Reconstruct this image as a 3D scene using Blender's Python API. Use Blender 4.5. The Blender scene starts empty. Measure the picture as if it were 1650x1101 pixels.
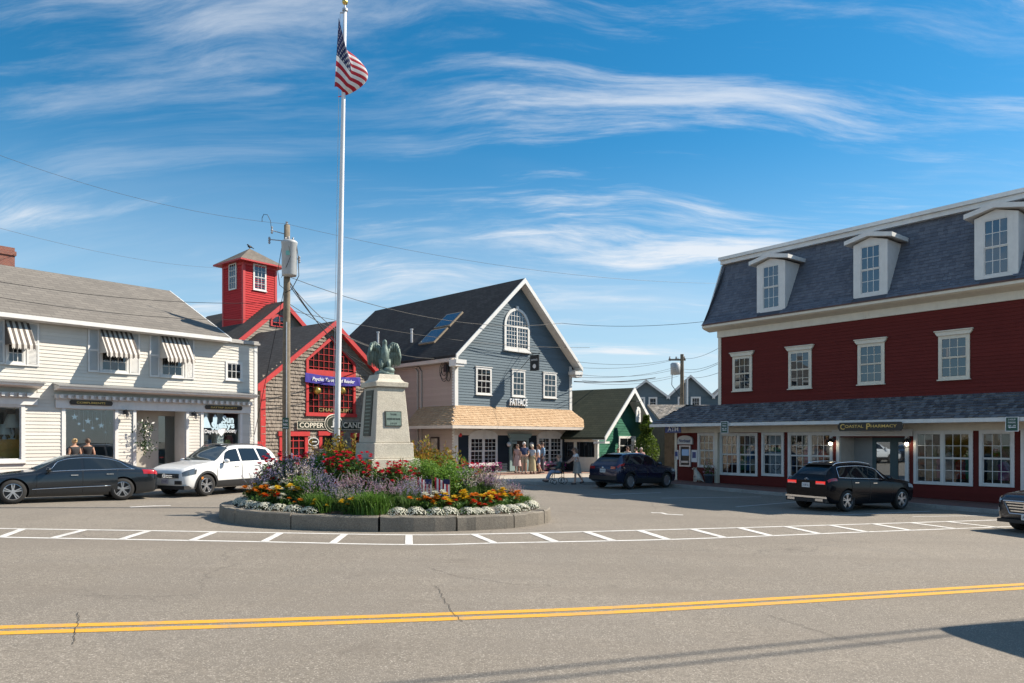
import bpy, bmesh, math, random
from mathutils import Vector, Matrix
R = math.radians
rng = random.Random(7)

# ------------------------------------------------------------------ camera, sky, sun, exposure
scene = bpy.context.scene
C = scene.collection
EYE = 2.12                      # camera height above the road in front of it
FOC = 1165.0                    # focal length measured in picture units (frame is 1650 wide)
HOR = 706.7                     # eye level in the same units
cam_d = bpy.data.cameras.new('camera'); cam = bpy.data.objects.new('camera', cam_d); C.objects.link(cam)
cam.location = (0, 0, EYE); cam.rotation_euler = (R(90), 0, 0)
cam_d.sensor_width = 36; cam_d.lens = 36 * FOC / 1650.0
cam_d.shift_y = (HOR - 550.5) / 1650.0
cam_d.clip_start = 0.1; cam_d.clip_end = 3000
scene.camera = cam

SUN_AZ, SUN_EL = R(13), R(41.5)      # from +x towards +y; above the horizon
SUN = Vector((math.cos(SUN_AZ) * math.cos(SUN_EL), math.sin(SUN_AZ) * math.cos(SUN_EL), math.sin(SUN_EL)))
world = bpy.data.worlds.new('World'); scene.world = world; world.use_nodes = True
def build_sky():
    nt = world.node_tree; N = nt.nodes; L = nt.links; N.clear()
    out = N.new('ShaderNodeOutputWorld'); bg = N.new('ShaderNodeBackground'); L.new(bg.outputs[0], out.inputs[0])
    sky = N.new('ShaderNodeTexSky'); sky.sky_type = 'NISHITA'; sky.sun_disc = False
    sky.sun_elevation = SUN_EL; sky.sun_rotation = math.atan2(SUN.x, SUN.y)
    sky.air_density = 1.0; sky.dust_density = 0.1; sky.ozone_density = 3.0; sky.altitude = 0
    tint = N.new('ShaderNodeHueSaturation'); tint.inputs['Saturation'].default_value = 1.38
    tint.inputs['Value'].default_value = 1.30; tint.inputs['Hue'].default_value = 0.488
    L.new(sky.outputs[0], tint.inputs['Color'])
    # high thin cirrus: noise on a flat layer far overhead, so the streaks run together towards the horizon
    tc = N.new('ShaderNodeTexCoord'); sep = N.new('ShaderNodeSeparateXYZ'); L.new(tc.outputs['Generated'], sep.inputs[0])
    def math_(op, a, b=None, clamp=False):
        m = N.new('ShaderNodeMath'); m.operation = op; m.use_clamp = clamp
        for i, q in enumerate((a, b)):
            if q is None: continue
            if isinstance(q, (int, float)): m.inputs[i].default_value = q
            else: L.new(q, m.inputs[i])
        return m.outputs[0]
    zz = math_('ADD', math_('MAXIMUM', sep.outputs[2], 0.0), 0.30)
    px = math_('DIVIDE', sep.outputs[0], zz); py = math_('DIVIDE', sep.outputs[1], zz)
    com = N.new('ShaderNodeCombineXYZ'); L.new(px, com.inputs[0]); L.new(py, com.inputs[1])
    def noise(rot, sc, scale, detail, rough, dist, loc=(0, 0, 0)):
        mp = N.new('ShaderNodeMapping'); mp.inputs['Rotation'].default_value = (0, 0, R(rot))
        mp.inputs['Scale'].default_value = sc; mp.inputs['Location'].default_value = loc
        L.new(com.outputs[0], mp.inputs[0])
        n = N.new('ShaderNodeTexNoise'); n.inputs['Scale'].default_value = scale; n.inputs['Detail'].default_value = detail
        n.inputs['Roughness'].default_value = rough; n.inputs['Distortion'].default_value = dist
        L.new(mp.outputs[0], n.inputs['Vector']); return n.outputs['Fac']
    def ramp(v, a, b):
        m = N.new('ShaderNodeMapRange'); m.interpolation_type = 'SMOOTHSTEP'
        m.inputs['From Min'].default_value = a; m.inputs['From Max'].default_value = b; L.new(v, m.inputs['Value'])
        return m.outputs[0]
    # domain warp bends the streaks
    wn = N.new('ShaderNodeTexNoise'); wn.inputs['Scale'].default_value = 0.9; wn.inputs['Detail'].default_value = 3; L.new(com.outputs[0], wn.inputs['Vector'])
    sub = N.new('ShaderNodeVectorMath'); sub.operation = 'SUBTRACT'; L.new(wn.outputs['Color'], sub.inputs[0]); sub.inputs[1].default_value = (.5, .5, .5)
    scl = N.new('ShaderNodeVectorMath'); scl.operation = 'SCALE'; scl.inputs['Scale'].default_value = 0.5; L.new(sub.outputs[0], scl.inputs[0])
    add = N.new('ShaderNodeVectorMath'); add.operation = 'ADD'; L.new(com.outputs[0], add.inputs[0]); L.new(scl.outputs[0], add.inputs[1]); flat = com; com = add
    wisps = ramp(noise(52, (0.36, 1.9, 1), 1.9, 12, 0.66, 0.25, (6.4, 2.9, 0)), 0.50, 0.72)
    cover = ramp(noise(20, (0.8, 1.0, 1), 0.9, 3, 0.5, 0.3, (4.3, 2.2, 0)), 0.38, 0.60)
    cross = ramp(noise(-30, (0.34, 2.1, 1), 2.3, 12, 0.66, 0.25, (7.7, 3.3, 0)), 0.48, 0.71)
    cover2 = ramp(noise(-10, (0.8, 1.0, 1), 1.0, 3, 0.5, 0.3, (11.3, 5.2, 0)), 0.42, 0.62)
    veil = ramp(noise(0, (0.35, 1.0, 1), 0.8, 6, 0.55, 0.3, (5.0, 9.3, 0)), 0.40, 0.74)
    low = ramp(sep.outputs[2], 0.42, 0.10)           # thin cloud looks denser towards the horizon
    a = math_('MULTIPLY', wisps, math_('ADD', cover, 0.12)); b = math_('MULTIPLY', cross, math_('ADD', cover2, 0.08)); v = math_('MULTIPLY', veil, 0.26)
    s = math_('ADD', math_('ADD', math_('MULTIPLY', a, 0.95), math_('MULTIPLY', b, 0.85)), v)
    s = math_('MULTIPLY', s, math_('ADD', math_('MULTIPLY', low, 0.55), 0.72))
    haze = math_('MULTIPLY', ramp(sep.outputs[2], 0.40, 0.0), 0.70)
    s = math_('MINIMUM', math_('ADD', s, 0.0), 0.86, True)
    hz = N.new('ShaderNodeMix'); hz.data_type = 'RGBA'; L.new(haze, hz.inputs['Factor']); L.new(tint.outputs[0], hz.inputs[6]); hz.inputs[7].default_value = (4.9, 6.7, 8.2, 1)
    mix = N.new('ShaderNodeMix'); mix.data_type = 'RGBA'
    L.new(s, mix.inputs['Factor']); L.new(hz.outputs[2], mix.inputs[6]); mix.inputs[7].default_value = (8.2, 8.5, 8.9, 1)
    L.new(mix.outputs[2], bg.inputs[0]); bg.inputs[1].default_value = 0.066
build_sky()
sd = bpy.data.lights.new('sun', 'SUN'); sd.energy = 5.0; sd.angle = R(0.53); sd.color = (1.0, 0.91, 0.78)
so = bpy.data.objects.new('sun', sd); C.objects.link(so); so.location = (40, 15, 45)
so.rotation_euler = (-SUN).to_track_quat('-Z', 'Y').to_euler()
vs = scene.view_settings; vs.view_transform = 'Standard'; vs.look = 'None'; vs.exposure = 0.72; vs.gamma = 1.0
vs.use_curve_mapping = False
scene.render.engine = 'CYCLES'; scene.cycles.use_denoising = True
scene.cycles.max_bounces = 6; scene.cycles.diffuse_bounces = 1; scene.cycles.transparent_max_bounces = 12; scene.cycles.caustics_reflective = False
scene.cycles.caustics_refractive = False

# ------------------------------------------------------------------ measuring helpers
SLOPE = 0.0227                  # the square falls gently towards the pharmacy side
def gz(x, y=0): return -SLOPE * max(-32, min(32, x))
def ground(px, py, lift=0.0):
    """point of the road surface seen at a place of the picture"""
    h = 688 + SLOPE * px
    Y = FOC * (EYE - lift) / (py - h); X = (px - 825) / FOC * Y
    return X, Y
class Frame:
    """a facade: origin on the ground plan, local x along the wall, local y into the building"""
    def __init__(s, x, y, deg): s.o = (x, y); s.a = R(deg); s.dx = math.cos(s.a); s.dy = math.sin(s.a)
    def u(s, px, off=0):
        ox = s.o[0] - s.dy * off; oy = s.o[1] + s.dx * off
        r = (px - 825) / FOC
        return (ox - r * oy) / (r * s.dy - s.dx)
    def uz(s, px, py, off=0):
        u = s.u(px, off); Y = s.o[1] + s.dx * off + u * s.dy
        return u, EYE + (HOR - py) * Y / FOC
    def z(s, px, py, off=0): return s.uz(px, py, off)[1]
    def w(s, u, v=0): return s.o[0] + u * s.dx - v * s.dy, s.o[1] + u * s.dy + v * s.dx

# ------------------------------------------------------------------ object helpers
def tag(o, label=None, cat=None, group=None, kind=None):
    if label: o['label'] = label
    if cat: o['category'] = cat
    if group: o['group'] = group
    if kind: o['kind'] = kind
    return o
def thing(name, label, cat, loc=(0, 0, 0), rz=0.0, group=None):
    o = bpy.data.objects.new(name, None); C.objects.link(o); o.empty_display_size = 0.3
    o.location = loc; o.rotation_euler = (0, 0, rz)
    return tag(o, label, cat, group)
def link(name, me, parent=None, loc=None, rot=None, scale=None):
    o = bpy.data.objects.new(name, me); C.objects.link(o)
    if parent is not None: o.parent = parent
    if loc: o.location = loc
    if rot: o.rotation_euler = rot
    if scale: o.scale = scale if hasattr(scale, '__len__') else (scale,) * 3
    return o
def copy_tree(o, parent=None):
    c = o.copy(); C.objects.link(c); c.parent = parent
    for ch in list(o.children): copy_tree(ch, c)
    return c

class MB:
    def __init__(s): s.v = []; s.f = []; s.m = []
    def add(s, vs, fs, mi=0):
        n = len(s.v); s.v += [tuple(p) for p in vs]; s.f += [tuple(i + n for i in f) for f in fs]; s.m += [mi] * len(fs); return s
    def box(s, x0, x1, y0, y1, z0, z1, mi=0):
        return s.add([(x0, y0, z0), (x1, y0, z0), (x1, y1, z0), (x0, y1, z0), (x0, y0, z1), (x1, y0, z1), (x1, y1, z1), (x0, y1, z1)],
                     [(0, 3, 2, 1), (4, 5, 6, 7), (0, 1, 5, 4), (1, 2, 6, 5), (2, 3, 7, 6), (3, 0, 4, 7)], mi)
    def prism(s, poly, a, b, axis='y', mi=0):
        """poly in the plane across the axis, extruded from a to b"""
        if sum(p[0] * q[1] - q[0] * p[1] for p, q in zip(poly, list(poly[1:]) + [poly[0]])) < 0: poly = list(poly)[::-1]
        if axis == 'y': poly = list(poly)[::-1]
        n = len(poly)
        def P(p, t): return {'y': (p[0], t, p[1]), 'x': (t, p[0], p[1]), 'z': (p[0], p[1], t)}[axis]
        vs = [P(p, a) for p in poly] + [P(p, b) for p in poly]
        fs = [tuple(range(n - 1, -1, -1)), tuple(range(n, 2 * n))] + [(i, (i + 1) % n, n + (i + 1) % n, n + i) for i in range(n)]
        return s.add(vs, fs, mi)
    def quad(s, *p, mi=0): return s.add(p, [tuple(range(len(p)))], mi)
    def tube(s, pts, r, n=8, cap=True, mi=0):
        pts = [Vector(p) for p in pts]; rr = r if hasattr(r, '__len__') else [r] * len(pts); vs = []; fs = []; prev = None
        for i, p in enumerate(pts):
            t = (pts[min(i + 1, len(pts) - 1)] - pts[max(i - 1, 0)]).normalized()
            if prev is None: a = t.orthogonal().normalized()
            else:
                a = prev - t * prev.dot(t); a = a.normalized() if a.length > 1e-6 else t.orthogonal().normalized()
            prev = a; b = t.cross(a)
            vs += [p + (a * math.cos(2 * math.pi * k / n) + b * math.sin(2 * math.pi * k / n)) * rr[i] for k in range(n)]
        for i in range(len(pts) - 1):
            fs += [(i * n + k, i * n + (k + 1) % n, (i + 1) * n + (k + 1) % n, (i + 1) * n + k) for k in range(n)]
        if cap: fs += [tuple(range(n - 1, -1, -1)), tuple(range((len(pts) - 1) * n, len(pts) * n))]
        return s.add(vs, fs, mi)
    def lathe(s, prof, c=(0, 0, 0), n=20, axis='z', mi=0):
        vs = []; fs = []; m = len(prof)
        for k in range(n):
            a = 2 * math.pi * k / n
            for r, h in prof:
                p = {'z': (r * math.cos(a), r * math.sin(a), h), 'y': (r * math.cos(a), h, r * math.sin(a)), 'x': (h, r * math.cos(a), r * math.sin(a))}[axis]
                vs.append((c[0] + p[0], c[1] + p[1], c[2] + p[2]))
        for k in range(n):
            k2 = (k + 1) % n
            fs += [(k * m + j, k2 * m + j, k2 * m + j + 1, k * m + j + 1) for j in range(m - 1)]
        return s.add(vs, fs, mi)
    def ball(s, c, r, n=12, m=8, mi=0):
        rx, ry, rz = r if hasattr(r, '__len__') else (r, r, r)
        vs = [(c[0], c[1], c[2] - rz)]; fs = []
        for j in range(1, m):
            t = math.pi * j / m - math.pi / 2
            vs += [(c[0] + rx * math.cos(t) * math.cos(2 * math.pi * k / n), c[1] + ry * math.cos(t) * math.sin(2 * math.pi * k / n), c[2] + rz * math.sin(t)) for k in range(n)]
        vs.append((c[0], c[1], c[2] + rz)); top = len(vs) - 1
        fs += [(0, 1 + (k + 1) % n, 1 + k) for k in range(n)]
        for j in range(m - 2):
            fs += [(1 + j * n + k, 1 + j * n + (k + 1) % n, 1 + (j + 1) * n + (k + 1) % n, 1 + (j + 1) * n + k) for k in range(n)]
        fs += [(top, 1 + (m - 2) * n + k, 1 + (m - 2) * n + (k + 1) % n) for k in range(n)]
        return s.add(vs, fs, mi)
    def xf(s, M, start=0):
        s.v[start:] = [tuple(M @ Vector(p)) for p in s.v[start:]]; return s
    def mesh(s, name, mats, smooth=False):
        me = bpy.data.meshes.new(name); me.from_pydata(s.v, [], s.f)
        for m in (mats if isinstance(mats, (list, tuple)) else [mats]): me.materials.append(m)
        if any(s.m): me.polygons.foreach_set('material_index', s.m)
        if smooth: me.polygons.foreach_set('use_smooth', [True] * len(me.polygons))
        me.update(); return me
    def build(s, name, mats, parent=None, loc=None, rot=None, smooth=False, kind=None):
        o = link(name, s.mesh(name, mats, smooth), parent, loc, rot)
        if kind: o['kind'] = kind
        return o
def fix_normals(me):
    b = bmesh.new(); b.from_mesh(me); bmesh.ops.recalc_face_normals(b, faces=b.faces); b.to_mesh(me); b.free()
def smooth_by_angle(me, deg=35):
    me.polygons.foreach_set('use_smooth', [True] * len(me.polygons))
    b = bmesh.new(); b.from_mesh(me)
    for e in b.edges: e.smooth = not (len(e.link_faces) == 2 and e.calc_face_angle(0) > R(deg))
    b.to_mesh(me); b.free()
def baked(o, name=None):
    """apply an object's modifiers and drop the source"""
    dg = bpy.context.evaluated_depsgraph_get(); dg.update()
    me = bpy.data.meshes.new_from_object(o.evaluated_get(dg)); me.name = name or o.name
    bpy.data.objects.remove(o); return me
def lettering(text, mat, parent, u0, u1, z0, z1, y, name='lettering', bold=0.0, depth=0.01, rot=(R(90), 0, 0), fit=True, shear=0.0, spacing=1.0):
    """flat letters fitted into a rectangle of the parent's front plane"""
    cu = bpy.data.curves.new(name, 'FONT'); cu.body = text; cu.extrude = depth; cu.offset = bold; cu.shear = shear
    cu.space_character = spacing; cu.resolution_u = 3
    t = bpy.data.objects.new(name, cu); C.objects.link(t); me = baked(t, name)
    xs = [v.co.x for v in me.vertices]; ys = [v.co.y for v in me.vertices]
    if not xs: return None
    sx = (u1 - u0) / (max(xs) - min(xs)); sy = (z1 - z0) / (max(ys) - min(ys))
    if not fit: sx = sy = min(sx, sy)
    for v in me.vertices: v.co = ((v.co.x - min(xs)) * sx, (v.co.y - min(ys)) * sy, v.co.z)
    me.materials.clear(); me.materials.append(mat)
    return link(name, me, parent, (u0, y, z0), rot)

# ------------------------------------------------------------------ materials
_mats = {}
def srgb(r, g, b):
    f = lambda c: (c / 255 / 12.92) if c / 255 <= 0.04045 else ((c / 255 + 0.055) / 1.055) ** 2.4
    return f(r), f(g), f(b)
class Nodes:
    def __init__(s, name):
        s.mat = bpy.data.materials.new(name); s.mat.use_nodes = True; s.nt = s.mat.node_tree; s.N = s.nt.nodes; s.L = s.nt.links
        s.b = s.N['Principled BSDF']; s.out = s.N['Material Output']
        s.tc = s.N.new('ShaderNodeTexCoord')
    def n(s, t, **kw):
        q = s.N.new(t)
        for k, v in kw.items():
            if k in q.inputs: q.inputs[k].default_value = v
            else: setattr(q, k, v)
        return q
    def noise(s, scale, detail=4, rough=0.55, vec=None, dist=0.0, coord='Object'):
        q = s.n('ShaderNodeTexNoise', Scale=scale, Detail=detail, Roughness=rough, Distortion=dist)
        s.L.new(vec if vec is not None else s.tc.outputs[coord], q.inputs['Vector']); return q.outputs['Fac']
    def mapping(s, scale=(1, 1, 1), rot=(0, 0, 0), coord='Object'):
        q = s.n('ShaderNodeMapping'); q.inputs['Scale'].default_value = scale; q.inputs['Rotation'].default_value = rot
        s.L.new(s.tc.outputs[coord], q.inputs[0]); return q.outputs[0]
    def ramp(s, fac, stops, interp='LINEAR'):
        q = s.n('ShaderNodeValToRGB'); q.color_ramp.interpolation = interp; e = q.color_ramp.elements
        while len(e) < len(stops): e.new(0.5)
        for i, (p, c) in enumerate(stops):
            e[i].position = p; e[i].color = (*c, 1) if hasattr(c, '__len__') else (c, c, c, 1)
        s.L.new(fac, q.inputs[0]); return q.outputs[0]
    def mix(s, fac, a, b, mode='MIX'):
        q = s.n('ShaderNodeMix', data_type='RGBA', blend_type=mode)
        for v, i in ((fac, 0), (a, 6), (b, 7)):
            if hasattr(v, 'links'): s.L.new(v, q.inputs[i])
            elif hasattr(v, '__len__'): q.inputs[i].default_value = (*v[:3], 1)
            else: q.inputs[i].default_value = v if i == 0 else (v, v, v, 1)
        return q.outputs[2]
    def bump(s, h, strength=0.3, dist=0.02):
        q = s.n('ShaderNodeBump', Strength=strength, Distance=dist); s.L.new(h, q.inputs['Height']); s.L.new(q.outputs[0], s.b.inputs['Normal'])
    def col(s, c):
        if hasattr(c, 'links'): s.L.new(c, s.b.inputs['Base Color'])
        else: s.b.inputs['Base Color'].default_value = (*c, 1)
    def set(s, **kw):
        for k, v in kw.items(): s.b.inputs[k.replace('_', ' ')].default_value = v
        return s
def M(name, col=None, rough=0.6, var=0.10, scale=3.0, bump=0.0, bscale=60, metal=0.0, spec=0.5, coat=0.0, weather=0.0, wcol=(0.2, 0.18, 0.15)):
    if name in _mats: return _mats[name]
    k = Nodes(name); k.set(Roughness=rough, Metallic=metal, Specular_IOR_Level=spec, Coat_Weight=coat)
    if var > 0:
        f = k.noise(scale, 6, 0.6)
        a = tuple(c * (1 - var) for c in col); b = tuple(min(1, c * (1 + var)) for c in col)
        c = k.ramp(f, [(0.3, a), (0.7, b)])
        if weather > 0:
            w = k.noise(1.0, 8, 0.7, k.mapping((3.0, 3.0, 0.5)))
            c = k.mix(k.ramp(w, [(0.52, 0.0), (0.78, weather)]), c, wcol)
        k.col(c)
    else: k.col(col)
    if bump > 0: k.bump(k.noise(bscale, 5, 0.6), bump, 0.01)
    _mats[name] = k.mat; return k.mat

def m_asphalt():
    k = Nodes('asphalt'); k.set(Roughness=0.88, Specular_IOR_Level=0.35)
    big = k.noise(0.16, 5, 0.6); mid = k.noise(1.1, 6, 0.65); fine = k.noise(24, 5, 0.8); sp = k.noise(60, 2, 0.6); grit = k.noise(9, 6, 0.75); patch = k.noise(0.35, 4, 0.65, dist=0.6)
    base = k.ramp(big, [(0.3, (0.215, 0.186, 0.150)), (0.7, (0.310, 0.270, 0.220))])
    base = k.mix(k.ramp(mid, [(0.35, 0.0), (0.75, 0.32)]), base, (0.215, 0.184, 0.148))
    base = k.mix(k.ramp(fine, [(0.40, 0.62), (0.62, 0.0)]), base, (0.115, 0.098, 0.078))
    base = k.mix(k.ramp(grit, [(0.35, 0.45), (0.55, 0.0)]), base, (0.135, 0.116, 0.094))
    base = k.mix(k.ramp(patch, [(0.50, 0.0), (0.53, 0.32)]), base, (0.18, 0.158, 0.132))
    base = k.mix(k.ramp(sp, [(0.57, 0.0), (0.68, 0.75)]), base, (0.52, 0.47, 0.40))
    # worn wheel tracks along the road and rambling cracks
    tr = k.noise(1.0, 3, 0.5, k.mapping((0.07, 0.95, 1), (0, 0, R(-16))))
    base = k.mix(k.ramp(tr, [(0.47, 0.0), (0.62, 0.42)]), base, (0.185, 0.158, 0.128))
    vo = k.n('ShaderNodeTexVoronoi', feature='DISTANCE_TO_EDGE', Scale=0.17)
    warp = k.n('ShaderNodeVectorMath', operation='ADD'); nz = k.n('ShaderNodeTexNoise', Scale=0.8, Detail=6, Roughness=0.7)
    k.L.new(k.tc.outputs['Object'], nz.inputs['Vector']); k.L.new(k.tc.outputs['Object'], warp.inputs[0]); k.L.new(nz.outputs['Color'], warp.inputs[1])
    k.L.new(warp.outputs[0], vo.inputs['Vector'])
    cr = k.ramp(vo.outputs['Distance'], [(0.0, 1.0), (0.0028, 0.0)])
    gate = k.ramp(k.noise(0.23, 2, 0.5), [(0.50, 0.0), (0.58, 0.45)])
    base = k.mix(k.mix(1.0, cr, gate, 'MULTIPLY'), base, (0.045, 0.04, 0.036))
    oil = k.noise(0.55, 4, 0.6, dist=0.8)
    base = k.mix(k.ramp(oil, [(0.62, 0.0), (0.70, 0.40)]), base, (0.13, 0.11, 0.09))
    k.col(base); k.bump(fine, 0.45, 0.012); return k.mat
def m_paint_line(name, col):
    k = Nodes(name); k.set(Roughness=0.7)
    w = k.noise(30, 5, 0.75); w2 = k.noise(2.2, 5, 0.7)
    c = k.mix(k.ramp(w, [(0.52, 0.0), (0.66, 0.65)]), col, (0.22, 0.195, 0.165))
    c = k.mix(k.ramp(w2, [(0.48, 0.0), (0.72, 0.50)]), c, (0.25, 0.22, 0.19))
    k.col(c); return k.mat
def m_brick_paving(name, ca, cb, mortar):
    k = Nodes(name); k.set(Roughness=0.85)
    br = k.n('ShaderNodeTexBrick', Scale=4.6); br.inputs['Color1'].default_value = (*ca, 1); br.inputs['Color2'].default_value = (*cb, 1)
    br.inputs['Mortar'].default_value = (*mortar, 1); br.inputs['Mortar Size'].default_value = 0.018
    k.L.new(k.tc.outputs['Object'], br.inputs['Vector'])
    k.col(k.mix(k.ramp(k.noise(0.9, 5), [(0.4, 0.0), (0.75, 0.4)]), br.outputs['Color'], tuple(c * 0.6 for c in ca)))
    k.bump(br.outputs['Fac'], -0.3, 0.01); return k.mat
def m_brick_wall(name):
    k = Nodes(name); k.set(Roughness=0.9)
    br = k.n('ShaderNodeTexBrick', Scale=5.0); br.inputs['Color1'].default_value = (0.27, 0.085, 0.055, 1); br.inputs['Color2'].default_value = (0.19, 0.06, 0.045, 1)
    br.inputs['Mortar'].default_value = (0.30, 0.26, 0.22, 1); br.inputs['Mortar Size'].default_value = 0.016
    cx = k.n('ShaderNodeSeparateXYZ'); k.L.new(k.tc.outputs['Object'], cx.inputs[0]); ad = k.n('ShaderNodeMath', operation='ADD')
    k.L.new(cx.outputs[0], ad.inputs[0]); k.L.new(cx.outputs[1], ad.inputs[1]); cm = k.n('ShaderNodeCombineXYZ')
    k.L.new(ad.outputs[0], cm.inputs[0]); k.L.new(cx.outputs[2], cm.inputs[1]); k.L.new(cm.outputs[0], br.inputs['Vector'])
    k.col(br.outputs['Color']); k.bump(br.outputs['Fac'], -0.5, 0.01); return k.mat
def m_shingle_roof(name, a, b, dark, along='x', row=0.14, tab=0.30):
    """asphalt shingle courses: along = local axis the courses run along"""
    k = Nodes(name); k.set(Roughness=0.92, Specular_IOR_Level=0.25)
    sx = k.n('ShaderNodeSeparateXYZ'); k.L.new(k.tc.outputs['Object'], sx.inputs[0])
    cm = k.n('ShaderNodeCombineXYZ'); k.L.new(sx.outputs[0 if along == 'x' else 1], cm.inputs[0]); k.L.new(sx.outputs[2], cm.inputs[1])
    br = k.n('ShaderNodeTexBrick', Scale=1.0); br.inputs['Brick Width'].default_value = tab; br.inputs['Row Height'].default_value = row * 0.55
    br.inputs['Mortar Size'].default_value = 0.009; br.inputs['Color1'].default_value = (*a, 1); br.inputs['Color2'].default_value = (*b, 1)
    br.inputs['Mortar'].default_value = (*dark, 1); br.inputs['Bias'].default_value = -0.1
    k.L.new(cm.outputs[0], br.inputs['Vector'])
    c = k.mix(k.ramp(k.noise(0.7, 5), [(0.35, 0.0), (0.75, 0.35)]), br.outputs['Color'], dark)
    c = k.mix(k.ramp(k.noise(45, 2), [(0.4, 0.0), (0.7, 0.3)]), c, tuple(min(1, q * 1.5) for q in b))
    k.col(c); k.bump(br.outputs['Fac'], -0.4, 0.012); return k.mat
def m_tiles(name, cols, rough=0.85, streak=0.3):
    """per-piece colour for loose shingles: every island its own tone"""
    k = Nodes(name); k.set(Roughness=rough, Specular_IOR_Level=0.3)
    g = k.n('ShaderNodeNewGeometry')
    c = k.ramp(g.outputs['Random Per Island'], [(i / (len(cols) - 1), q) for i, q in enumerate(cols)])
    f = k.noise(1.0, 6, 0.7, k.mapping((22, 22, 3)))
    c = k.mix(k.ramp(f, [(0.42, 0.0), (0.72, streak)]), c, tuple(q * 0.45 for q in cols[0]))
    k.col(c); k.bump(f, 0.25, 0.006); return k.mat
def m_siding(name, col, rough=0.55, dirt=0.25):
    k = Nodes(name); k.set(Roughness=max(rough, 0.7), Specular_IOR_Level=0.15)
    g = k.n('ShaderNodeNewGeometry')
    c = k.ramp(g.outputs['Random Per Island'], [(0, tuple(q * 0.93 for q in col)), (1, tuple(min(1, q * 1.05) for q in col))])
    w = k.noise(1.0, 7, 0.7, k.mapping((1.2, 1.2, 0.35))); w2 = k.noise(26, 4, 0.7)
    c = k.mix(k.ramp(w, [(0.48, 0.0), (0.8, dirt)]), c, tuple(q * 0.62 for q in col))
    c = k.mix(k.ramp(w2, [(0.60, 0.0), (0.75, dirt * 0.6)]), c, tuple(q * 0.7 for q in col))
    k.col(c); k.bump(w2, 0.08, 0.004); return k.mat
def m_stone(name, col, dark, sc=60, bump=0.5):
    k = Nodes(name); k.set(Roughness=0.8, Specular_IOR_Level=0.4)
    c = k.ramp(k.noise(sc, 4, 0.75), [(0.34, dark), (0.52, col), (0.70, tuple(min(1, q * 1.35) for q in col))])
    c = k.mix(k.ramp(k.noise(1.7, 6, 0.7), [(0.42, 0.0), (0.78, 0.55)]), c, tuple(q * 0.8 for q in dark))
    st = k.noise(1.0, 6, 0.7, k.mapping((7, 7, 0.7)))
    c = k.mix(k.ramp(st, [(0.56, 0.0), (0.8, 0.35)]), c, dark)
    k.col(c); k.bump(k.noise(22, 6, 0.75), bump, 0.02); return k.mat
def m_glass_dark(name='window_glass', base=(0.012, 0.015, 0.018), refl=0.16, gain=1.0):
    if name in _mats: return _mats[name]
    k = Nodes(name); k.N.remove(k.b)
    d = k.n('ShaderNodeBsdfDiffuse'); d.inputs[0].default_value = (*base, 1)
    g = k.n('ShaderNodeBsdfGlossy'); g.inputs['Roughness'].default_value = 0.02; g.inputs[0].default_value = (0.80 * gain, 0.90 * gain, gain, 1)
    fr = k.n('ShaderNodeLayerWeight', Blend=0.5); pw = k.n('ShaderNodeMath', operation='POWER'); pw.inputs[1].default_value = 5.0; k.L.new(fr.outputs['Facing'], pw.inputs[0])
    ad = k.n('ShaderNodeMath', operation='MULTIPLY_ADD', use_clamp=True); ad.inputs[1].default_value = 0.9; ad.inputs[2].default_value = refl + 0.04
    k.L.new(pw.outputs[0], ad.inputs[0]); mx = k.n('ShaderNodeMixShader')
    k.L.new(ad.outputs[0], mx.inputs[0]); k.L.new(d.outputs[0], mx.inputs[1]); k.L.new(g.outputs[0], mx.inputs[2]); k.L.new(mx.outputs[0], k.out.inputs[0])
    _mats[name] = k.mat; return k.mat
def m_glass_clear(name='shop_glass', tint=(0.80, 0.86, 0.86), refl=0.08):
    if name in _mats: return _mats[name]
    k = Nodes(name); k.N.remove(k.b)
    d = k.n('ShaderNodeBsdfTransparent'); d.inputs[0].default_value = (*tint, 1)
    g = k.n('ShaderNodeBsdfGlossy'); g.inputs['Roughness'].default_value = 0.01
    fr = k.n('ShaderNodeLayerWeight', Blend=0.5); pw = k.n('ShaderNodeMath', operation='POWER'); pw.inputs[1].default_value = 5.0; k.L.new(fr.outputs['Facing'], pw.inputs[0])
    ad = k.n('ShaderNodeMath', operation='MULTIPLY_ADD', use_clamp=True); ad.inputs[1].default_value = 0.9; ad.inputs[2].default_value = refl + 0.04
    k.L.new(pw.outputs[0], ad.inputs[0]); mx = k.n('ShaderNodeMixShader')
    k.L.new(ad.outputs[0], mx.inputs[0]); k.L.new(d.outputs[0], mx.inputs[1]); k.L.new(g.outputs[0], mx.inputs[2]); k.L.new(mx.outputs[0], k.out.inputs[0])
    _mats[name] = k.mat; return k.mat
def m_leaf(name, cols, rough=0.5, trans=0.45):
    if name in _mats: return _mats[name]
    k = Nodes(name); k.set(Roughness=rough, Specular_IOR_Level=0.35)
    g = k.n('ShaderNodeNewGeometry'); c = k.ramp(g.outputs['Random Per Island'], [(i / (len(cols) - 1), q) for i, q in enumerate(cols)])
    oi = k.n('ShaderNodeObjectInfo'); c = k.mix(k.ramp(oi.outputs['Random'], [(0, 0.0), (1, 0.25)]), c, cols[0])
    k.col(c)
    t = k.n('ShaderNodeBsdfTranslucent'); k.L.new(c, t.inputs[0]); mx = k.n('ShaderNodeMixShader'); mx.inputs[0].default_value = trans
    k.L.new(k.b.outputs[0], mx.inputs[1]); k.L.new(t.outputs[0], mx.inputs[2]); k.L.new(mx.outputs[0], k.out.inputs[0])
    _mats[name] = k.mat; return k.mat
def m_emit(name, col, s):
    if name in _mats: return _mats[name]
    k = Nodes(name); k.b.inputs['Emission Color'].default_value = (*col, 1); k.b.inputs['Emission Strength'].default_value = s; k.col(col)
    _mats[name] = k.mat; return k.mat
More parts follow.
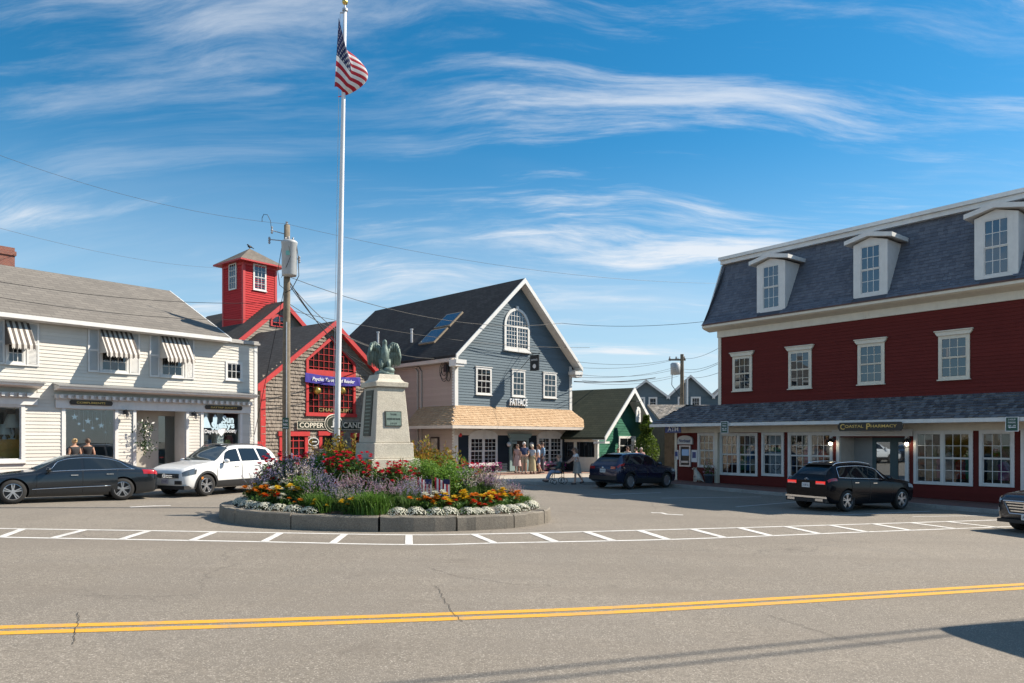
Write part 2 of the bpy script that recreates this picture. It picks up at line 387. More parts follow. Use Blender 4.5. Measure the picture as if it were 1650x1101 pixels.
def m_carpaint(name, col, metal=0.5, rough=0.28):
    if name in _mats: return _mats[name]
    k = Nodes(name); k.set(Roughness=rough, Metallic=metal, Coat_Weight=0.8, Coat_Roughness=0.03, Specular_IOR_Level=0.5)
    dirt = k.noise(2.0, 6, 0.7); z = k.n('ShaderNodeSeparateXYZ'); k.L.new(k.tc.outputs['Object'], z.inputs[0])
    c = k.mix(k.ramp(dirt, [(0.5, 0.0), (0.85, 0.10 if sum(col) > .3 else 0.015)]), col, (0.25, 0.22, 0.19)); k.col(c)
    fl = k.noise(400, 1, 0.5); k.bump(fl, 0.015, 0.001); _mats[name] = k.mat; return k.mat

WHITE = M('white_trim_paint', (0.72, 0.71, 0.68), 0.5, 0.06, 4, weather=0.30, wcol=(0.40, 0.38, 0.34))
CREAM = M('cream_trim_paint', (0.74, 0.68, 0.56), 0.55, 0.06, 4, weather=0.30, wcol=(0.36, 0.29, 0.20))
BLACK = M('black_metal', (0.016, 0.016, 0.017), 0.42, 0.15, 8)
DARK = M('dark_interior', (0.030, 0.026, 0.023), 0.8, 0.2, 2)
STEEL = M('galvanised_steel', (0.46, 0.48, 0.50), 0.42, 0.10, 12, metal=0.6)
CHROME = M('chrome_trim', (0.80, 0.81, 0.83), 0.14, 0.0, metal=1.0)
GOLD = M('gilded_letters', (0.62, 0.43, 0.13), 0.40, 0.08, 20, metal=0.5)
GLASS = m_glass_dark('window_glass', (0.010, 0.012, 0.014), 0.06); GLASS_HI = m_glass_dark('upper_window_glass', (0.010, 0.013, 0.016), 0.07); SHOPGLASS = m_glass_clear()

# ------------------------------------------------------------------ facades of the square
F_SHOP = Frame(-14.5, 30.0, 50.1)      # white clapboard shop
F_BARN = Frame(-12.86, 37.0, 52.0)     # shingled shop with red trim
F_TOWER = Frame(-16.5, 44.0, 52.0)     # red tower house
F_BLUE = Frame(0.11, 43.0, 45.0)       # blue gabled shop
F_GREEN = Frame(5.29, 45.0, 55.0)      # green gabled shop
F_RED = Frame(10.3, 36.0, -51.3)       # red mansard block

# ------------------------------------------------------------------ ground, pavements, markings
def ground_sheet():
    xs = [-700, -200, -32, -16, 0, 16, 32, 200, 700]; ys = [-120, 0, 20, 40, 60, 120, 400, 1200]
    b = MB(); vs = [(x, y, gz(x)) for y in ys for x in xs]; n = len(xs)
    b.add(vs, [(j * n + i, j * n + i + 1, (j + 1) * n + i + 1, (j + 1) * n + i) for j in range(len(ys) - 1) for i in range(n - 1)])
    o = b.build('ground', m_asphalt()); o['kind'] = 'structure'; return o
ground_sheet()
def slab(name, poly, mat, h=0.14, kind='structure'):
    b = MB(); n = len(poly)
    b.add([(x, y, gz(x) - 0.15) for x, y in poly] + [(x, y, gz(x) + h) for x, y in poly],
          [tuple(range(n, 2 * n))] + [(i, (i + 1) % n, n + (i + 1) % n, n + i) for i in range(n)])
    o = b.build(name, mat); o['kind'] = kind; return o
KERB = m_stone('granite_kerb', (0.40, 0.385, 0.36), (0.20, 0.19, 0.175), 70, 0.4)
PAVE_R = m_brick_paving('brick_paving_red', (0.19, 0.085, 0.065), (0.135, 0.07, 0.06), (0.12, 0.105, 0.09))
PAVE_L = m_brick_paving('brick_paving_pale', (0.33, 0.17, 0.12), (0.26, 0.14, 0.105), (0.24, 0.21, 0.18))
PAVE_C = M('pale_concrete', (0.42, 0.36, 0.29), 0.85, 0.14, 1.5, bump=0.2, weather=0.4, wcol=(0.25, 0.21, 0.17))
def kerb_stones(parent, pts, w=0.16, h=0.145, ln=1.9):
    for (x0, y0), (x1, y1) in zip(pts, pts[1:]):
        L = math.hypot(x1 - x0, y1 - y0); n = max(1, round(L / ln)); dx, dy = (x1 - x0) / L, (y1 - y0) / L
        for i in range(n):
            a = L * i / n + 0.006; c = L * (i + 1) / n - 0.006; b = MB(); q = []
            for t, s in ((a, 0), (c, 0), (c, w), (a, w)): q.append((x0 + dx * t - dy * s, y0 + dy * t + dx * s))
            j = rng.uniform(-0.006, 0.006)
            b.add([(x, y, gz(x) - 0.1) for x, y in q] + [(x, y, gz(x) + h + j) for x, y in q],
                  [(4, 5, 6, 7), (0, 1, 5, 4), (1, 2, 6, 5), (2, 3, 7, 6), (3, 0, 4, 7)])
            b.build('kerb_stone', KERB, parent)
def walks():
    F = F_SHOP
    l = slab('pavement', [F.w(-16, -3.45), F.w(6.2, -3.45), F.w(6.2, 1), F.w(-16, 1)], PAVE_L)
    kerb_stones(l, [F.w(-9, -3.62), F.w(6.2, -3.62)])
    e = F.w(6.2, -3.45)
    c = slab('pavement', [e, (-2.0, 33.35), (2.0, 33.8), (4.6, 34.7), (7.2, 39.0), (9.5, 44), (16, 70), (-30, 70), F.w(6.2, 6)], PAVE_C, 0.135)
    kerb_stones(c, [(e[0], e[1] - .1), (-2.0, 33.2), (2.0, 33.65), (4.6, 34.55), (7.2, 38.8)])
    # brick band in front of the blue shop
    B = F_BLUE; q = [B.w(-6, -2.6), B.w(6.4, -2.6), B.w(6.4, -0.4), B.w(-6, -0.4)]
    b = MB(); b.add([(x, y, gz(x) + 0.142) for x, y in q], [(0, 1, 2, 3)]); o = b.build('pavement', PAVE_L); o['kind'] = 'structure'
    G = F_RED
    r = slab('pavement', [G.w(-4.2, -3.1), G.w(20, -3.1), G.w(20, 1), G.w(-4.2, 1)], PAVE_R)
    kerb_stones(r, [G.w(-4.2, -3.26), G.w(17, -3.26)])
walks()
WLINE = m_paint_line('white_road_paint', (0.70, 0.68, 0.64)); YLINE = m_paint_line('yellow_road_paint', (0.68, 0.34, 0.020))
WFADE = m_paint_line('faded_road_paint', (0.50, 0.48, 0.45))
def strip(b, pts, w, lift=0.004):
    """ribbon of paint along ground points; mitred"""
    n = len(pts); L = []
    for i, (x, y) in enumerate(pts):
        x0, y0 = pts[max(i - 1, 0)]; x1, y1 = pts[min(i + 1, n - 1)]; d = math.hypot(x1 - x0, y1 - y0) or 1
        nx, ny = -(y1 - y0) / d * w / 2, (x1 - x0) / d * w / 2
        L.append(((x + nx, y + ny), (x - nx, y - ny)))
    vs = []
    for p, q in L: vs += [(p[0], p[1], gz(p[0]) + lift), (q[0], q[1], gz(q[0]) + lift)]
    b.add(vs, [(2 * i, 2 * i + 1, 2 * i + 3, 2 * i + 2) for i in range(n - 1)])
def spline(pts, n=10):
    out = []
    for i in range(len(pts) - 1):
        p0, p1, p2, p3 = pts[max(i - 1, 0)], pts[i], pts[i + 1], pts[min(i + 2, len(pts) - 1)]
        for k in range(n):
            t = k / n
            out.append(tuple(0.5 * (2 * b + (c - a) * t + (2 * a - 5 * b + 4 * c - d) * t * t + (3 * b - a - 3 * c + d) * t ** 3) for a, b, c, d in zip(p0, p1, p2, p3)))
    return out + [tuple(pts[-1])]
def markings():
    G = lambda l: [ground(*p) for p in l]
    up = spline(G([(-140, 848), (0, 852), (240, 855.5), (450, 859), (660, 862.2), (820, 860), (1045, 854.5), (1270, 848.5), (1600, 838.5), (1760, 834)]), 8)
    lo = spline(G([(-140, 862.5), (0, 866), (400, 873), (660, 878), (820, 875), (1100, 869), (1370, 858.5), (1600, 850), (1760, 845)]), 8)
    for l in (up, lo):
        b = MB(); strip(b, l, 0.115); b.build('edge_line', WLINE)['kind'] = 'structure'
    def at_x(l, px):
        for (x0, y0), (x1, y1) in zip(l, l[1:]):
            a = 825 + x0 / y0 * FOC; c = 825 + x1 / y1 * FOC
            if a <= px <= c: t = (px - a) / (c - a); return x0 + (x1 - x0) * t, y0 + (y1 - y0) * t
    bars = [(38, 2), (138, 85), (241, 196), (347, 309), (453, 425), (556, 536), (659, 659), (762, 797), (858, 895), (943, 988), (1029, 1076), (1114, 1167), (1190, 1242),
            (1265, 1320), (1336, 1396), (1406, 1466), (1466, 1539), (1524, 1604)]
    for i, (a, c) in enumerate(bars):
        b = MB(); p, q = at_x(up, a), at_x(lo, c); strip(b, [p, q], 0.19 if i > 7 else 0.15, 0.008); b.build('hatch_bar', WLINE)['kind'] = 'structure'
    y0 = [(-200, 1024.5), (0, 1016), (400, 1004.5), (740, 993), (1060, 979.5), (1650, 945), (1900, 930)]
    mid = spline(G(y0), 8)
    for off in (-0.12, 0.12):
        l = []
        for i, (x, y) in enumerate(mid):
            a = mid[max(i - 1, 0)]; c = mid[min(i + 1, len(mid) - 1)]; d = math.hypot(c[0] - a[0], c[1] - a[1])
            l.append((x - (c[1] - a[1]) / d * off, y + (c[0] - a[0]) / d * off))
        b = MB(); strip(b, l, 0.145); b.build('centre_line', YLINE)['kind'] = 'structure'
    bays = [((1066, 803), (1227, 801)), ((1186, 817), (1285, 809)), ((1338, 831), (1500, 824)), ((985, 797), (1065, 794)), ((1470, 833), (1590, 831))]
    for p, q in bays:
        b = MB(); strip(b, [ground(*p), ground(*q)], 0.11); b.build('bay_line', WFADE)['kind'] = 'structure'
    for pts in ([(1049, 826.5), (1066, 826.8), (1075, 829), (1101, 830.2)], [(210, 817.5), (232, 816.2), (275, 815)]):
        b = MB(); strip(b, [ground(*p) for p in pts], 0.15); b.build('paint_dash', WLINE)['kind'] = 'structure'
markings()
def cracks():
    TAR = M('crack_dark', (.045, .038, .032), .95, .2); r2 = random.Random(12)  # one even dark colour for the thin crack lines
    for pts in ([(745, 1003), (733, 990), (714, 965), (709, 952), (700, 944)], [(690, 915), (740, 930), (830, 942), (900, 945)], [(1235, 992), (1290, 1008), (1350, 1028), (1400, 1038), (1465, 1047)], [(118, 1040), (122, 1016), (127, 1000), (126, 985)], [(120, 960), (260, 962), (330, 959)], [(1010, 885), (1100, 889), (1180, 886)]):
        P = []
        for a, c in zip(pts, pts[1:]):
            for k in range(7): t = k / 7; P.append(ground(a[0] + (c[0] - a[0]) * t + r2.uniform(-2.2, 2.2), a[1] + (c[1] - a[1]) * t + r2.uniform(-.9, .9)))
        b = MB(); strip(b, P, .007, .0095); b.build('road_crack', TAR)['kind'] = 'structure'
cracks()

# ------------------------------------------------------------------ building kit (all in a facade's local axes: x along, y inward, z up)
def clapboards(b, ext, z0, z1, holes=(), expo=0.14, t=0.022, y=0.0, face=-1, axis='x'):
    """lapped boards; ext(z) -> (a0, a1) along the wall; holes = (a0, a1, z0, z1)"""
    z = z0
    while z < z1 - 0.02:
        zt = min(z + expo, z1); zc = (z + zt) / 2; a0, a1 = ext(zc); segs = [(a0, a1)]
        for h0, h1, hz0, hz1 in holes:
            if hz0 < zc < hz1:
                segs = [q for s0, s1 in segs for q in ((s0, min(s1, h0)), (max(s0, h1), s1)) if q[1] - q[0] > 0.01]
        for s0, s1 in segs:
            lo, hi = y + face * t, y + face * 0.004
            P = (lambda a, d, zz: (a, d, zz)) if axis == 'x' else (lambda a, d, zz: (d, a, zz))
            b.add([P(s0, lo, z), P(s1, lo, z), P(s1, hi, zt), P(s0, hi, zt), P(s0, y, z), P(s1, y, z)],
                  [(0, 1, 2, 3), (4, 5, 1, 0)] + [(0, 3, 4), (1, 5, 2)])
        z += expo
    return b
def core_wall(b, a0, a1, z0, z1, holes=(), y0=0.0, y1=0.25, axis='x'):
    """wall body with rectangular openings"""
    xs = sorted({a0, a1, *[min(max(h[i], a0), a1) for h in holes for i in (0, 1)]}); zs = sorted({z0, z1, *[min(max(h[i], z0), z1) for h in holes for i in (2, 3)]})
    for xa, xb in zip(xs, xs[1:]):
        run = None
        for za, zb in zip(zs, zs[1:]):
            xc, zc = (xa + xb) / 2, (za + zb) / 2
            solid = not any(h[0] < xc < h[1] and h[2] < zc < h[3] for h in holes)
            if solid: run = (run[0], zb) if run else (za, zb)
            if (not solid or zb == zs[-1]) and run:
                if axis == 'x': b.box(xa, xb, y0, y1, *run)
                else: b.box(y0, y1, xa, xb, *run)
                run = None
    return b
def shingle_field(b, o, du, dv, w, l, expo=0.16, tile=0.16, t=0.02, inside=None, r=rng, jag=0.012, lift=0.0):
    """loose shingles on the plane o + du*a + dv*c (c runs up the slope); inside(a, c) keeps a piece"""
    o, du, dv = Vector(o), Vector(du).normalized(), Vector(dv).normalized(); n = du.cross(dv).normalized()
    c = 0.0
    while c < l - 0.01:
        a = -r.random() * tile
        while a < w:
            wd = tile * r.uniform(0.6, 1.35); a0, a1 = max(a, 0), min(a + wd, w) - 0.006; a += wd
            if a1 - a0 < 0.02: continue
            if inside and not inside((a0 + a1) / 2, c + expo / 2): continue
            j = r.uniform(-jag, jag); tt = t * r.uniform(0.7, 1.35); ct = min(c + expo * 1.04, l)
            p = [o + du * a0 + dv * (c + j), o + du * a1 + dv * (c + j), o + du * a1 + dv * ct, o + du * a0 + dv * ct]
            q = [p[0] + n * (tt + lift), p[1] + n * (tt + lift), p[2] + n * (0.003 + lift), p[3] + n * (0.003 + lift)]
            b.add(p[:2] + q, [(2, 3, 4, 5), (0, 1, 3, 2), (0, 2, 5), (1, 4, 3)])
        c += expo
    return b
_pane_cache = {}
def pane_mesh(w, h, mat):
    k = (round(w, 3), round(h, 3), mat.name)
    if k not in _pane_cache:
        b = MB(); b.box(-w / 2, w / 2, -0.003, 0.003, -h / 2, h / 2); _pane_cache[k] = b.mesh('pane', mat)
    return _pane_cache[k]
def window(parent, u0, u1, z0, z1, y=0.0, nx=3, ny=2, sashes=2, casing=0.09, trim=WHITE, glass=GLASS, each=True, head=None, sill=True, name='window', lites=1, label=None, recess=0.0):
    """casing, sash bars and panes; u0..z1 is the outside of the casing; lites = windows side by side"""
    b = MB(); c = casing; f = y - 0.045
    b.box(u0, u0 + c, f, y + 0.02, z0, z1); b.box(u1 - c, u1, f, y + 0.02, z0, z1)
    b.box(u0 + c, u1 - c, f - 0.002, y + 0.02, z1 - c, z1); b.box(u0 + c, u1 - c, f - 0.002, y + 0.02, z0, z0 + c * 0.8)
    if sill: b.box(u0 - 0.04, u1 + 0.04, f - 0.05, y + 0.0, z0 - 0.045, z0 - 0.002)
    if head == 'cornice':
        b.prism([(u0 - 0.10, z1 + 0.16), (u1 + 0.10, z1 + 0.16), (u1 + 0.10, z1 + 0.11), (u1 + 0.02, z1 + 0.002), (u0 - 0.02, z1 + 0.002), (u0 - 0.10, z1 + 0.11)], f - 0.06, y)
        b.box(u0 - 0.13, u1 + 0.13, f - 0.10, y, z1 + 0.162, z1 + 0.20)
    elif head == 'cap': b.box(u0 - 0.05, u1 + 0.05, f - 0.03, y, z1 + 0.002, z1 + 0.05)
    iw = (u1 - u0 - 2 * c - (lites - 1) * c) / lites; gz0, gz1 = z0 + c * 0.8, z1 - c
    for k in range(1, lites): b.box(u0 + c + k * iw + (k - 1) * c, u0 + c + k * (iw + c), f + 0.004, y + 0.02, gz0, gz1)
    root = b.build(name, trim, parent)
    if label: root['label'] = label
    s = 0.035; m = 0.011 if nx > 1 or ny > 1 else 0
    for k in range(lites):
        a0 = u0 + c + k * (iw + c); a1 = a0 + iw; sh = (gz1 - gz0) / sashes
        for q in range(sashes):
            za, zb = gz0 + q * sh, gz0 + (q + 1) * sh; yy = y - 0.012 - 0.018 * q + recess; b = MB()
            b.box(a0, a0 + s, yy - 0.02, yy + 0.015, za, zb); b.box(a1 - s, a1, yy - 0.02, yy + 0.015, za, zb)
            b.box(a0 + s, a1 - s, yy - 0.018, yy + 0.015, za, za + s); b.box(a0 + s, a1 - s, yy - 0.018, yy + 0.015, zb - s, zb)
            pw = (a1 - a0 - 2 * s) / nx; ph = (zb - za - 2 * s) / ny
            for i in range(1, nx): b.box(a0 + s + i * pw - m, a0 + s + i * pw + m, yy - 0.014, yy + 0.01, za + s, zb - s)
            for j in range(1, ny): b.box(a0 + s, a1 - s, yy - 0.012, yy + 0.008, za + s + j * ph - m, za + s + j * ph + m)
            b.build('sash', trim, root)
            if each:
                for i in range(nx):
                    for j in range(ny):
                        link('pane', pane_mesh(pw - 2 * m, ph - 2 * m, glass), root, (a0 + s + (i + .5) * pw, yy, za + s + (j + .5) * ph), (R(rng.uniform(-.5, .5)), 0, R(rng.uniform(-.5, .5))))
            else: link('pane', pane_mesh(a1 - a0 - 2 * s, zb - za - 2 * s, glass), root, ((a0 + a1) / 2, yy, (za + zb) / 2), (R(rng.uniform(-.4, .4)), 0, R(rng.uniform(-.4, .4))))
    return root
def gable_roof(parent, u0, u1, y0, y1, ze, zr, mat, t=0.14, name='roof', ridge='y'):
    """two sloped slabs; ridge along y (gable to the front) or along x"""
    out = []
    if ridge == 'y':
        m = (u0 + u1) / 2
        for a in (u0, u1):
            b = MB(); b.prism([(a, ze), (m, zr), (m, zr - t * 1.3), (a, ze - t)], y0, y1); out.append(b.build(name, mat, parent))
    else:
        m = (y0 + y1) / 2
        for a in (y0, y1):
            b = MB(); b.prism([(a, ze), (m, zr), (m, zr - t * 1.3), (a, ze - t)], u0, u1, 'x'); out.append(b.build(name, mat, parent))
    return out
def wall_lantern(label, F, u, z, y=-0.02, lit=False, s=1.0, parent_rot=None):
    t = thing('wall_lantern', label, 'lantern', (*F.w(u, y), z), F.a)
    b = MB(); b.lathe([(0.0, 0), (0.05 * s, 0), (0.05 * s, 0.02), (0, 0.02)], (0, -0.02, 0.0), 10, 'y'); b.tube([(0, 0, 0), (0, -0.12 * s, 0.07 * s), (0, -0.2 * s, 0.03 * s)], 0.012, 6); b.build('bracket', BLACK, t)
    b = MB(); b.lathe([(0.0, 0.05 * s), (0.04 * s, 0.03 * s), (0.11 * s, -0.06 * s), (0.11 * s, -0.075 * s), (0.03 * s, -0.06 * s)], (0, -0.2 * s, 0), 12); b.build('shade', BLACK, t, smooth=True)
    b = MB(); b.ball((0, -0.2 * s, -0.11 * s), (0.045 * s, 0.045 * s, 0.06 * s), 10, 6)
    b.build('bulb', m_emit('lit_bulb', (1.0, 0.86, 0.62), 14.0) if lit else M('frosted_glass', (0.7, 0.68, 0.62), 0.3, 0.0), t, smooth=True)
    b = MB()
    for k in range(4):
        a = k * math.pi / 2 + .78; b.tube([(0.1 * s * math.cos(a), -0.2 * s + 0.1 * s * math.sin(a), -0.07 * s), (0.06 * s * math.cos(a), -0.2 * s + 0.06 * s * math.sin(a), -0.21 * s)], 0.006, 4)
    b.lathe([(0.0, -0.21 * s), (0.065 * s, -0.21 * s), (0.065 * s, -0.225 * s), (0, -0.225 * s)], (0, -0.2 * s, 0), 10); b.build('cage', BLACK, t)
    return t
def sign_board(name, label, F, u0, u1, z0, z1, y, board, text=(), edge=None, depth=0.04, shape='box', cat='sign'):
    """a board fixed to a facade with lettering: text = (string, mat, u0, u1, z0, z1, bold)"""
    t = thing(name, label, cat, (*F.w(0, 0), 0), F.a); b = MB(); c = (z1 - z0) * 0.35
    if shape == 'box': b.box(u0, u1, y, y + depth, z0, z1)
    else: b.prism([(u0, z0 + c), (u0 + c * .6, z0), (u1 - c * .6, z0), (u1, z0 + c), (u1, z1 - c), (u1 - c * .6, z1), (u0 + c * .6, z1), (u0, z1 - c)], y, y + depth)
    b.build('board', board, t)
    if edge:
        e = 0.02; b = MB(); b.box(u0 - e, u1 + e, y - 0.008, y + depth * .9, z1, z1 + e); b.box(u0 - e, u1 + e, y - 0.008, y + depth * .9, z0 - e, z0)
        b.box(u0 - e, u0, y - 0.008, y + depth * .9, z0, z1); b.box(u1, u1 + e, y - 0.008, y + depth * .9, z0, z1); b.build('rim', edge, t)
    for s, m, a0, a1, b0, b1, bold in text: lettering(s, m, t, a0, a1, b0, b1, y - 0.006, bold=bold, depth=0.004)
    return t

ORD = ['first', 'second', 'third', 'fourth', 'fifth', 'sixth', 'seventh', 'eighth', 'ninth', 'tenth', 'eleventh', 'twelfth', 'thirteenth', 'fourteenth', 'fifteenth', 'sixteenth', 'seventeenth', 'eighteenth', 'nineteenth', 'twentieth', 'twenty-first', 'twenty-second', 'twenty-third', 'twenty-fourth', 'twenty-fifth', 'twenty-sixth', 'twenty-seventh', 'twenty-eighth', 'twenty-ninth', 'thirtieth']

# ------------------------------------------------------------------ white clapboard shop
def white_shop():
    F = F_SHOP
    B = thing('clapboard_shop', 'long cream clapboard shop with striped awnings and a grey shingle roof', 'building', (*F.w(0, 0), 0), F.a)
    SID = m_siding('cream_clapboard', (0.69, 0.655, 0.585), 0.55, 0.35)
    U = lambda px: F.u(px); Z = lambda px, py: F.z(px, py)
    u_l, u_m, u_r = -9.5, U(357), U(413); zb = 0.30; ze = 6.38
    ws1 = (-8.4, U(40), Z(20, 745), Z(20, 650))            # lamp shop window (casing outline)
    ws2 = (U(99), U(190), Z(145, 744), Z(145, 654))
    door = (U(218), U(300), 0.42, Z(260, 661))
    ws3 = (U(323), U(390), Z(356, 730), Z(356, 660.5))
    ups = [(U(8), U(41), 587, 521, 25), (U(160), U(207), 600.5, 536, 183), (U(257), U(296.5), 608, 545, 277)]
    upw = [(a, c, Z(m, lo), Z(m, hi)) for a, c, lo, hi, m in ups]
    small = (U(363), U(390), Z(377, 613), Z(377, 583.5))
    shr = lambda w, k=0.05: (w[0] + k, w[1] - k, w[2] + k, w[3] - k)
    shops = [ws1, ws2, door, ws3]
    b = MB(); core_wall(b, u_l, u_r, zb, ze, [shr(w, 0.06) if w is not door else w for w in shops], 0.0, 0.3)
    b.box(u_l, u_l + .3, 0.3, 10.8, zb, ze); b.box(u_r - .3, u_r, 0.3, 7.0, zb, ze + .05); b.box(u_m - .05, u_m + .25, 0.3, 10.8, zb, ze)
    b.prism([(0.02, ze), (10.78, ze), (5.4, 9.22)], u_m - 0.05, u_m + 0.25, 'x')
    b.box(u_l, u_r, 3.2, 3.4, zb, ze)                       # back of the shop rooms
    b.build('wall', M('cream_wall', (0.68, 0.64, 0.56), 0.6, 0.06), B)
    b = MB(); clapboards(b, lambda z: (u_l, u_r), zb + 0.35, ze, [shr(w, 0.02) for w in shops] + [shr(w, .03) for w in upw] + [shr(small, .03), (U(88), U(398), Z(250, 661), Z(250, 630)), (u_l, U(60), Z(30, 652), Z(30, 618))], 0.132)
    clapboards(b, lambda z: (0.0, 7.0), zb + .3, ze, (), 0.132, y=u_r, face=1, axis='y')
    b.build('siding', SID, B, kind='stuff')
    b = MB(); b.box(u_l, u_r + 0.03, -0.04, 0.0, zb, zb + 0.34); b.box(u_r - 0.12, u_r + 0.035, -0.036, 0.0, zb + .34, ze + .02); b.box(u_r + 0.001, u_r + 0.036, 0.0, 0.12, zb + .34, ze + .02)
    b.build('corner_board', WHITE, B)
    # roof, gutter, parapet of the low end
    ROOF = m_shingle_roof('grey_brown_shingles', (0.215, 0.195, 0.17), (0.165, 0.15, 0.132), (0.10, 0.09, 0.08), 'x', 0.24, 0.36)
    y_e = -0.42; slope = (9.39 - 6.55) / (5.4 - y_e)
    for sgn in (0, 1):
        b = MB(); ya, yb = (y_e, 5.4) if not sgn else (11.2, 5.4)
        b.prism([(ya, 6.55), (yb, 9.39), (yb, 9.24), (ya, 6.43)], u_l - .3, u_m + 0.18, 'x'); b.build('roof', ROOF, B)
    b = MB(); b.box(u_l - .3, u_m + 0.20, y_e - 0.10, y_e + 0.02, 6.38, 6.535); b.box(u_l - .3, u_m + 0.19, y_e + 0.02, 0.0, 6.36, 6.42)
    b.build('gutter', WHITE, B)
    b = MB(); b.prism([(y_e, 6.56), (5.4, 9.40), (11.2, 6.56), (11.2, 6.40), (5.4, 9.22), (y_e, 6.40)], u_m + 0.182, u_m + 0.225, 'x'); b.build('rake_board', WHITE, B)
    b = MB(); b.box(u_m + 0.23, u_r + 0.12, -0.14, 7.1, ze + .02, ze + 0.13); b.box(u_m + 0.23, u_r + 0.08, -0.09, 7.0, ze + .132, ze + 0.19); b.build('parapet_cap', M('weathered_cap', (0.42, 0.40, 0.37), .7, .15), B)
    # chimney
    CH = thing('chimney', 'red brick chimney behind the ridge of the cream clapboard shop', 'chimney', (*F.w(0, 0), 0), F.a)
    cu = F.u(6, 6.6); b = MB(); b.box(cu - .40, cu + .30, 6.2, 6.8, 8.3, 10.02); b.box(cu - .45, cu + .35, 6.15, 6.85, 10.02, 10.20); b.box(cu - .40, cu + .30, 6.2, 6.8, 10.20, 10.36); b.build('stack', m_brick_wall('chimney_brick'), CH)
    # upper windows with shutters and awnings
    SHUT = M('pale_shutter_paint', (0.70, 0.69, 0.66), 0.5, 0.05)
    st = Nodes('striped_canvas'); st.set(Roughness=0.85); mp = st.mapping((1, 1, 1)); sx = st.n('ShaderNodeSeparateXYZ'); st.L.new(mp, sx.inputs[0])
    mm = st.n('ShaderNodeMath', operation='MULTIPLY'); mm.inputs[1].default_value = 5.6; st.L.new(sx.outputs[0], mm.inputs[0])
    fr = st.n('ShaderNodeMath', operation='FRACT'); st.L.new(mm.outputs[0], fr.inputs[0])
    st.col(st.mix(st.ramp(st.noise(9, 4), [(0.4, 0.0), (0.8, 0.25)]), st.ramp(fr.outputs[0], [(0.0, (0.62, 0.58, 0.52)), (0.5, (0.085, 0.07, 0.06))], 'CONSTANT'), (0.3, 0.27, 0.24)))
    for i, w in enumerate(upw):
        wd = window(B, w[0], w[1], w[2], w[3], 0.0, 3, 2, 2, 0.08, each=False)
        sw = 0.40
        for a in (w[0] - sw - .02, w[1] + .02):
            b = MB(); z0, z1 = w[2] - .04, w[3] + .10; b.box(a, a + .06, -0.062, -0.022, z0, z1); b.box(a + sw - .06, a + sw, -0.062, -0.022, z0, z1)
            for zc in (z0, (z0 + z1) / 2 - .04, z1 - .08): b.box(a + .06, a + sw - .06, -0.060, -0.022, zc, zc + .08)
            zz = z0 + .1
            while zz < z1 - .1:
                b.add([(a + .06, -0.055, zz), (a + sw - .06, -0.055, zz), (a + sw - .06, -0.030, zz + .045), (a + .06, -0.030, zz + .045)], [(0, 1, 2, 3)]); zz += .045
            b.build('shutter', SHUT, B)
        # awning: sloping canvas, side cheeks, scalloped valance
        a0, a1 = w[0] - .02, w[1] + .10; zt, zo, out = w[3] + .06, w[3] - (w[3] - w[2]) * .56, -0.78; b = MB(); n = 12
        P = [[(a0 + (a1 - a0) * k / n, y, z + (0.012 * math.sin(k * 1.7) if 0 < q < 3 else 0)) for k in range(n + 1)] for q, (y, z) in enumerate(((-0.05, zt), (-.30, zt - (zt - zo) * .34), (-.54, zt - (zt - zo) * .67), (out, zo)))]
        vs = [p for r_ in P for p in r_]; b.add(vs, [(j * (n + 1) + i_, j * (n + 1) + i_ + 1, (j + 1) * (n + 1) + i_ + 1, (j + 1) * (n + 1) + i_) for j in range(3) for i_ in range(n)])
        for a in (a0, a1): b.add([(a, -0.05, zt), (a, out, zo), (a, -0.05, zo)], [(0, 1, 2)])
        for k in range(n):
            x0 = a0 + (a1 - a0) * k / n; x1 = a0 + (a1 - a0) * (k + 1) / n
            b.add([(x0, out, zo), (x1, out, zo), (x1, out - .01, zo - .12), ((x0 + x1) / 2, out - .012, zo - .19), (x0, out - .01, zo - .12)], [(0, 1, 2, 3, 4)])
        b.build('awning', st.mat, B)
    window(B, *small[:2], small[2], small[3], 0.0, 3, 2, 1, 0.07, each=False)
    # storefront entablature with dentils
    for (a, c, za, zc, nm) in ((U(86), U(404), Z(245, 648.5), Z(245, 632), 1), (u_l, U(62), Z(20, 640), Z(20, 619), 0)):
        b = MB(); b.box(a + .05, c - .05, -0.10, -0.03, Z(245, 662) if nm else Z(20, 652), za); b.box(a + .02, c - .02, -0.20, -0.02, za + .002, za + .17)
        b.prism([(-0.60, zc - .06), (-0.62, zc + .02), (-0.02, zc + .12), (-0.02, zc - .12), (-0.2, zc - .12), (-0.45, zc - .06)], a, c, 'x'); x = a + .12
        b.build('cornice', WHITE, B); b = MB()
        while x < c - .2: b.box(x, x + .10, -0.36, -0.20, za + .02, za + .15); x += .26
        b.build('dentils', WHITE, B, kind='stuff')
        b = MB(); b.prism([(-0.66, zc + .022), (-0.66, zc + .05), (-0.02, zc + .16), (-0.02, zc + .125)], a - .04, c + .04, 'x'); b.build('cornice_flashing', M('lead_grey', (0.20, 0.20, 0.20), .6, .1), B)
    # shop windows: single panes with displays behind
    for w, nm in ((ws1, 'a'), (ws2, 'b'), (ws3, 'c')): window(B, w[0], w[1], w[2], w[3], 0.0, 1, 1, 1, 0.12, glass=m_glass_clear('display_glass', (0.86, 0.92, 0.95), 0.05), each=False, recess=0.05, name='shop_window')
    b = MB()
    for w in (ws1, ws2, ws3):
        b.box(w[0] - .1, w[1] + .1, 0.32, 1.5, w[2] - .3, w[2] + .02); b.box(w[0] - .12, w[1] + .12, 1.5, 1.6, w[2] - .3, w[3] + .2)
    b.build('display_floor', M('display_wood', (0.10, 0.065, 0.045), .6, .2), B)
    # doorway
    b = MB(); d0, d1, dz0, dz1 = door; jam = 0.12
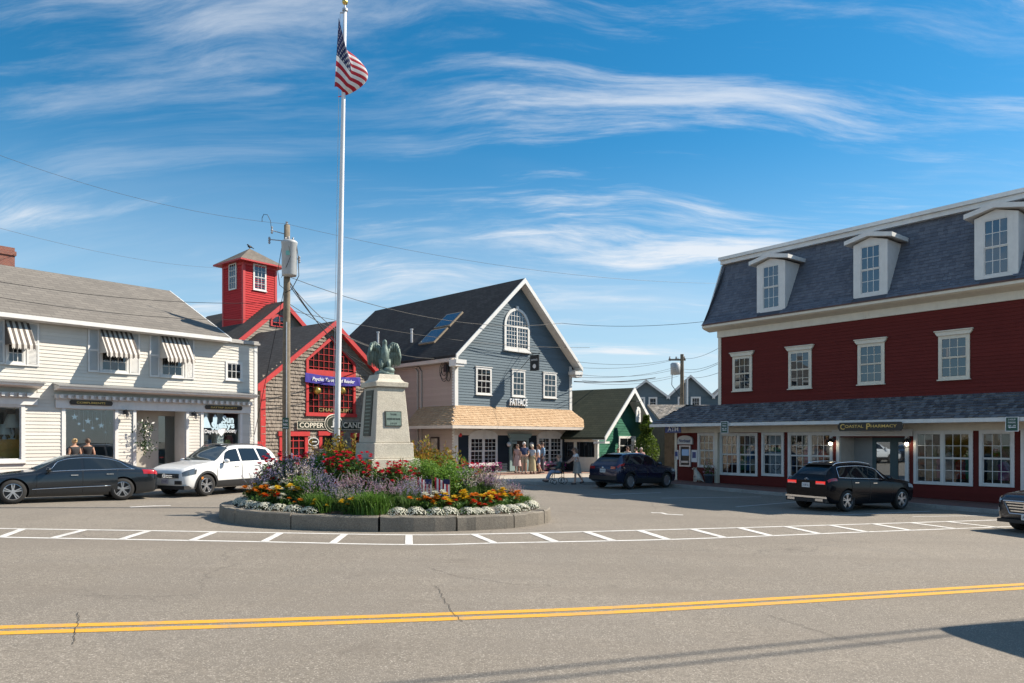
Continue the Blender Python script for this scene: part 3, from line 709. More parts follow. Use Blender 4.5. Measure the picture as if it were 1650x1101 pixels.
    b.box(d0 - .10, d0 + .02, -0.06, 0.01, dz0, dz1 + .12); b.box(d1 - .02, d1 + .10, -0.06, 0.01, dz0, dz1 + .12); b.box(d0 + .02, d1 - .02, -0.058, 0.01, dz1, dz1 + .12)
    b.box(d0, d0 + .05, 0.01, 1.0, dz0, dz1); b.box(d1 - .05, d1, 0.01, 1.0, dz0, dz1); b.box(d0, d1, 0.02, 1.0, dz1 + .002, dz1 + .10); b.build('doorway', WHITE, B)
    b = MB(); b.box(d0 + .05, d1 - .05, -0.35, 1.0, 0.40, 0.60); b.box(d0 - .1, d1 + .1, -0.75, -0.352, 0.38, 0.50); b.build('step', PAVE_L, B)
    e0, e1 = F.u(251, .9), F.u(289, .9); DW = M('stone_coloured_door_paint', (0.45, 0.42, 0.36), .5, .05)
    b = MB(); core_wall(b, d0 + .05, d1 - .05, .6, dz1, [(e0 + .11, e1 - .11, .85, dz1 - .22)], .9, .97); dr = b.build('door', DW, B)
    link('pane', pane_mesh(e1 - e0 - .22, dz1 - 1.07, SHOPGLASS), dr, ((e0 + e1) / 2, .935, (dz1 + .63) / 2)); b = MB(); b.ball((e1 - .06, .86, 1.6), .035, 8, 6); b.build('door_knob', GOLD, dr)
    # things in the windows
    zf = ws1[2] + .02; cab = thing('cabinet', 'orange wooden cabinet standing in the lamp shop window', 'cabinet', (*F.w(F.u(18, .75), .75), zf), F.a)
    CW = M('honey_wood', (0.52, 0.26, 0.06), .45, .15, 6); b = MB(); b.box(-.55, .42, -.2, .25, 0, .80); b.build('carcass', CW, cab)
    for q in range(2): b = MB(); b.box(-.52, .39, -.225, -.202, .06 + q * .37, .40 + q * .37); d = b.build('drawer', CW, cab); b = MB(); b.ball((-.06, -.24, .23 + q * .37), .02, 6, 4); b.build('knob', GOLD, d)
    LS = M('cream_lamp_shade', (0.66, 0.58, 0.44), .8, .05)
    for px, dz, s, lb in ((7, .0, 1.0, 'table lamp with pale shade low in the shop window'), (19, .80, 1.15, 'tall table lamp with cream shade on the orange cabinet')):
        t = thing('table_lamp', lb, 'lamp', (*F.w(F.u(px, .8), .8), zf + dz if dz else zf + .55), F.a)
        b = MB(); b.lathe([(0, 0), (.12, 0), (.12, .03), (.04, .06), (.09, .18), (.07, .32), (.02, .40), (.02, .5), (0, .5)], n=14); b.build('lamp_base', M('white_ceramic', (.7, .7, .68), .2, 0), t, smooth=True)
        b = MB(); b.lathe([(.26 * s, .42), (.12 * s, .80 * s), (.115 * s, .80 * s), (.25 * s, .425)], n=20); b.build('lamp_shade', LS, t, smooth=True)
    st_ = thing('display_stand', 'low dark table under the lamp in the shop window', 'table', (*F.w(F.u(4, .8), .8), zf), F.a); b = MB(); b.box(-.5, .3, -.25, .25, .5, .55)
    for x in (-.46, .22):
        for y in (-.22, .18): b.box(x, x + .05, y, y + .05, 0, .5)
    b.build('table_frame', M('dark_stained_wood', (.06, .04, .03), .5, .2), st_)
    ORN = M('silver_ornament', (.62, .66, .70), .25, 0.0, metal=.7)
    for k in range(9):
        px = 120 + k * 7.2; u = F.u(px, .5); z = F.z(px, 672 + (k * 37 % 26), .5); t = thing('hanging_star', '%s silver star ornament from the chimney end, hanging in the wide shop window' % ORD[k], 'ornament', (*F.w(u, .5), z), F.a, 'star ornaments in the shop window')
        b = MB(); pts = [((.11 if i % 2 == 0 else .045) * (0.7 + .5 * (k % 3 == 0)) * math.sin(i * math.pi / 5), (.11 if i % 2 == 0 else .045) * (0.7 + .5 * (k % 3 == 0)) * math.cos(i * math.pi / 5)) for i in range(10)]; b.prism(pts, -.012, .012); b.build('star', ORN, t)
        b = MB(); b.tube([(0, 0, .1), (0, 0, ws2[3] - z)], .004, 4); b.build('string', STEEL, t)
    DISP = [(.55, .10, .08), (.10, .25, .42), (.62, .55, .40), (.12, .32, .30), (.5, .42, .12)]
    for k in range(7):
        px = 331 + k * 8; u = F.u(px, .7); t = thing('boxed_gift', '%s bundle of goods from the door, low in the day trip shop window' % ORD[k], 'goods', (*F.w(u, .6 + .25 * (k % 2)), ws3[2] + .02), F.a, 'goods in the day trip shop window')
        b = MB(); b.box(-.16, .16, -.12, .12, 0, .25 + .2 * (k % 3)); b.box(-.10, .12, -.1, .1, .25 + .2 * (k % 3), .36 + .2 * (k % 3)); b.build('bundle', M('goods_%d' % (k % 5), DISP[k % 5], .8, .15), t)
    # hanging flower bags by the door
    hp = thing('wall_planter', 'hanging bunch of white flowers and ivy beside the shop door', 'plant', (*F.w(F.u(231), -.02), Z(231, 708)), F.a)
    b = MB(); bb = MB(); r2 = random.Random(4)
    for k in range(420):
        lobe = k % 2; c = Vector((r2.gauss(0, .17), -.18 + r2.gauss(0, .10), (.42 if lobe else -.28) + r2.gauss(0, .17))); add_leaf(b if r2.random() < .66 else bb, c, .12, r2)
    b.build('foliage', m_leaf('ivy_leaf', [(.02, .05, .015), (.05, .10, .03)]), hp); bb.build('blossoms', M('white_petals', (.72, .70, .62), .6, .08), hp)
    b = MB(); b.tube([(0, 0, .75), (0, -.2, .75), (0, -.2, .5)], .01, 5); b.build('hook', BLACK, hp)
    for i, px in enumerate((200, 310)): wall_lantern('black wall lantern %s' % ('between the wide window and the shop door' if i == 0 else 'between the shop door and the day trip window'), F, F.u(px), Z(px, 664 + 3 * i), -0.03, s=1.35)
    SB = M('dark_sign_board', (0.035, 0.028, 0.02), .5, .1)
    za, zc = Z(145, 653.4), Z(145, 646); sign_board('shop_sign', 'dark sign board with gilded COMPLIMENTS lettering over the wide window', F, U(110), U(179), za, zc, -0.16, SB, [('COMPLIMENTS', GOLD, U(121), U(167), za + .05, zc - .05, .012)], shape='oct')
    za, zc = Z(356, 660.5), Z(356, 654); sign_board('shop_sign', 'dark sign board with gilded DAYTRIP SOCIETY lettering', F, U(328), U(387.5), za, zc, -0.16, SB, [('DAYTRIP SOCIETY', GOLD, U(337), U(379), za + .05, zc - .05, .012)], shape='oct')
    WH = M('white_vinyl', (.78, .79, .80), .5, 0); PB = M('pale_blue_vinyl', (.50, .66, .74), .5, 0)
    wl = thing('window_lettering', 'white Daytrip Society lettering and pale blue Sun days script on shop glass', 'lettering', (*F.w(0, 0), 0), F.a); y = 0.02
    lettering('Daytrip', WH, wl, U(330), U(352), Z(341, 700), Z(341, 692), y, bold=.015, depth=.002); lettering('Society', WH, wl, U(362), U(382), Z(372, 699), Z(372, 691), y, bold=.015, depth=.002)
    lettering('Sun', PB, wl, U(359), U(377), Z(368, 682), Z(368, 670), y, bold=.04, depth=.002); lettering('days', PB, wl, U(352), U(378), Z(365, 693.5), Z(365, 679.5), y - .006, bold=.04, depth=.002); lettering('Sun', PB, wl, U(341), U(357), Z(349, 693), Z(349, 680), y - .004, bold=.04, depth=.002)
    b = MB(); cx, cz = U(357), Z(357, 696); b.prism([(cx - .16, cz + .14), (cx + .16, cz + .14), (cx + .16, cz - .02), (cx, cz - .20), (cx - .16, cz - .02)], y - .002, y + .002); b.build('crest', WH, wl)
    b = MB(); cx, cz = U(333), Z(333, 683); b.prism([(cx - .30, cz - .18), (cx + .22, cz - .18), (cx - .02, cz + .42)], y - .002, y + .002); b.prism([(cx + .28, cz - .14), (cx + .46, cz - .14), (cx + .5, cz + .28), (cx + .40, cz + .42), (cx + .3, cz + .28)], y - .002, y + .002); b.build('sail_emblem', PB, wl)
def add_leaf(b, c, s, r, up=0.3):
    """one bent leaf of two triangles pairs at c"""
    d = Vector((r.gauss(0, 1), r.gauss(0, 1), r.gauss(up, .8))).normalized(); a = d.orthogonal().normalized(); a.rotate(Matrix.Rotation(r.uniform(0, 6.28), 3, d)); q = d.cross(a)
    L = s * r.uniform(.7, 1.4); W = L * .42; c = Vector(c); n = q * (W * .25)
    b.add([c - a * L * .5, c + d * W * .0 + q * W * .5 + n, c + a * L * .5, c - q * W * .5 + n, ], [(0, 1, 2), (0, 2, 3)])
white_shop()

# ------------------------------------------------------------------ shingled shop with red trim, red tower house
RED = M('red_trim_paint', (0.48, 0.036, 0.036), 0.5, 0.10, 4, weather=0.12, wcol=(0.25, 0.05, 0.04))
def barn():
    F = F_BARN
    B = thing('shingled_shop', 'grey shingled gabled shop with red trim and tall lattice window', 'building', (*F.w(0, 0), 0), F.a)
    U = lambda px: F.u(px); Z = lambda px, py: F.z(px, py)
    W = 8.82; m = W / 2; ze, zr = 5.16, 8.50; z0 = 0.25; D = 10.0
    g = lambda z: (0.0, W) if z < ze else ((z - ze) / (zr - ze) * m, W - (z - ze) / (zr - ze) * m)
    b = MB(); b.prism([(0, z0), (W, z0), (W, ze), (m, zr - .05), (0, ze)], 0.0, D); b.build('wall', M('old_board', (.14, .125, .11), .8, .2), B)
    # big lattice window
    a0, a1 = U(492), U(571.5); zb_, zs = Z(530, 668), Z(530, 583); za = Z(533, 541.5); c = (a0 + a1) / 2
    low = (U(449), U(495), .3, Z(470, 698)); dr = (U(513), U(549), .3, Z(530, 697.5)); dr2 = (U(566), U(620), .3, Z(590, 700))
    TILE = m_tiles('weathered_wall_shingles', [(.205, .17, .14), (.26, .22, .182), (.30, .258, .215), (.23, .19, .157)], .9, .25)
    b = MB()
    def inside(a, cc):
        z = z0 + cc; e = g(z)
        if not (e[0] - .02 < a < e[1] + .02): return False
        if a0 + .05 < a < a1 - .05 and zb_ < z < zs: return False
        if zs <= z < za and abs(a - c) < (a1 - a0) / 2 * (za - z) / (za - zs) - .05: return False
        return not any(q[0] + .04 < a < q[1] - .04 and q[2] < z < q[3] - .04 for q in (low, dr, dr2))
    shingle_field(b, (0, 0, z0), (1, 0, 0), (0, 0, 1), W, zr - z0, 0.19, 0.11, 0.055, inside, jag=.004); b.build('wall_shingles', TILE, B, kind='stuff')
    ROOF = m_shingle_roof('dark_grey_shingles', (0.085, 0.08, 0.078), (0.06, 0.057, 0.055), (0.03, 0.028, 0.027), 'y', 0.24, 0.34)
    gable_roof(B, -.42, W + .42, -.38, D + .2, ze - .32, zr + .16, ROOF)
    # red rakes, soffits, corner boards
    sl = (zr - ze) / m
    for s in (-1, 1):
        x_e = m + s * (m + .42); b = MB(); b.prism([(x_e, ze - .30), (m, zr + .165), (m, zr - .14), (x_e, ze - .60)], -.44, -.385); b.build('rake_board', RED, B)
        b = MB(); b.prism([(x_e - s * .02, ze - .46), (m, zr + .0), (m, zr - .05), (x_e - s * .02, ze - .52)], -.385, .0); b.build('soffit', RED, B)
        xc = 0 if s < 0 else W; b = MB(); b.box(min(xc, xc - s * .22) - .03, max(xc, xc - s * .22) + .03, -.06, .0, z0, ze - .2); b.build('corner_board', RED, B)
    b = MB(); b.box(-.40, -.05, -.3, D, ze - .62, ze - .50); b.build('eave_board', RED, B)
    # window frame and lattice
    f = .16; b = MB()
    b.box(a0, a0 + f, -.10, .0, zb_, zs); b.box(a1 - f, a1, -.10, .0, zb_, zs); b.box(a0 - .05, a1 + .05, -.14, .0, zb_ - .12, zb_ + .08)
    zm0, zm1 = Z(533, 617), Z(533, 598); b.box(a0 + f, a1 - f, -.095, .0, zm0, zm1)
    for s in (-1, 1):
        e = c + s * (a1 - a0) / 2; b.prism([(e, zs), (c, za), (c, za - .24), (e - s * .15, zs - .02)], -.10, 0.0)
    win = b.build('window', RED, B); b = MB(); n = 9; iw = a1 - a0 - 2 * f
    for i in range(1, n):
        x = a0 + f + iw * i / n; top = za - .2 - abs(x - c) * (za - zs) / ((a1 - a0) / 2); b.box(x - .012, x + .012, -.06, -.02, zb_ + .08, top)
    z = zb_ + .42; k = 0
    while z < za - .4:
        hw = iw / 2 if z < zs else max(0, iw / 2 * (za - .22 - z) / (za - zs)); b.box(c - hw, c + hw, -.056, -.024, z - .012, z + .012); z += .36
    b.build('lattice', RED, win)
    b = MB(); b.prism([(a0 + .1, zb_ + .02), (a1 - .1, zb_ + .02), (a1 - .1, zs), (c, za - .1), (a0 + .1, zs)], -.012, -.008); b.build('pane', m_glass_dark('dim_window_glass', (.02, .014, .012), .03), win)
    BR = M('aged_brass', (.45, .33, .08), .3, .2, 12, metal=.7)
    for i, px in enumerate((508, 548)):
        t = thing('window_globe', 'round brass globe hanging in the lattice window, %s' % ('nearer the utility pole' if i == 0 else 'nearer the monument'), 'ornament', (*F.w(F.u(px), -.18), Z(px, 630)), F.a)
        b = MB(); b.ball((0, 0, 0), .21, 16, 10); b.build('globe', BR, t, smooth=True); b = MB(); b.tube([(0, 0, .2), (0, .0, .45)], .012, 5); b.build('hanger', BLACK, t)
    cl = thing('window_lettering', 'gilt CHANDLERY lettering low across the lattice window', 'lettering', (*F.w(0, 0), 0), F.a); lettering('CHANDLERY', M('dull_gilt', (.30, .22, .09), .5, .1), cl, U(511), U(566), Z(538, 664), Z(538, 658.5), -.125, bold=.01, depth=.004)
    # ground floor
    for w, nm in ((low, 'low'), (dr, 'door'), (dr2, 'far')):
        b = MB(); b.box(w[0], w[0] + .2, -.09, 0, w[2], w[3]); b.box(w[1] - .2, w[1], -.09, 0, w[2], w[3]); b.box(w[0] - .08, w[1] + .08, -.14, 0, w[3] - .16, w[3] + .08)
        fr = b.build('door_frame' if nm == 'door' else 'window_frame', RED, B); b = MB(); b.box(w[0] + .2, w[1] - .2, -.012, -.004, w[2], w[3] - .16); b.build('pane', m_glass_dark('dim_window_glass'), fr)
        if nm != 'door':
            b = MB(); x = w[0] + .5
            while x < w[1] - .3: b.box(x - .02, x + .02, -.05, -.015, w[2], w[3] - .16); x += .36
            for z in (1.2, 1.6, 2.0): b.box(w[0] + .2, w[1] - .2, -.048, -.018, z - .02, z + .02)
            b.build('lattice', RED, fr)
    b = MB(); gx = U(421)
    for k in range(7): b.prism([(-.75 + k * .11, z0), (-.66 + k * .11, z0), (-.66 + k * .11, 1.9), (-.705 + k * .11, 2.0), (-.75 + k * .11, 1.9)], -.2, -.17)
    b.build('picket_gate', RED, B)
    # signs
    SG = M('bottle_green_sign', (.022, .030, .022), .45, .1); a, z_ = U(477), 0
    za_, zc_ = Z(500, 691.5), Z(500, 679.5); t = sign_board('shop_sign', 'long dark sign with cream COPPER CANDLE lettering and a candle oval', F, U(477), U(600), za_, zc_, -.14, SG, [('COPPER', CREAM, U(480), U(519), za_ + .07, zc_ - .06, .01), ('CANDLE', CREAM, U(550), U(592), Z(565, 692) + .07, Z(565, 680) - .04, .01)], CREAM)
    ou, oz = U(534.5), Z(534.5, 682.5)
    for rx, rz, y, mt, nm in ((.62, .52, -.17, CREAM, 'oval_rim'), (.57, .47, -.185, SG, 'oval_board'), (.48, .39, -.19, CREAM, 'oval_line'), (.455, .365, -.195, SG, 'oval_field')):
        b = MB(); b.prism([(ou + rx * math.cos(k * .2618), oz + rz * math.sin(k * .2618)) for k in range(24)], y, y + .03); b.build(nm, mt, t)
    b = MB(); b.box(ou - .09, ou + .09, -.21, -.19, oz - .16, oz + .14); b.box(ou - .2, ou + .2, -.21, -.19, oz - .22, oz - .16); b.prism([(ou - .06, oz + .15), (ou, oz + .30), (ou + .06, oz + .15)], -.21, -.19); b.build('candle_emblem', WHITE, t)
    b = thing('oval_sign', 'small black and white oval sign between the red window and door', 'sign', (*F.w(U(504), -.05), Z(504, 712)), F.a)
    q = MB(); q.prism([(.36 * math.cos(k * .3), .24 * math.sin(k * .3)) for k in range(21)], -.03, 0); q.build('board', M('sign_white', (.6, .6, .58), .5, 0), b); q = MB(); q.prism([(.31 * math.cos(k * .3), .19 * math.sin(k * .3)) for k in range(21)], -.036, -.03); q.build('field', BLACK, b); q = MB(); q.box(-.2, .2, -.042, -.036, -.03, .03); q.build('name_bar', M('sign_white'), b)
    bn = thing('banner', 'violet blue cloth banner reading Psychic Tarot Card Reader across the red window', 'banner', (*F.w(0, 0), 0), F.a); a, c2 = U(488.5), U(577); n = 14; b = MB(); vs = []
    for k in range(n + 1):
        x = a + (c2 - a) * k / n; s = -.10 * math.sin(k / n * math.pi); zt = Z(532, 604.5) + s; vs += [(x, -.20 + .02 * math.sin(k * 1.9), zt), (x, -.20 + .03 * math.sin(k * 1.5 + 1), zt - .50)]
    b.add(vs, [(2 * k, 2 * k + 2, 2 * k + 3, 2 * k + 1) for k in range(n)]); b.build('cloth', M('violet_cloth', (.035, .025, .26), .7, .1), bn)
    lettering('Psychic Tarot Card Reader', M('white_vinyl'), bn, a + .42, c2 - .45, Z(532, 604.5) - .46, Z(532, 604.5) - .20, -.245, bold=.012, depth=.003, shear=.2)
    mb = thing('utility_box', 'dark grey cabinet at the foot of the utility pole', 'cabinet', (*F.w(U(470), -2.6), gz(-10) + .135), F.a); b = MB(); b.box(-.35, .35, -.25, .25, 0, 1.15); b.box(-.38, .38, -.28, .28, 1.15, 1.22); b.build('housing', M('cabinet_grey', (.05, .055, .06), .5, .1), mb)
barn()
def tower_house():
    F = F_TOWER
    B = thing('tower_house', 'red trimmed house with a square red lookout tower on its roof', 'building', (*F.w(0, 0), 0), F.a)
    W = 5.74; m = W / 2; ze, zr = 8.35, 10.72; D = 9.0
    b = MB(); b.prism([(0, .2), (W, .2), (W, ze), (m, zr), (0, ze)], 0, D); b.build('wall', M('old_board'), B)
    b = MB(); e = lambda z: (0, W) if z < ze else ((z - ze) / (zr - ze) * m, W - (z - ze) / (zr - ze) * m)
    clapboards(b, e, 4.0, zr, (), .17, .03); b.build('siding', m_siding('grey_clapboard', (.30, .27, .235), .85, .45), B, kind='stuff')
    clap = MB(); clapboards(clap, lambda z: (0, D), 4.0, ze, (), .17, .03, y=0.0, face=-1, axis='y'); clap.build('siding', RED, B, kind='stuff')
    ROOF = m_shingle_roof('dark_brown_shingles', (0.10, 0.088, 0.078), (0.072, 0.064, 0.057), (0.04, 0.036, 0.032), 'y', 0.24, 0.34)
    gable_roof(B, -.45, W + .45, -.35, D, ze - .32, zr + .16, ROOF)
    for s in (-1, 1):
        x_e = m + s * (m + .45); b = MB(); b.prism([(x_e, ze - .32), (m, zr + .165), (m, zr - .18), (x_e, ze - .66)], -.42, -.36); b.build('rake_board', RED, B)
        xc = 0 if s < 0 else W; b = MB(); b.box(min(xc, xc - s * .2) - .02, max(xc, xc - s * .2) + .02, -.06, 0, 4, ze - .1); b.build('corner_board', RED, B)
    b = MB(); b.box(-.44, -.02, -.34, D, ze - .66, ze - .34); b.build('eave_board', RED, B)
    wu, wz = F.uz(449, 521); b = MB(); arch = [(wu - .62, wz - .25), (wu + .62, wz - .25)] + [(wu + .62 * math.cos(t * math.pi / 10), wz + .05 + .5 * math.sin(t * math.pi / 10)) for t in range(11)]
    b.prism(arch, -.09, 0); w = b.build('window', RED, B); b = MB(); b.prism([(wu + (x - wu) * .78, wz + (z - wz) * .74) for x, z in arch], -.1, -.092); b.build('pane', GLASS, w)
    b = MB(); b.box(wu - .02, wu + .02, -.12, -.101, wz - .2, wz + .4); b.box(wu - .45, wu + .45, -.12, -.102, wz - .02, wz + .02); b.build('muntin', RED, w)
    # the lookout
    a0, a1, y0, y1 = 1.2, 3.65, 1.7, 4.15; zt = 13.5; TR = m_siding('red_clapboard', (.46, .032, .036), .5, .18)
    b = MB(); b.box(a0 + .03, a1 - .03, y0 + .03, y1 - .03, 8.6, zt); b.build('tower_wall', RED, B)
    b = MB(); clapboards(b, lambda z: (a0 + .1, a1 - .1), 8.8, zt - .25, (), .15, .03, y=y0 + .03); clapboards(b, lambda z: (y0 + .1, y1 - .1), 8.8, zt - .25, (), .15, .03, y=a0 + .03, face=-1, axis='y'); b.build('tower_siding', TR, B, kind='stuff')
    b = MB()
    for x in (a0, a1 - .14):
        for y in (y0, y1 - .14): b.box(x - .012, x + .152, y - .012, y + .152, 8.7, zt)
    b.box(a0 - .015, a1 + .015, y0 - .02, y1 + .02, zt - .28, zt - .002); b.build('tower_corner_board', RED, B)
    o = .42; cx, cy = (a0 + a1) / 2, (y0 + y1) / 2; b = MB(); b.add([(a0 - o, y0 - o, zt), (a1 + o, y0 - o, zt), (a1 + o, y1 + o, zt), (a0 - o, y1 + o, zt), (cx, cy, zt + 1.15)] + [(a0 - o, y0 - o, zt - .08), (a1 + o, y0 - o, zt - .08), (a1 + o, y1 + o, zt - .08), (a0 - o, y1 + o, zt - .08)],
        [(0, 1, 4), (1, 2, 4), (2, 3, 4), (3, 0, 4)]); r_ = b.build('tower_roof', m_shingle_roof('tower_shingles', (0.20, 0.175, 0.145), (0.15, 0.13, 0.11), (0.08, 0.07, 0.06), 'x', 0.22, 0.3), B)
    b = MB(); b.box(a0 - o, a1 + o, y0 - o, y1 + o, zt - .10, zt - .004); b.build('tower_eave', RED, B)
    w0, z0 = F.uz(408, 466.5, y0); w1, z1 = F.uz(429, 428.5, y0); window(B, w0, w1, z0, z1, y0 + .02, 3, 2, 2, .07, each=False)
    lw = link('left_window_holder', None) if False else None
    # window on the tower's other lit face, built along y
    wy0, wy1 = y0 + .75, y0 + 1.6; b = MB(); x = a0 - .03
    for ya, yb in ((wy0, wy0 + .08), (wy1 - .08, wy1)): b.box(x - .03, x + .06, ya, yb, z0, z1)
    b.box(x - .028, x + .06, wy0 + .08, wy1 - .08, z1 - .08, z1); b.box(x - .028, x + .06, wy0 + .08, wy1 - .08, z0, z0 + .08); b.box(x - .026, x + .05, wy0 + .08, wy1 - .08, (z0 + z1) / 2 - .03, (z0 + z1) / 2 + .03)
    for k in (1, 2): y = wy0 + .08 + (wy1 - wy0 - .16) * k / 3; b.box(x - .02, x + .05, y - .012, y + .012, z0 + .08, z1 - .08)
    for q in (.27, .73): z = z0 + (z1 - z0) * q; b.box(x - .018, x + .05, wy0 + .08, wy1 - .08, z - .012, z + .012)
    w = b.build('window', WHITE, B); b = MB(); b.box(x + .0, x + .006, wy0 + .06, wy1 - .06, z0 + .06, z1 - .06); b.build('pane', GLASS_HI, w)
    bird = thing('bird', 'dark bird perched on the peak of the red tower roof', 'bird', (*F.w(cx, cy), zt + 1.12), F.a); b = MB(); b.ball((0, 0, .16), (.15, .08, .085), 10, 7); b.ball((-.13, 0, .25), .055, 8, 6); b.tube([(-.17, 0, .25), (-.24, 0, .24)], [.02, .003], 5); b.tube([(.1, 0, .15), (.32, 0, .08)], [.05, .02], 5)
    b.tube([(0, .03, .1), (0, .03, 0)], .01, 4); b.tube([(0, -.03, .1), (0, -.03, 0)], .01, 4); b.build('body', M('bird_black', (.012, .012, .014), .5, .1), bird, smooth=True)
tower_house()

# ------------------------------------------------------------------ blue gabled shop
SLATE_BLUE = (0.150, 0.192, 0.220)
def blue_shop():
    F = F_BLUE
    B = thing('blue_shop', 'tall slate blue gabled shop with white trim and a cedar shingle canopy', 'building', (*F.w(0, 0), 0), F.a)
    U = lambda px, o=0: F.u(px, o); Z = lambda px, py, o=0: F.z(px, py, o)
    l, r = U(733), U(921); W = r - l; m = (l + r) / 2; ze, zr, D = 6.86, 11.42, 14.6; z0 = .1; zc = 3.95
    SID = m_siding('slate_blue_clapboard', SLATE_BLUE, .55, .18); PINK = m_siding('pinkish_beige_clapboard', (.50, .385, .33), .6, .2)
    NAVY = m_siding('navy_clapboard', (.022, .032, .045), .5, .15)
    wa = (U(755), U(801), Z(778, 750), Z(778, 703)); wb = (U(865), U(905), Z(885, 748), Z(885, 703)); dr = (U(823), U(848), .2, Z(836, 706))
    b = MB(); b.prism([(l, z0), (r, z0), (r, ze), (m, zr), (l, ze)], .03, D); b.build('wall', M('blue_wall', SLATE_BLUE, .6, .05), B)
    ups = [(U(766.5), U(791.5), Z(779, 636), Z(779, 592.5)), (U(824.5), U(845.5), Z(835, 639.5), Z(835, 597)), (U(875), U(896), Z(885.5, 641.5), Z(885.5, 601.5))]
    ar = (U(812), U(852.5), Z(832, 565), Z(832, 527), Z(832, 497))
    g = lambda z: (l + .02, r - .02) if z < ze else (l + (z - ze) / (zr - ze) * W / 2, r - (z - ze) / (zr - ze) * W / 2)
    sh = lambda w: (w[0] + .03, w[1] - .03, w[2] + .03, w[3] - .03)
    b = MB(); clapboards(b, g, zc, zr, [sh(w) for w in ups] + [(ar[0] + .05, ar[1] - .05, ar[2], ar[4] - .25)], .155, .026, y=.03); b.build('siding', SID, B, kind='stuff')
    b = MB(); clapboards(b, g, z0 + .15, zc - .6, [sh(wa), sh(wb), (dr[0] - .1, dr[1] + .1, 0, dr[3])], .155, .026, y=.03); b.build('siding', NAVY, B, kind='stuff')
    b = MB(); clapboards(b, lambda z: (.1, D), z0 + .1, ze, (), .155, .026, y=l, face=-1, axis='y'); b.build('siding', PINK, B, kind='stuff')
    ROOF = m_shingle_roof('charcoal_shingles', (0.062, 0.060, 0.060), (0.036, 0.035, 0.036), (0.014, 0.014, 0.014), 'y', 0.24, 0.34)
    o = .42; k = (zr - ze) / (W / 2); gable_roof(B, l - o, r + o, -.55, D + .3, ze - o * k + .2, zr + .2, ROOF, .16)
    for s in (-1, 1):
        xe = m + s * (W / 2 + o); zz = ze - o * k + .2
        b = MB(); b.prism([(xe, zz + .01), (m, zr + .21), (m, zr - .10), (xe, zz - .24)], -.62, -.555); b.build('rake_board', WHITE, B)
        b = MB(); b.prism([(xe, zz - .14), (m, zr + .02), (m, zr - .03), (xe, zz - .19)], -.554, .03); b.build('soffit', WHITE, B)
        b = MB(); c = l if s < 0 else r; b.box(min(c, c - s * .2) - .02, max(c, c - s * .2) + .02, -.022, .03, z0, ze - .1); b.box(c - .02 if s < 0 else c, c if s < 0 else c + .02, .03, .22, z0, ze - .1); b.build('corner_board', WHITE, B)
        b = MB(); b.box(min(xe, xe - s * .75), max(xe, xe - s * .75), -.60, .0, zz - .48, zz - .26); b.box(min(xe, xe - s * .62), max(xe, xe - s * .62), -.55, .0, zz - .62, zz - .482); b.build('eave_return', WHITE, B)
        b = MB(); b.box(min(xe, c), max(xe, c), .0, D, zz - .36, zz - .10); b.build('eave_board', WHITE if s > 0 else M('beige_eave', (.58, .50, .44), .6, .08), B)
    # windows
    for i, w in enumerate(ups): window(B, *w, .0, 3, 2, 2, .085, head='cap', each=False)
    # arched window: trim ring, bars, panes
    a0, a1, zb, zs, zt = ar; c = (a0 + a1) / 2; hw = (a1 - a0) / 2; n = 16
    arc = lambda hw_, ht: [(c + hw_ * math.cos(t * math.pi / n), zs + ht * math.sin(t * math.pi / n)) for t in range(n + 1)]
    outer = [(c - hw, zb), (c + hw, zb)] + arc(hw, zt - zs); inner = [(c - hw + .16, zb + .18), (c + hw - .16, zb + .18)] + arc(hw - .16, zt - zs - .16)
    b = MB(); N = len(outer); vs = [(x, -.06, z) for x, z in outer] + [(x, -.06, z) for x, z in inner] + [(x, .03, z) for x, z in outer] + [(x, .0, z) for x, z in inner]
    b.add(vs, [(i, (i + 1) % N, N + (i + 1) % N, N + i) for i in range(N)] + [(i, 2 * N + i, 2 * N + (i + 1) % N, (i + 1) % N) for i in range(N)] + [(N + i, N + (i + 1) % N, 3 * N + (i + 1) % N, 3 * N + i) for i in range(N)])
    b.box(c - .10, c + .10, -.09, -.0, zt - .12, zt + .12); b.box(a0 - .06, a1 + .06, -.12, 0, zb - .10, zb - .002)
    b.box(c - .05, c + .05, -.058, 0, zb + .18, zs); b.box(a0 + .16, a1 - .16, -.056, 0, zs - .06, zs + .05); win = b.build('arched_window', WHITE, B)
    b = MB(); h2 = hw - .16; ht = zt - zs - .16; mun = .014
    cols = 8; pw = 2 * h2 / cols; rows = [zb + .18 + (zs - .06 - zb - .18) * j / 5 for j in range(6)]
    for i in range(1, cols):
        x = c - h2 + i * pw; top = zs + ht * math.sqrt(max(0, 1 - ((x - c) / h2) ** 2)); b.box(x - mun, x + mun, -.036, -.02, zb + .18, top)
    for z in rows[1:5]: b.box(c - h2, c + h2, -.034, -.022, z - mun, z + mun)
    for q in (.34, .67): hwz = h2 * math.sqrt(1 - q * q); b.box(c - hwz, c + hwz, -.034, -.022, zs + ht * q - mun, zs + ht * q + mun)
    b.build('muntin_grid', WHITE, win)
    for i in range(cols):
        for j in range(5):
            if i in (3, 4) and False: continue
            link('pane', pane_mesh(pw - .03, rows[1] - rows[0] - .03, GLASS_HI), win, (c - h2 + (i + .5) * pw, -.014, (rows[j] + rows[j + 1]) / 2), (R(rng.uniform(-.6, .6)), 0, R(rng.uniform(-.6, .6))))
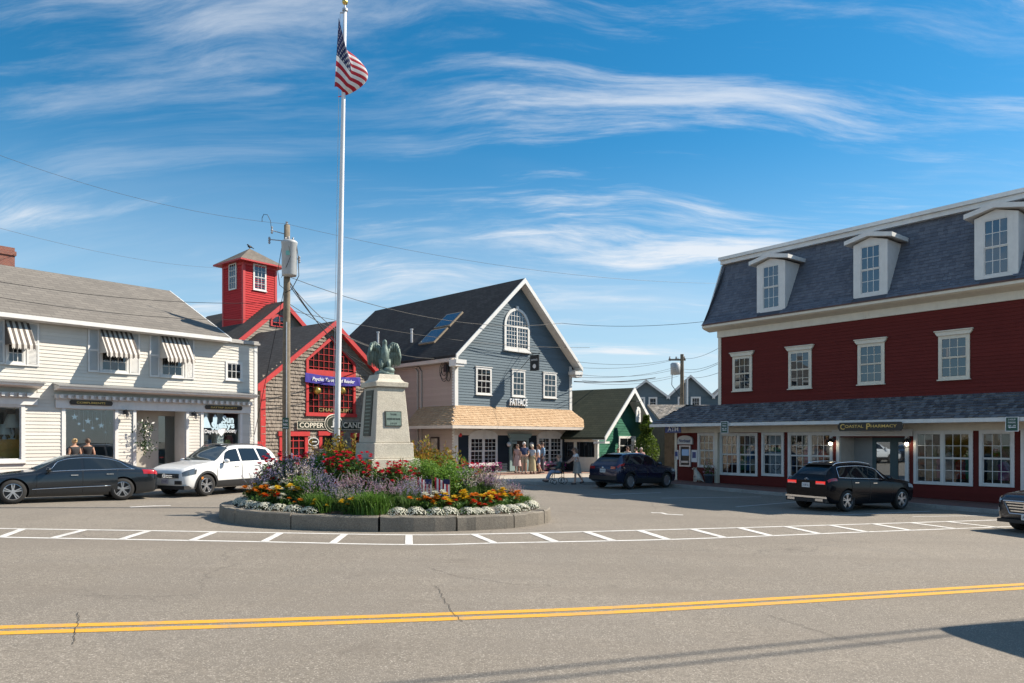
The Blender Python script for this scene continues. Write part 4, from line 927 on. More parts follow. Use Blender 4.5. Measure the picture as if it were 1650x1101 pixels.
    for i in range(cols):
        xa, xb = c - h2 + i * pw + .015, c - h2 + (i + 1) * pw - .015
        hh = lambda x: zs + ht * math.sqrt(max(0, 1 - ((x - c) / h2) ** 2))
        b = MB(); b.prism([(xa, zs + .05), (xb, zs + .05), (xb, max(zs + .06, hh(xb) - .01)), (xa, max(zs + .06, hh(xa) - .01))], -.017, -.012); b.build('pane', GLASS_HI, win)
    # shop front windows with arched heads
    for w in (wa, wb):
        cw = (w[0] + w[1]) / 2; hw = (w[1] - w[0]) / 2; b = MB(); top = [(cw + hw * math.cos(t * math.pi / 12), w[3] - .02 + .38 * math.sin(t * math.pi / 12)) for t in range(13)]
        b.prism(top, -.07, .03); b.box(cw - .1, cw + .1, -.1, .0, w[3] + .30, w[3] + .46); wn = window(B, *w, .0, 3, 3, 2, .13, each=False, lites=2, name='shop_window'); b.build('arched_head', WHITE, wn)
        fb = thing('window_box', 'box of magenta petunias under the %s shop front window of the blue shop' % ('first' if w is wa else 'second'), 'planter', (*F.w(cw, -.2), w[2] - .12), F.a)
        b = MB(); b.box(-hw, hw, -.12, .12, -.22, -.02); b.build('trough', M('dark_trough', (.05, .045, .04), .7, .1), fb); b = MB(); b2 = MB(); r2 = random.Random(11)
        for q in range(520):
            p = (r2.uniform(-hw - .1, hw + .1), -.05 + r2.gauss(0, .13), r2.uniform(-.2, .28)); add_leaf(b if q % 3 == 0 else b2, p, .10 if q % 3 else .09, r2)
        b.build('foliage', m_leaf('petunia_leaf', [(.03, .08, .02), (.07, .15, .04)]), fb); b2.build('blossoms', m_leaf('magenta_petals', [(.45, .02, .20), (.62, .06, .34), (.35, .02, .22)], .5, .3), fb)
    DT = M('sage_door_paint', (.22, .31, .31), .5, .05); b = MB(); b.box(dr[0] - .14, dr[0], -.08, .03, dr[2], dr[3]); b.box(dr[1], dr[1] + .14, -.08, .03, dr[2], dr[3]); b.box(dr[0], dr[1], -.078, .03, dr[3] - .16, dr[3])
    b.prism([(dr[0] - .34, dr[3] + .26), (dr[1] + .34, dr[3] + .26), (dr[1] + .16, dr[3] + .002), (dr[0] - .16, dr[3] + .002)], -.18, .03); fr = b.build('door_surround', DT, B)
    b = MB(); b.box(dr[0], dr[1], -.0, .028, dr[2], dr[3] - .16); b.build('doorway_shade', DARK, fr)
    b = MB(); core_wall(b, dr[0] + .02, dr[0] + .5, dr[2], dr[3] - .2, [(dr[0] + .09, dr[0] + .42, .5, dr[3] - .35)], -.03, -.005); d = b.build('door', DT, B); link('pane', pane_mesh(.33, dr[3] - .85, GLASS), d, (dr[0] + .255, -.018, (dr[3] + .15) / 2))
    # cedar canopy along the front, round the corner and a short way down the side
    p = 1.15; zf = Z(835, 687, -p); CED = m_tiles('fresh_cedar_shingles', [(.43, .285, .165), (.49, .335, .20), (.54, .38, .235), (.45, .30, .175)], .8, .25)
    b = MB(); fl = math.hypot(p, zc - zf); rl = r + .75
    x0, x1 = l - p, rl
    def ins(a, cc): t = cc / fl; return x0 + a > x0 + t * p and x0 + a < x1 - t * .75
    shingle_field(b, (x0, -p, zf), (1, 0, 0), (0, p, zc - zf), x1 - x0, fl, .15, .155, .024, ins)
    SD = 3.1; def2 = lambda a, cc: SD - a > (cc / fl) * p - p and a > 0
    shingle_field(b, (l - p, SD, zf), (0, -1, 0), (p, 0, zc - zf), SD + p, fl, .15, .155, .024, lambda a, cc: a < SD + p - (cc / fl) * p)
    b.build('canopy_shingles', CED, B, kind='stuff')
    b = MB(); b.add([(l - p, -p, zf - .02), (rl, -p, zf - .02), (r, 0, zc - .02), (l, 0, zc - .02), (l - p, SD, zf - .02), (l, SD, zc - .02)], [(0, 1, 2, 3), (4, 0, 3, 5)])
    b.add([(l - p + .05, -p + .05, zf - .06), (rl - .05, -p + .05, zf - .06), (rl - .05, .03, zf - .06), (l, .03, zf - .06), (l - p + .05, SD, zf - .06), (l, SD, zf - .06)], [(0, 3, 2, 1), (0, 4, 5, 3)]); b.build('canopy_deck', M('beige_soffit', (.56, .49, .42), .6, .08), B)
    b = MB(); b.box(l - p - .02, rl + .02, -p - .03, -p + .01, zf - .17, zf - .005); b.box(l - p - .03, l - p + .01, -p + .01, SD, zf - .17, zf - .005); b.box(rl - .02, rl + .02, -p + .012, .03, zf - .17, zf - .005)
    b.box(l - .02, r + .02, -.05, .03, zf - .52, zf - .18); b.build('canopy_fascia', M('beige_fascia', (.60, .53, .46), .6, .08), B)
    # side wall fittings
    b = MB()
    for y in (2.9, 3.25): b.tube([(l - .08, y, z0 + .3), (l - .08, y, 6.0), (l - .08, y + .25, 6.25), (l - .08, y + 2.4, 6.3)], .045, 8)
    b.build('conduit', M('beige_conduit', (.48, .40, .35), .5, .05), B)
    b = MB(); b.box(l - .12, l - .02, 1.3, 2.0, 1.3, 2.2); pf = b.build('poster_frame', M('dark_frame', (.05, .03, .025), .5, .1), B); b = MB(); b.box(l - .128, l - .121, 1.38, 1.92, 1.38, 2.12); b.build('poster', M('poster_print', (.45, .36, .28), .6, .4, 9), pf)
    b = MB(); b.box(l - .35, l - .03, 4.9, 5.6, 2.2, 2.75); b.build('meter_box', M('meter_grey', (.32, .33, .34), .5, .1), B)
    b = MB(); r2 = random.Random(2)
    for j in range(5):
        cy, cz = .55 + r2.uniform(-.2, .2), 5.8 + r2.uniform(-.3, .3); b.tube([(l - .1 - .05 * j, cy + (.12 + .06 * j) * math.cos(t), cz + (.2 + .07 * j) * math.sin(t)) for t in [q * .52 for q in range(13)]], .02, 5)
    b.box(l - .28, l - .05, .4, .65, 5.8, 6.2); b.build('cable_coil', BLACK, B)
    # roof lights and vent pipes
    kx = W / 2 + o; nrm = Vector((-(zr - ze), 0, W / 2)).normalized(); sl = Vector((W / 2, 0, zr - ze)).normalized()
    for j, (ya, ca) in enumerate(((2.55, 1.45), (2.55, 3.05))):
        base = Vector((l - o, ya, ze - o * k + .2)) + sl * ca; b = MB(); w_, h_ = 1.5, 1.42; t = .10
        q = [base, base + Vector((0, w_, 0)), base + Vector((0, w_, 0)) + sl * h_, base + sl * h_]; b.add([v + nrm * .004 for v in q] + [v + nrm * t for v in q], [(4, 5, 6, 7), (0, 1, 5, 4), (1, 2, 6, 5), (2, 3, 7, 6), (3, 0, 4, 7)]); s = b.build('skylight', M('skylight_frame', (.30, .24, .17), .4, .1), B)
        b = MB(); e = .09; q2 = [base + Vector((0, e, 0)) + sl * e, base + Vector((0, w_ - e, 0)) + sl * e, base + Vector((0, w_ - e, 0)) + sl * (h_ - e), base + Vector((0, e, 0)) + sl * (h_ - e)]; b.add([v + nrm * (t + .012) for v in q2], [(0, 1, 2, 3)]); b.build('pane', m_glass_dark('skylight_glass', (.05, .065, .08), .12), s)
    for y, cc, h in ((9.3, 2.4, .75), (5.2, 1.9, .8)):
        pnt = Vector((l - o, y, ze - o * k + .2)) + sl * cc; b = MB(); b.tube([pnt, pnt + Vector((0, 0, h))], .07, 8); b.lathe([(.1, h - .02), (.1, h + .05), (0, h + .05)], tuple(pnt), 8); b.build('vent_pipe', M('vent_grey', (.5, .52, .54), .5, .1), B)
    # scaffold planks on the far side
    PL = M('raw_timber', (.50, .36, .17), .75, .15, 8)
    for j, z in enumerate((5.15, 4.35, 3.6)):
        t = thing('timber_bracket', '%s raw timber bracket jutting from the side of the blue shop' % ('top', 'middle', 'bottom')[j], 'bracket', (*F.w(r, 2.2), z), F.a, None); b = MB(); b.box(0, 1.5, -.12, .12, .06, .12); b.box(0, .08, -.1, .1, -.4, .058); b.build('plank', PL, t); b = MB(); b.tube([(.05, 0, -.35), (1.1, 0, .05)], .04, 4); b.build('brace', PL, t)
    # letters, hanging sign, lamps, alarm
    wl = thing('shop_lettering', 'raised white FATFACE letters above the cedar canopy', 'sign', (*F.w(0, 0), 0), F.a); lettering('FATFACE', M('white_vinyl'), wl, U(820), U(848), Z(834, 654.2), Z(834, 643), -.07, bold=.012, depth=.05)
    hs = thing('hanging_sign', 'dark hanging sign on a black iron bracket under the arched window', 'sign', (*F.w(0, 0), 0), F.a); pj = 1.05; su = U(838.5); zt = Z(846, 571, -pj)
    b = MB(); b.tube([(su, -.0, zt + .08), (su, -pj - .55, zt + .08)], .022, 6); b.tube([(su, 0, zt - .75), (su, -pj, zt + .06)], .016, 6); b.tube([(su, 0, zt + .75), (su, -pj, zt + .1)], .012, 6); b.build('bracket', BLACK, hs)
    b = MB(); b.box(su - .03, su + .03, -pj - .48, -pj + .22, zt - .92, zt); bd = b.build('board', M('charcoal_board', (.02, .024, .028), .5, .1), hs); lettering('FATFACE', M('white_vinyl'), hs, 0, .5, 0, .1, 0, rot=(R(90), 0, R(-90)), bold=.02, depth=.003).location = (su - .036, -pj + .12, zt - .34)
    b = MB(); b.lathe([(0, 0), (.13, 0), (.13, .006), (0, .006)], (su - .037, -pj - .13, zt - .66), 16, 'x'); b.build('emblem', M('white_vinyl'), hs)
    for i, px in enumerate((816.5, 853)):
        t = thing('wall_lamp', 'white globe wall lamp on the %s side of the blue shop door' % ('window box' if i == 0 else 'street'), 'lamp', (*F.w(U(px), -.02), Z(px, 716)), F.a); b = MB(); b.ball((0, -.16, 0), .14, 12, 8); b.build('globe', M('opal_globe', (.62, .64, .66), .3, 0), t, smooth=True); b = MB(); b.tube([(0, .0, -.15), (0, -.12, -.14), (0, -.16, -.1)], .02, 6); b.build('arm', BLACK, t)
    t = thing('alarm_bell', 'small round red alarm on the navy wall', 'alarm', (*F.w(U(741.5), -.0), Z(741.5, 701)), F.a); b = MB(); b.lathe([(0, -.07), (.09, -.07), (.11, -.04), (.11, .02)], n=14, axis='y'); b.build('dome', M('alarm_red', (.5, .03, .03), .4, 0), t, smooth=True)
blue_shop()

# ------------------------------------------------------------------ green gabled shop, low shingled shop, far block
def green_shop():
    F = F_GREEN; B = thing('green_shop', 'small green clapboard shop with steep mossy roof and white bargeboards', 'building', (*F.w(0, 0), 0), F.a)
    W = F.u(1041); m = W / 2; ze, zr, D = 2.45, 5.25, 10; z0 = -.15
    b = MB(); b.prism([(0, z0), (W, z0), (W, ze), (m, zr), (0, ze)], .02, D); b.build('wall', M('beige_wall', (.50, .44, .36), .6, .08), B)
    e = lambda z: (.0, W) if z < ze else ((z - ze) / (zr - ze) * m, W - (z - ze) / (zr - ze) * m)
    w = (F.u(996.5), F.u(1023.5), F.z(1010, 733), F.z(1010, 703)); b = MB(); clapboards(b, e, z0 + .2, zr, [(w[0] + .03, w[1] - .03, w[2], w[3])], .17, .03, y=.02)
    b.build('siding', m_siding('green_clapboard', (.042, .165, .105), .5, .2), B, kind='stuff')
    window(B, *w, .0, 2, 1, 2, .12, each=False)
    ROOF = m_shingle_roof('mossy_shingles', (0.062, 0.068, 0.045), (0.043, 0.05, 0.034), (0.022, 0.025, 0.018), 'y', 0.26, 0.4); o = .55; k = (zr - ze) / m; gable_roof(B, -o, W + o, -.8, D, ze - o * k + .18, zr + .2, ROOF, .14)
    for s in (-1, 1):
        xe = m + s * (m + o); zz = ze - o * k + .18; b = MB(); b.prism([(xe, zz + .01), (m, zr + .21), (m, zr - .12), (xe, zz - .28)], -.87, -.805); b.build('rake_board', WHITE, B)
        b = MB(); b.prism([(xe, zz - .14), (m, zr + .02), (m, zr - .03), (xe, zz - .19)], -.804, .02); b.build('soffit', WHITE, B)
        c = 0 if s < 0 else W; b = MB(); b.box(min(c, c - s * .16) - .02, max(c, c - s * .16) + .02, -.05, .02, z0, ze - .1); b.build('corner_board', WHITE, B)
        b = MB(); b.box(min(xe, xe - s * .6), max(xe, xe - s * .6), -.85, -.05, zz - .40, zz - .27); b.build('eave_return', WHITE, B)
    # the long wall: door and shop windows under the eave
    b = MB(); x = -.03
    for ya, yb in ((.0, .14), (1.42, 1.62), (2.35, 2.6)): b.box(x - .05, x + .05, ya, yb, z0, ze - .25)
    b.box(x - .045, x + .05, .14, 2.35, ze - .55, ze - .26); b.box(x - .045, x + .05, .14, 1.42, z0, .95); b.build('shopfront_frame', CREAM, B)
    b = MB(); b.box(x - .0, x + .02, .14, 1.42, .95, ze - .55); b.build('pane', GLASS, B); b = MB(); b.box(x - .02, x + .02, 1.62, 2.35, z0 + .2, ze - .55); d = b.build('door', M('black_door_paint', (.02, .02, .022), .4, .1), B); b = MB(); b.box(x - .03, x - .021, 1.75, 2.2, 1.0, 1.85); b.build('pane', GLASS, d)
    hs = thing('hanging_sign', 'white arched hanging sign at the peak of the green shop', 'sign', (*F.w(m + .1, -1.05), F.z(1013, 675)), F.a); b = MB(); b.prism([(-.33, -.25), (.33, -.25), (.33, .45), (.22, .68), (0, .76), (-.22, .68), (-.33, .45)], -.03, .03); b.build('board', WHITE, hs)
    b = MB(); b.ball((0, -.035, .4), (.07, .006, .12), 8, 6); b.box(-.16, .16, -.036, -.031, .0, .05); b.box(-.1, .1, -.036, -.031, -.12, -.08); b.build('emblem', BLACK, hs); b = MB(); b.tube([(-.25, 0, .6), (-.25, .0, 1.1)], .012, 5); b.tube([(.25, 0, .6), (.25, 0, 1.1)], .012, 5); b.tube([(-.4, 0, 1.1), (.4, 0, 1.1)], .018, 5); b.tube([(0, 0, 1.1), (0, 1.0, 1.15)], .018, 5); b.build('bracket', BLACK, hs)
    # low shingled shop beyond
    G = Frame(9.6, 45.5, 8); L = thing('shingled_hut', 'low cedar shingled shop between the green shop and the red block', 'building', (*G.w(0, 0), 0), G.a); b = MB(); b.prism([(0, -.3), (6, -.3), (6, 3.2), (0, 3.2)], .02, 4); b.build('wall', M('old_board'), L)
    b = MB(); shingle_field(b, (0, 0, -.3), (1, 0, 0), (0, 0, 1), 3.4, 3.5, .18, .2, .03, lambda a, c: not (.75 < a < 1.6 and .9 < c < 3.1)); b.build('wall_shingles', m_tiles('tan_wall_shingles', [(.24, .17, .11), (.33, .24, .16), (.28, .20, .13)], .9, .3), L, kind='stuff'); window(L, .7, 1.65, .6, 2.9, .0, 2, 2, 2, .12, CREAM, each=False)
    b = MB(); b.prism([(-.7, 3.1), (2.2, 4.35), (2.2, 4.2), (-.7, 2.95)], -.4, 6.4, 'x'); b.build('roof', M('weathered_grey_wood', (.28, .26, .235), .9, .25, 4), L); b = MB(); shingle_field(b, (-.4, -.7, 3.1), (1, 0, 0), (0, 2.9, 1.25), 3.6, 3.1, .2, .2, .035); b.build('roof_shingles', m_tiles('silvered_shingles', [(.26, .24, .215), (.42, .39, .35), (.33, .30, .27)], .9, .3), L, kind='stuff')
    # far twin gabled block
    H = Frame((1012 - 825) / FOC * 78, 78, -8); T = thing('twin_gable_block', 'far grey blue building with a row of white edged gables', 'building', (*H.w(0, 0), 0), H.a); SB = m_siding('far_blue_clapboard', (.10, .145, .175), .6, .1); zv = 6.55
    b = MB(); b.box(-1, 14, .02, 12, -.5, zv); b.build('wall', M('far_blue_wall', (.10, .145, .175), .6, .08), T)
    RF = M('pale_roof', (.25, .235, .21), .9, .12, 2)
    for c, z in ((1.9, 8.3), (6.55, 8.75), (11.3, 8.6)):
        b = MB(); b.prism([(c - 2.35, zv), (c + 2.35, zv), (c, z - .1)], .01, 6); b.build('gable_wall', M('far_blue_wall'), T)
        for s in (-1, 1):
            b = MB(); b.prism([(c + s * 2.5, zv - .05), (c, z + .1), (c, z - .05), (c + s * 2.5, zv - .2)], -.4, 7); b.build('roof', RF, T); b = MB(); b.prism([(c + s * 2.5, zv), (c, z + .14), (c, z - .14), (c + s * 2.5, zv - .28)], -.47, -.41); b.build('rake_board', WHITE, T)
    b = MB(); clapboards(b, lambda z: (-1, 14), 2, zv, (), .25, .03, y=.0); b.build('siding', SB, T, kind='stuff')
    for a, c in ((1026, 1039.5), (1045, 1059), (1092, 1101), (1113, 1129)): window(T, H.u(a), H.u(c), H.z(1050, 657), H.z(1050, 640), -.02, 3, 2, 1, .14, each=False)
    # clipped evergreen beside the green shop
green_shop()

# ------------------------------------------------------------------ red mansard block
def red_block():
    F = F_RED
    B = thing('red_mansard_block', 'dark red clapboard block with slate mansard roof, white dormers and long shingled porch', 'building', (*F.w(0, 0), 0), F.a)
    U = lambda px, o=0: F.u(px, o); Z = lambda px, py, o=0: F.z(px, py, o)
    E = 14.6; aL = -2.7; z0 = -.62; zt = 7.15
    REDS = m_siding('barn_red_clapboard', (.140, .024, .020), .55, .40); RW = M('barn_red_wall', (.15, .03, .026), .6, .06)
    wins = [(1124.5, 1153, 753.5, 698, 1), (1160, 1221, 766.5, 698, 2), (1227.5, 1263.5, 767.5, 697, 1), (1270, 1342, 772, 696.6, 2), (1472.5, 1568, 781.7, 694, 2), (1578, 1635, 784.5, 693, 1), (1645, 1722, 792, 691, 2)]
    shop = [(U(a), U(c), Z((a + c) / 2, lo), Z((a + c) / 2, hi), n) for a, c, lo, hi, n in wins]
    d = (U(1353), U(1460), z0, Z(1400, 703))
    b = MB(); core_wall(b, aL, E, z0, 3.5, [(w[0] + .06, w[1] - .06, w[2] + .05, w[3] - .05) for w in shop] + [d], .02, .25); core_wall(b, 0, E, 3.5, zt, (), .02, .25)
    b.box(0, .25, .25, 10, z0, zt); b.box(E - .25, E, .25, 10, z0, zt); b.box(aL, 0, .25, 5.0, 3.3, 3.5); b.box(aL, aL + .2, .25, 5, z0, 3.3); b.box(0, E, 9.8, 10, z0, zt); b.build('wall', RW, B)
    b = MB(); b.box(aL + .2, E - .3, .25, 6.5, z0 - .05, z0 + .12); b.box(aL + .2, E - .3, 6.3, 6.5, z0, 3.4); b.box(.3, E - .3, .25, 6.5, 3.35, 3.45); b.build('interior', M('shop_interior', (.16, .13, .11), .8, .2, 1), B)
    ups = [(U(1181), U(1212), Z(1196, 630), Z(1196, 574)), (U(1271), U(1308), Z(1289, 626), Z(1289, 564.5)), (U(1382.5), U(1425.5), Z(1404, 619), Z(1404, 553.5)), (U(1512.5), U(1563), Z(1538, 611), Z(1538, 540)), (U(1664), U(1728), Z(1696, 602), Z(1696, 523))]
    holes = [(w[0] + .03, w[1] - .03, w[2] + .03, w[3] - .03) for w in ups + [s[:4] for s in shop]]
    b = MB(); clapboards(b, lambda z: (0, E), 3.5, zt, holes, .14, .024, y=.02); clapboards(b, lambda z: (aL, E), z0 + .12, 3.5, holes + [d], .14, .024, y=.02); clapboards(b, lambda z: (.1, 10), z0, zt, (), .14, .024, y=0.0, face=-1, axis='y'); b.build('siding', REDS, B, kind='stuff')
    b = MB(); b.box(-.02, .14, -.03, .02, 3.5, zt); b.box(-.045, -.02, .0, .14, 3.5, zt); b.box(E - .14, E + .02, -.03, .02, z0, zt); b.box(aL - .03, aL + .12, -.03, .02, z0, 3.2); b.build('corner_board', CREAM, B)
    for i, w in enumerate(ups): window(B, *w, .0, 3, 2, 2, .10, CREAM, GLASS_HI, head='cornice')
    for i, w in enumerate(shop): window(B, *w[:4], .0, 3, 2, 2, .11, WHITE, m_glass_clear('pharmacy_glass', (.80, .84, .86), .02), lites=w[4], name='shop_window', sill=False, recess=.03)
    # cornice
    ov = -.62; b = MB(); b.box(-.06, E + .06, -.06, .02, zt - .02, zt + .30); b.prism([(-.06, zt + .302), (ov + .12, zt + .40), (ov, zt + .46), (ov, zt + .60), (.02, zt + .60), (.02, zt + .302)], -.55, E + .5, 'x')
    b.box(-.06, -.02, .02, 9, zt, zt + .3); b.box(-.55, -.02, .022, 9, zt + .42, zt + .598); b.build('cornice', CREAM, B)
    # mansard with its slates
    zb, zm = zt + .62, 10.98; yb, ym = ov - .02, 1.05; uL, uLt = -.52, -.32
    SL = m_tiles('blue_grey_slates', [(.110, .120, .150), (.140, .152, .185), (.170, .182, .215), (.125, .135, .165)], .75, .30)
    prof = [(yb, zb), (yb + .42, zb + .42), (ym - .25, zm - .9), (ym, zm)]
    b = MB()
    for (ya, za), (yc, zc) in zip(prof, prof[1:]):
        b.add([(uL, ya, za - .02), (E + .45, ya, za - .02), (E + .3, yc, zc - .02), (uLt, yc, zc - .02)], [(0, 1, 2, 3)])
    b.add([(uL, yb, zb), (uLt, ym, zm), (uLt, 9.0, zm), (uL, 9.4, zb)], [(0, 1, 2, 3)]); b.add([(E + .45, yb, zb), (E + .3, ym, zm), (E + .3, 9, zm), (E + .45, 9.4, zb)], [(0, 1, 2, 3)]); b.add([(uLt, 9, zm), (E + .3, 9, zm), (E + .45, 9.4, zb), (uL, 9.4, zb)], [(0, 1, 2, 3)])
    b.build('mansard_deck', M('slate_deck', (.07, .075, .09), .8, .1), B)
    dorm = [(1219.5, 1265, 508, 424), (1375, 1430, 485, 391), (1570, 1641, 457, 347)]
    dm = [(U(a, -.42), U(c, -.42), Z((a + c) / 2, lo, -.42), Z((a + c) / 2, hi, -.42)) for a, c, lo, hi in dorm]
    b = MB()
    for i, ((ya, za), (yc, zc)) in enumerate(zip(prof, prof[1:])):
        L = math.hypot(yc - ya, zc - za)
        def ins(a, cc, za=za, zc=zc, L=L): z = za + (zc - za) * cc / L; return not any(q[0] + .1 < uL + a < q[1] - .1 and z > q[2] - .1 and z < q[3] + .1 for q in dm)
        shingle_field(b, (uL, ya, za), (1, 0, 0), (0, yc - ya, zc - za), E + .85, L, .165, .20, .018, ins, jag=.008)
    b.build('slates', SL, B, kind='stuff')
    b = MB(); b.box(-.5, E + .5, ym - .22, ym + .1, zm, zm + .20); b.box(-.56, E + .56, ym - .32, 9.2, zm + .202, zm + .36); b.box(-.5, -.3, ym + .1, 9.1, zm, zm + .2); b.build('roof_fascia', WHITE, B)
    b = MB(); b.prism([(yb - .01, zb - .03), (yb + .42, zb + .42), (ym, zm), (ym + .2, zm), (yb + .62, zb + .42), (yb + .3, zb - .03)], -.60, -.535, 'x'); b.build('roof_edge_board', WHITE, B)
    b = MB(); b.box(-.5, E, yb - .012, yb + .05, zb - .05, zb + .012); b.build('copper_edge', M('tarnished_copper', (.11, .055, .045), .6, .2), B)
    for i, q in enumerate(dm):
        a0, a1, z0_, z1_ = q; c = (a0 + a1) / 2; yf = -.42; b = MB()
        wx0, wx1 = a0 + (a1 - a0) * .22, a1 - (a1 - a0) * .22; wz0, wz1 = z0_ + (z1_ - z0_) * .14, z1_ - .12
        core_wall(b, a0, a1, z0_, z1_, [(wx0, wx1, wz0, wz1)], yf, yf + .08); b.box(a0, a0 + .06, yf + .08, 1.2, z0_, z1_); b.box(a1 - .06, a1, yf + .08, 1.2, z0_, z1_)
        b.box(a0 - .02, a1 + .02, yf - .06, yf, z0_ - .06, z0_ + .04); b.prism([(a0, z1_), (a1, z1_), (c, z1_ + .22)], yf, yf + .06)
        D = b.build('dormer', WHITE, B)
        for s in (-1, 1):
            e = c + s * ((a1 - a0) / 2 + .28); b = MB(); b.prism([(e, z1_ + .03), (c, z1_ + .24), (c, z1_ + .42), (e, z1_ + .20)], yf - .24, 1.5); b.build('dormer_roof', WHITE, D)
        w = (wx0, wx1, wz0, wz1); sh = (wz1 - wz0) / 2; s = .04
        for k in range(2):
            za, zc = wz0 + k * sh, wz0 + (k + 1) * sh; y = yf + .045 - .02 * k; b = MB(); b.box(wx0, wx0 + s, y - .015, y + .02, za, zc); b.box(wx1 - s, wx1, y - .015, y + .02, za, zc); b.box(wx0 + s, wx1 - s, y - .013, y + .02, za, za + s); b.box(wx0 + s, wx1 - s, y - .013, y + .02, zc - s, zc)
            pw, ph = (wx1 - wx0 - 2 * s) / 3, (sh - 2 * s) / 2
            for j in (1, 2): b.box(wx0 + s + j * pw - .012, wx0 + s + j * pw + .012, y - .01, y + .01, za + s, zc - s)
            b.box(wx0 + s, wx1 - s, y - .009, y + .009, za + s + ph - .012, za + s + ph + .012); b.build('sash', WHITE, D)
            for j in range(3):
                for g in range(2): link('pane', pane_mesh(pw - .02, ph - .02, m_glass_dark('dormer_glass', (.008, .014, .022), .10)), D, (wx0 + s + (j + .5) * pw, y, za + s + (g + .5) * ph), (R(rng.uniform(-.5, .5)), 0, R(rng.uniform(-.5, .5))))
    # porch roof
    pz1, pz0, py = 3.80, 2.86, -1.35; L = math.hypot(py, pz1 - pz0); SH = m_tiles('weathered_porch_shakes', [(.085, .085, .098), (.15, .15, .165), (.24, .24, .25), (.11, .107, .12)], .85, .4)
    b = MB(); x0 = aL - .55; ins = lambda a, cc: a > cc / L * 1.2
    shingle_field(b, (x0, py, pz0), (1, 0, 0), (0, -py, pz1 - pz0), E - x0 + .4, L, .19, .17, .042, ins, jag=.03); shingle_field(b, (x0, 4.5, pz0), (0, -1, 0), (1.2, 0, pz1 - pz0), 4.5 - py, L, .19, .17, .042, lambda a, cc: a < 4.5 - py - cc / L * (-py), jag=.03); b.build('porch_shakes', SH, B, kind='stuff')
    b = MB(); b.add([(x0, py, pz0 - .02), (E + .4, py, pz0 - .02), (E + .4, 0, pz1 - .02), (x0 + 1.2, 0, pz1 - .02), (x0, 4.5, pz0 - .02), (x0 + 1.2, 4.5, pz1 - .02)], [(0, 1, 2, 3), (4, 0, 3, 5)]); b.add([(x0 + .03, py + .03, pz0 - .07), (E + .4, py + .03, pz0 - .07), (E + .4, .02, pz0 - .07), (x0 + .03, .02, pz0 - .07)], [(0, 1, 2, 3)]); b.box(aL, .02, .0, 4.5, pz1 - .12, pz1 - .03); b.build('porch_deck', CREAM, B)
    b = MB(); b.box(x0 - .03, E + .4, py - .035, py + .01, pz0 - .15, pz0 - .004); b.box(x0 - .035, x0 + .01, py + .012, 4.5, pz0 - .15, pz0 - .004); b.build('porch_gutter', WHITE, B)
    b = MB(); b.box(aL - .02, E, -.035, .02, pz0 - .45, pz0 - .08); b.build('frieze_board', CREAM, B)
    b = MB(); pu = U(1155.5, -.12); b.box(pu - .09, pu + .09, -.22, -.035, gz(10) + .14, pz0 - .45); b.build('porch_post', CREAM, B)
    # pharmacy doorway, recessed
    b = MB(); dz = d[3]; b.box(d[0] - .12, d[0] + .02, -.07, .02, z0, dz); b.box(d[1] - .02, d[1] + .12, -.07, .02, z0, dz); b.box(d[0] - .28, d[1] + .28, -.14, .02, dz, dz + .28); b.box(d[0], d[0] + .04, .02, 1.25, z0, dz); b.box(d[1] - .04, d[1], .02, 1.25, z0, dz); b.box(d[0], d[1], .02, 1.25, dz + .003, dz + .1); dw = b.build('doorway', WHITE, B)
    TEAL = M('teal_door_paint', (.045, .105, .13), .45, .08); x = [d[0] + .04 + (d[1] - d[0] - .08) * t for t in (.0, .30, .64, 1.0)]; b = MB(); b.box(x[0], x[1], 1.2, 1.28, z0, dz); b.build('side_panel', M('grey_panel', (.34, .35, .36), .6, .05), dw)
    for i, nm in ((1, 'side_light'), (2, 'door')):
        b = MB(); core_wall(b, x[i], x[i + 1], z0 + .12, dz, [(x[i] + .16, x[i + 1] - .16, z0 + .35, dz - .25)], 1.2, 1.27); q = b.build(nm, TEAL, B); link('pane', pane_mesh(x[i + 1] - x[i] - .32, dz - z0 - .6, m_glass_dark('door_glass', (.03, .03, .03), .30)), q, ((x[i] + x[i + 1]) / 2, 1.235, (dz + z0 + .1) / 2)); 
        if i == 2: b = MB(); b.box(x[3] - .12, x[3] - .08, 1.13, 1.17, .4, .9); b.build('handle', STEEL, q)
    # lamps, signs
    for i, px in enumerate((1344, 1466.5)): wall_lantern('black lit wall lantern %s the pharmacy door' % ('on the twin window side of' if i == 0 else 'on the far window side of'), F, U(px), Z(px, 709), -.03, True, 1.4)
    BS = M('dark_sign_board'); y = py - .16; za, zc = Z(1402, 694.5, y), Z(1402, 680.5, y); sign_board('shop_sign', 'long black sign with gilded COASTAL PHARMACY lettering on the porch edge', F, U(1350, y), U(1455, y), za, zc, y, BS, [('C', GOLD, U(1354, y), U(1361, y), za + .06, zc - .06, .01), ('OASTAL', GOLD, U(1361.5, y), U(1391, y), za + .13, zc - .10, .008), ('P', GOLD, U(1396, y), U(1402.5, y), za + .06, zc - .05, .01), ('HARMACY', GOLD, U(1403, y), U(1445, y), za + .13, zc - .10, .008)], shape='oct')
    GS = M('parking_sign_green', (.012, .075, .05), .45, .05); WV = M('white_vinyl')
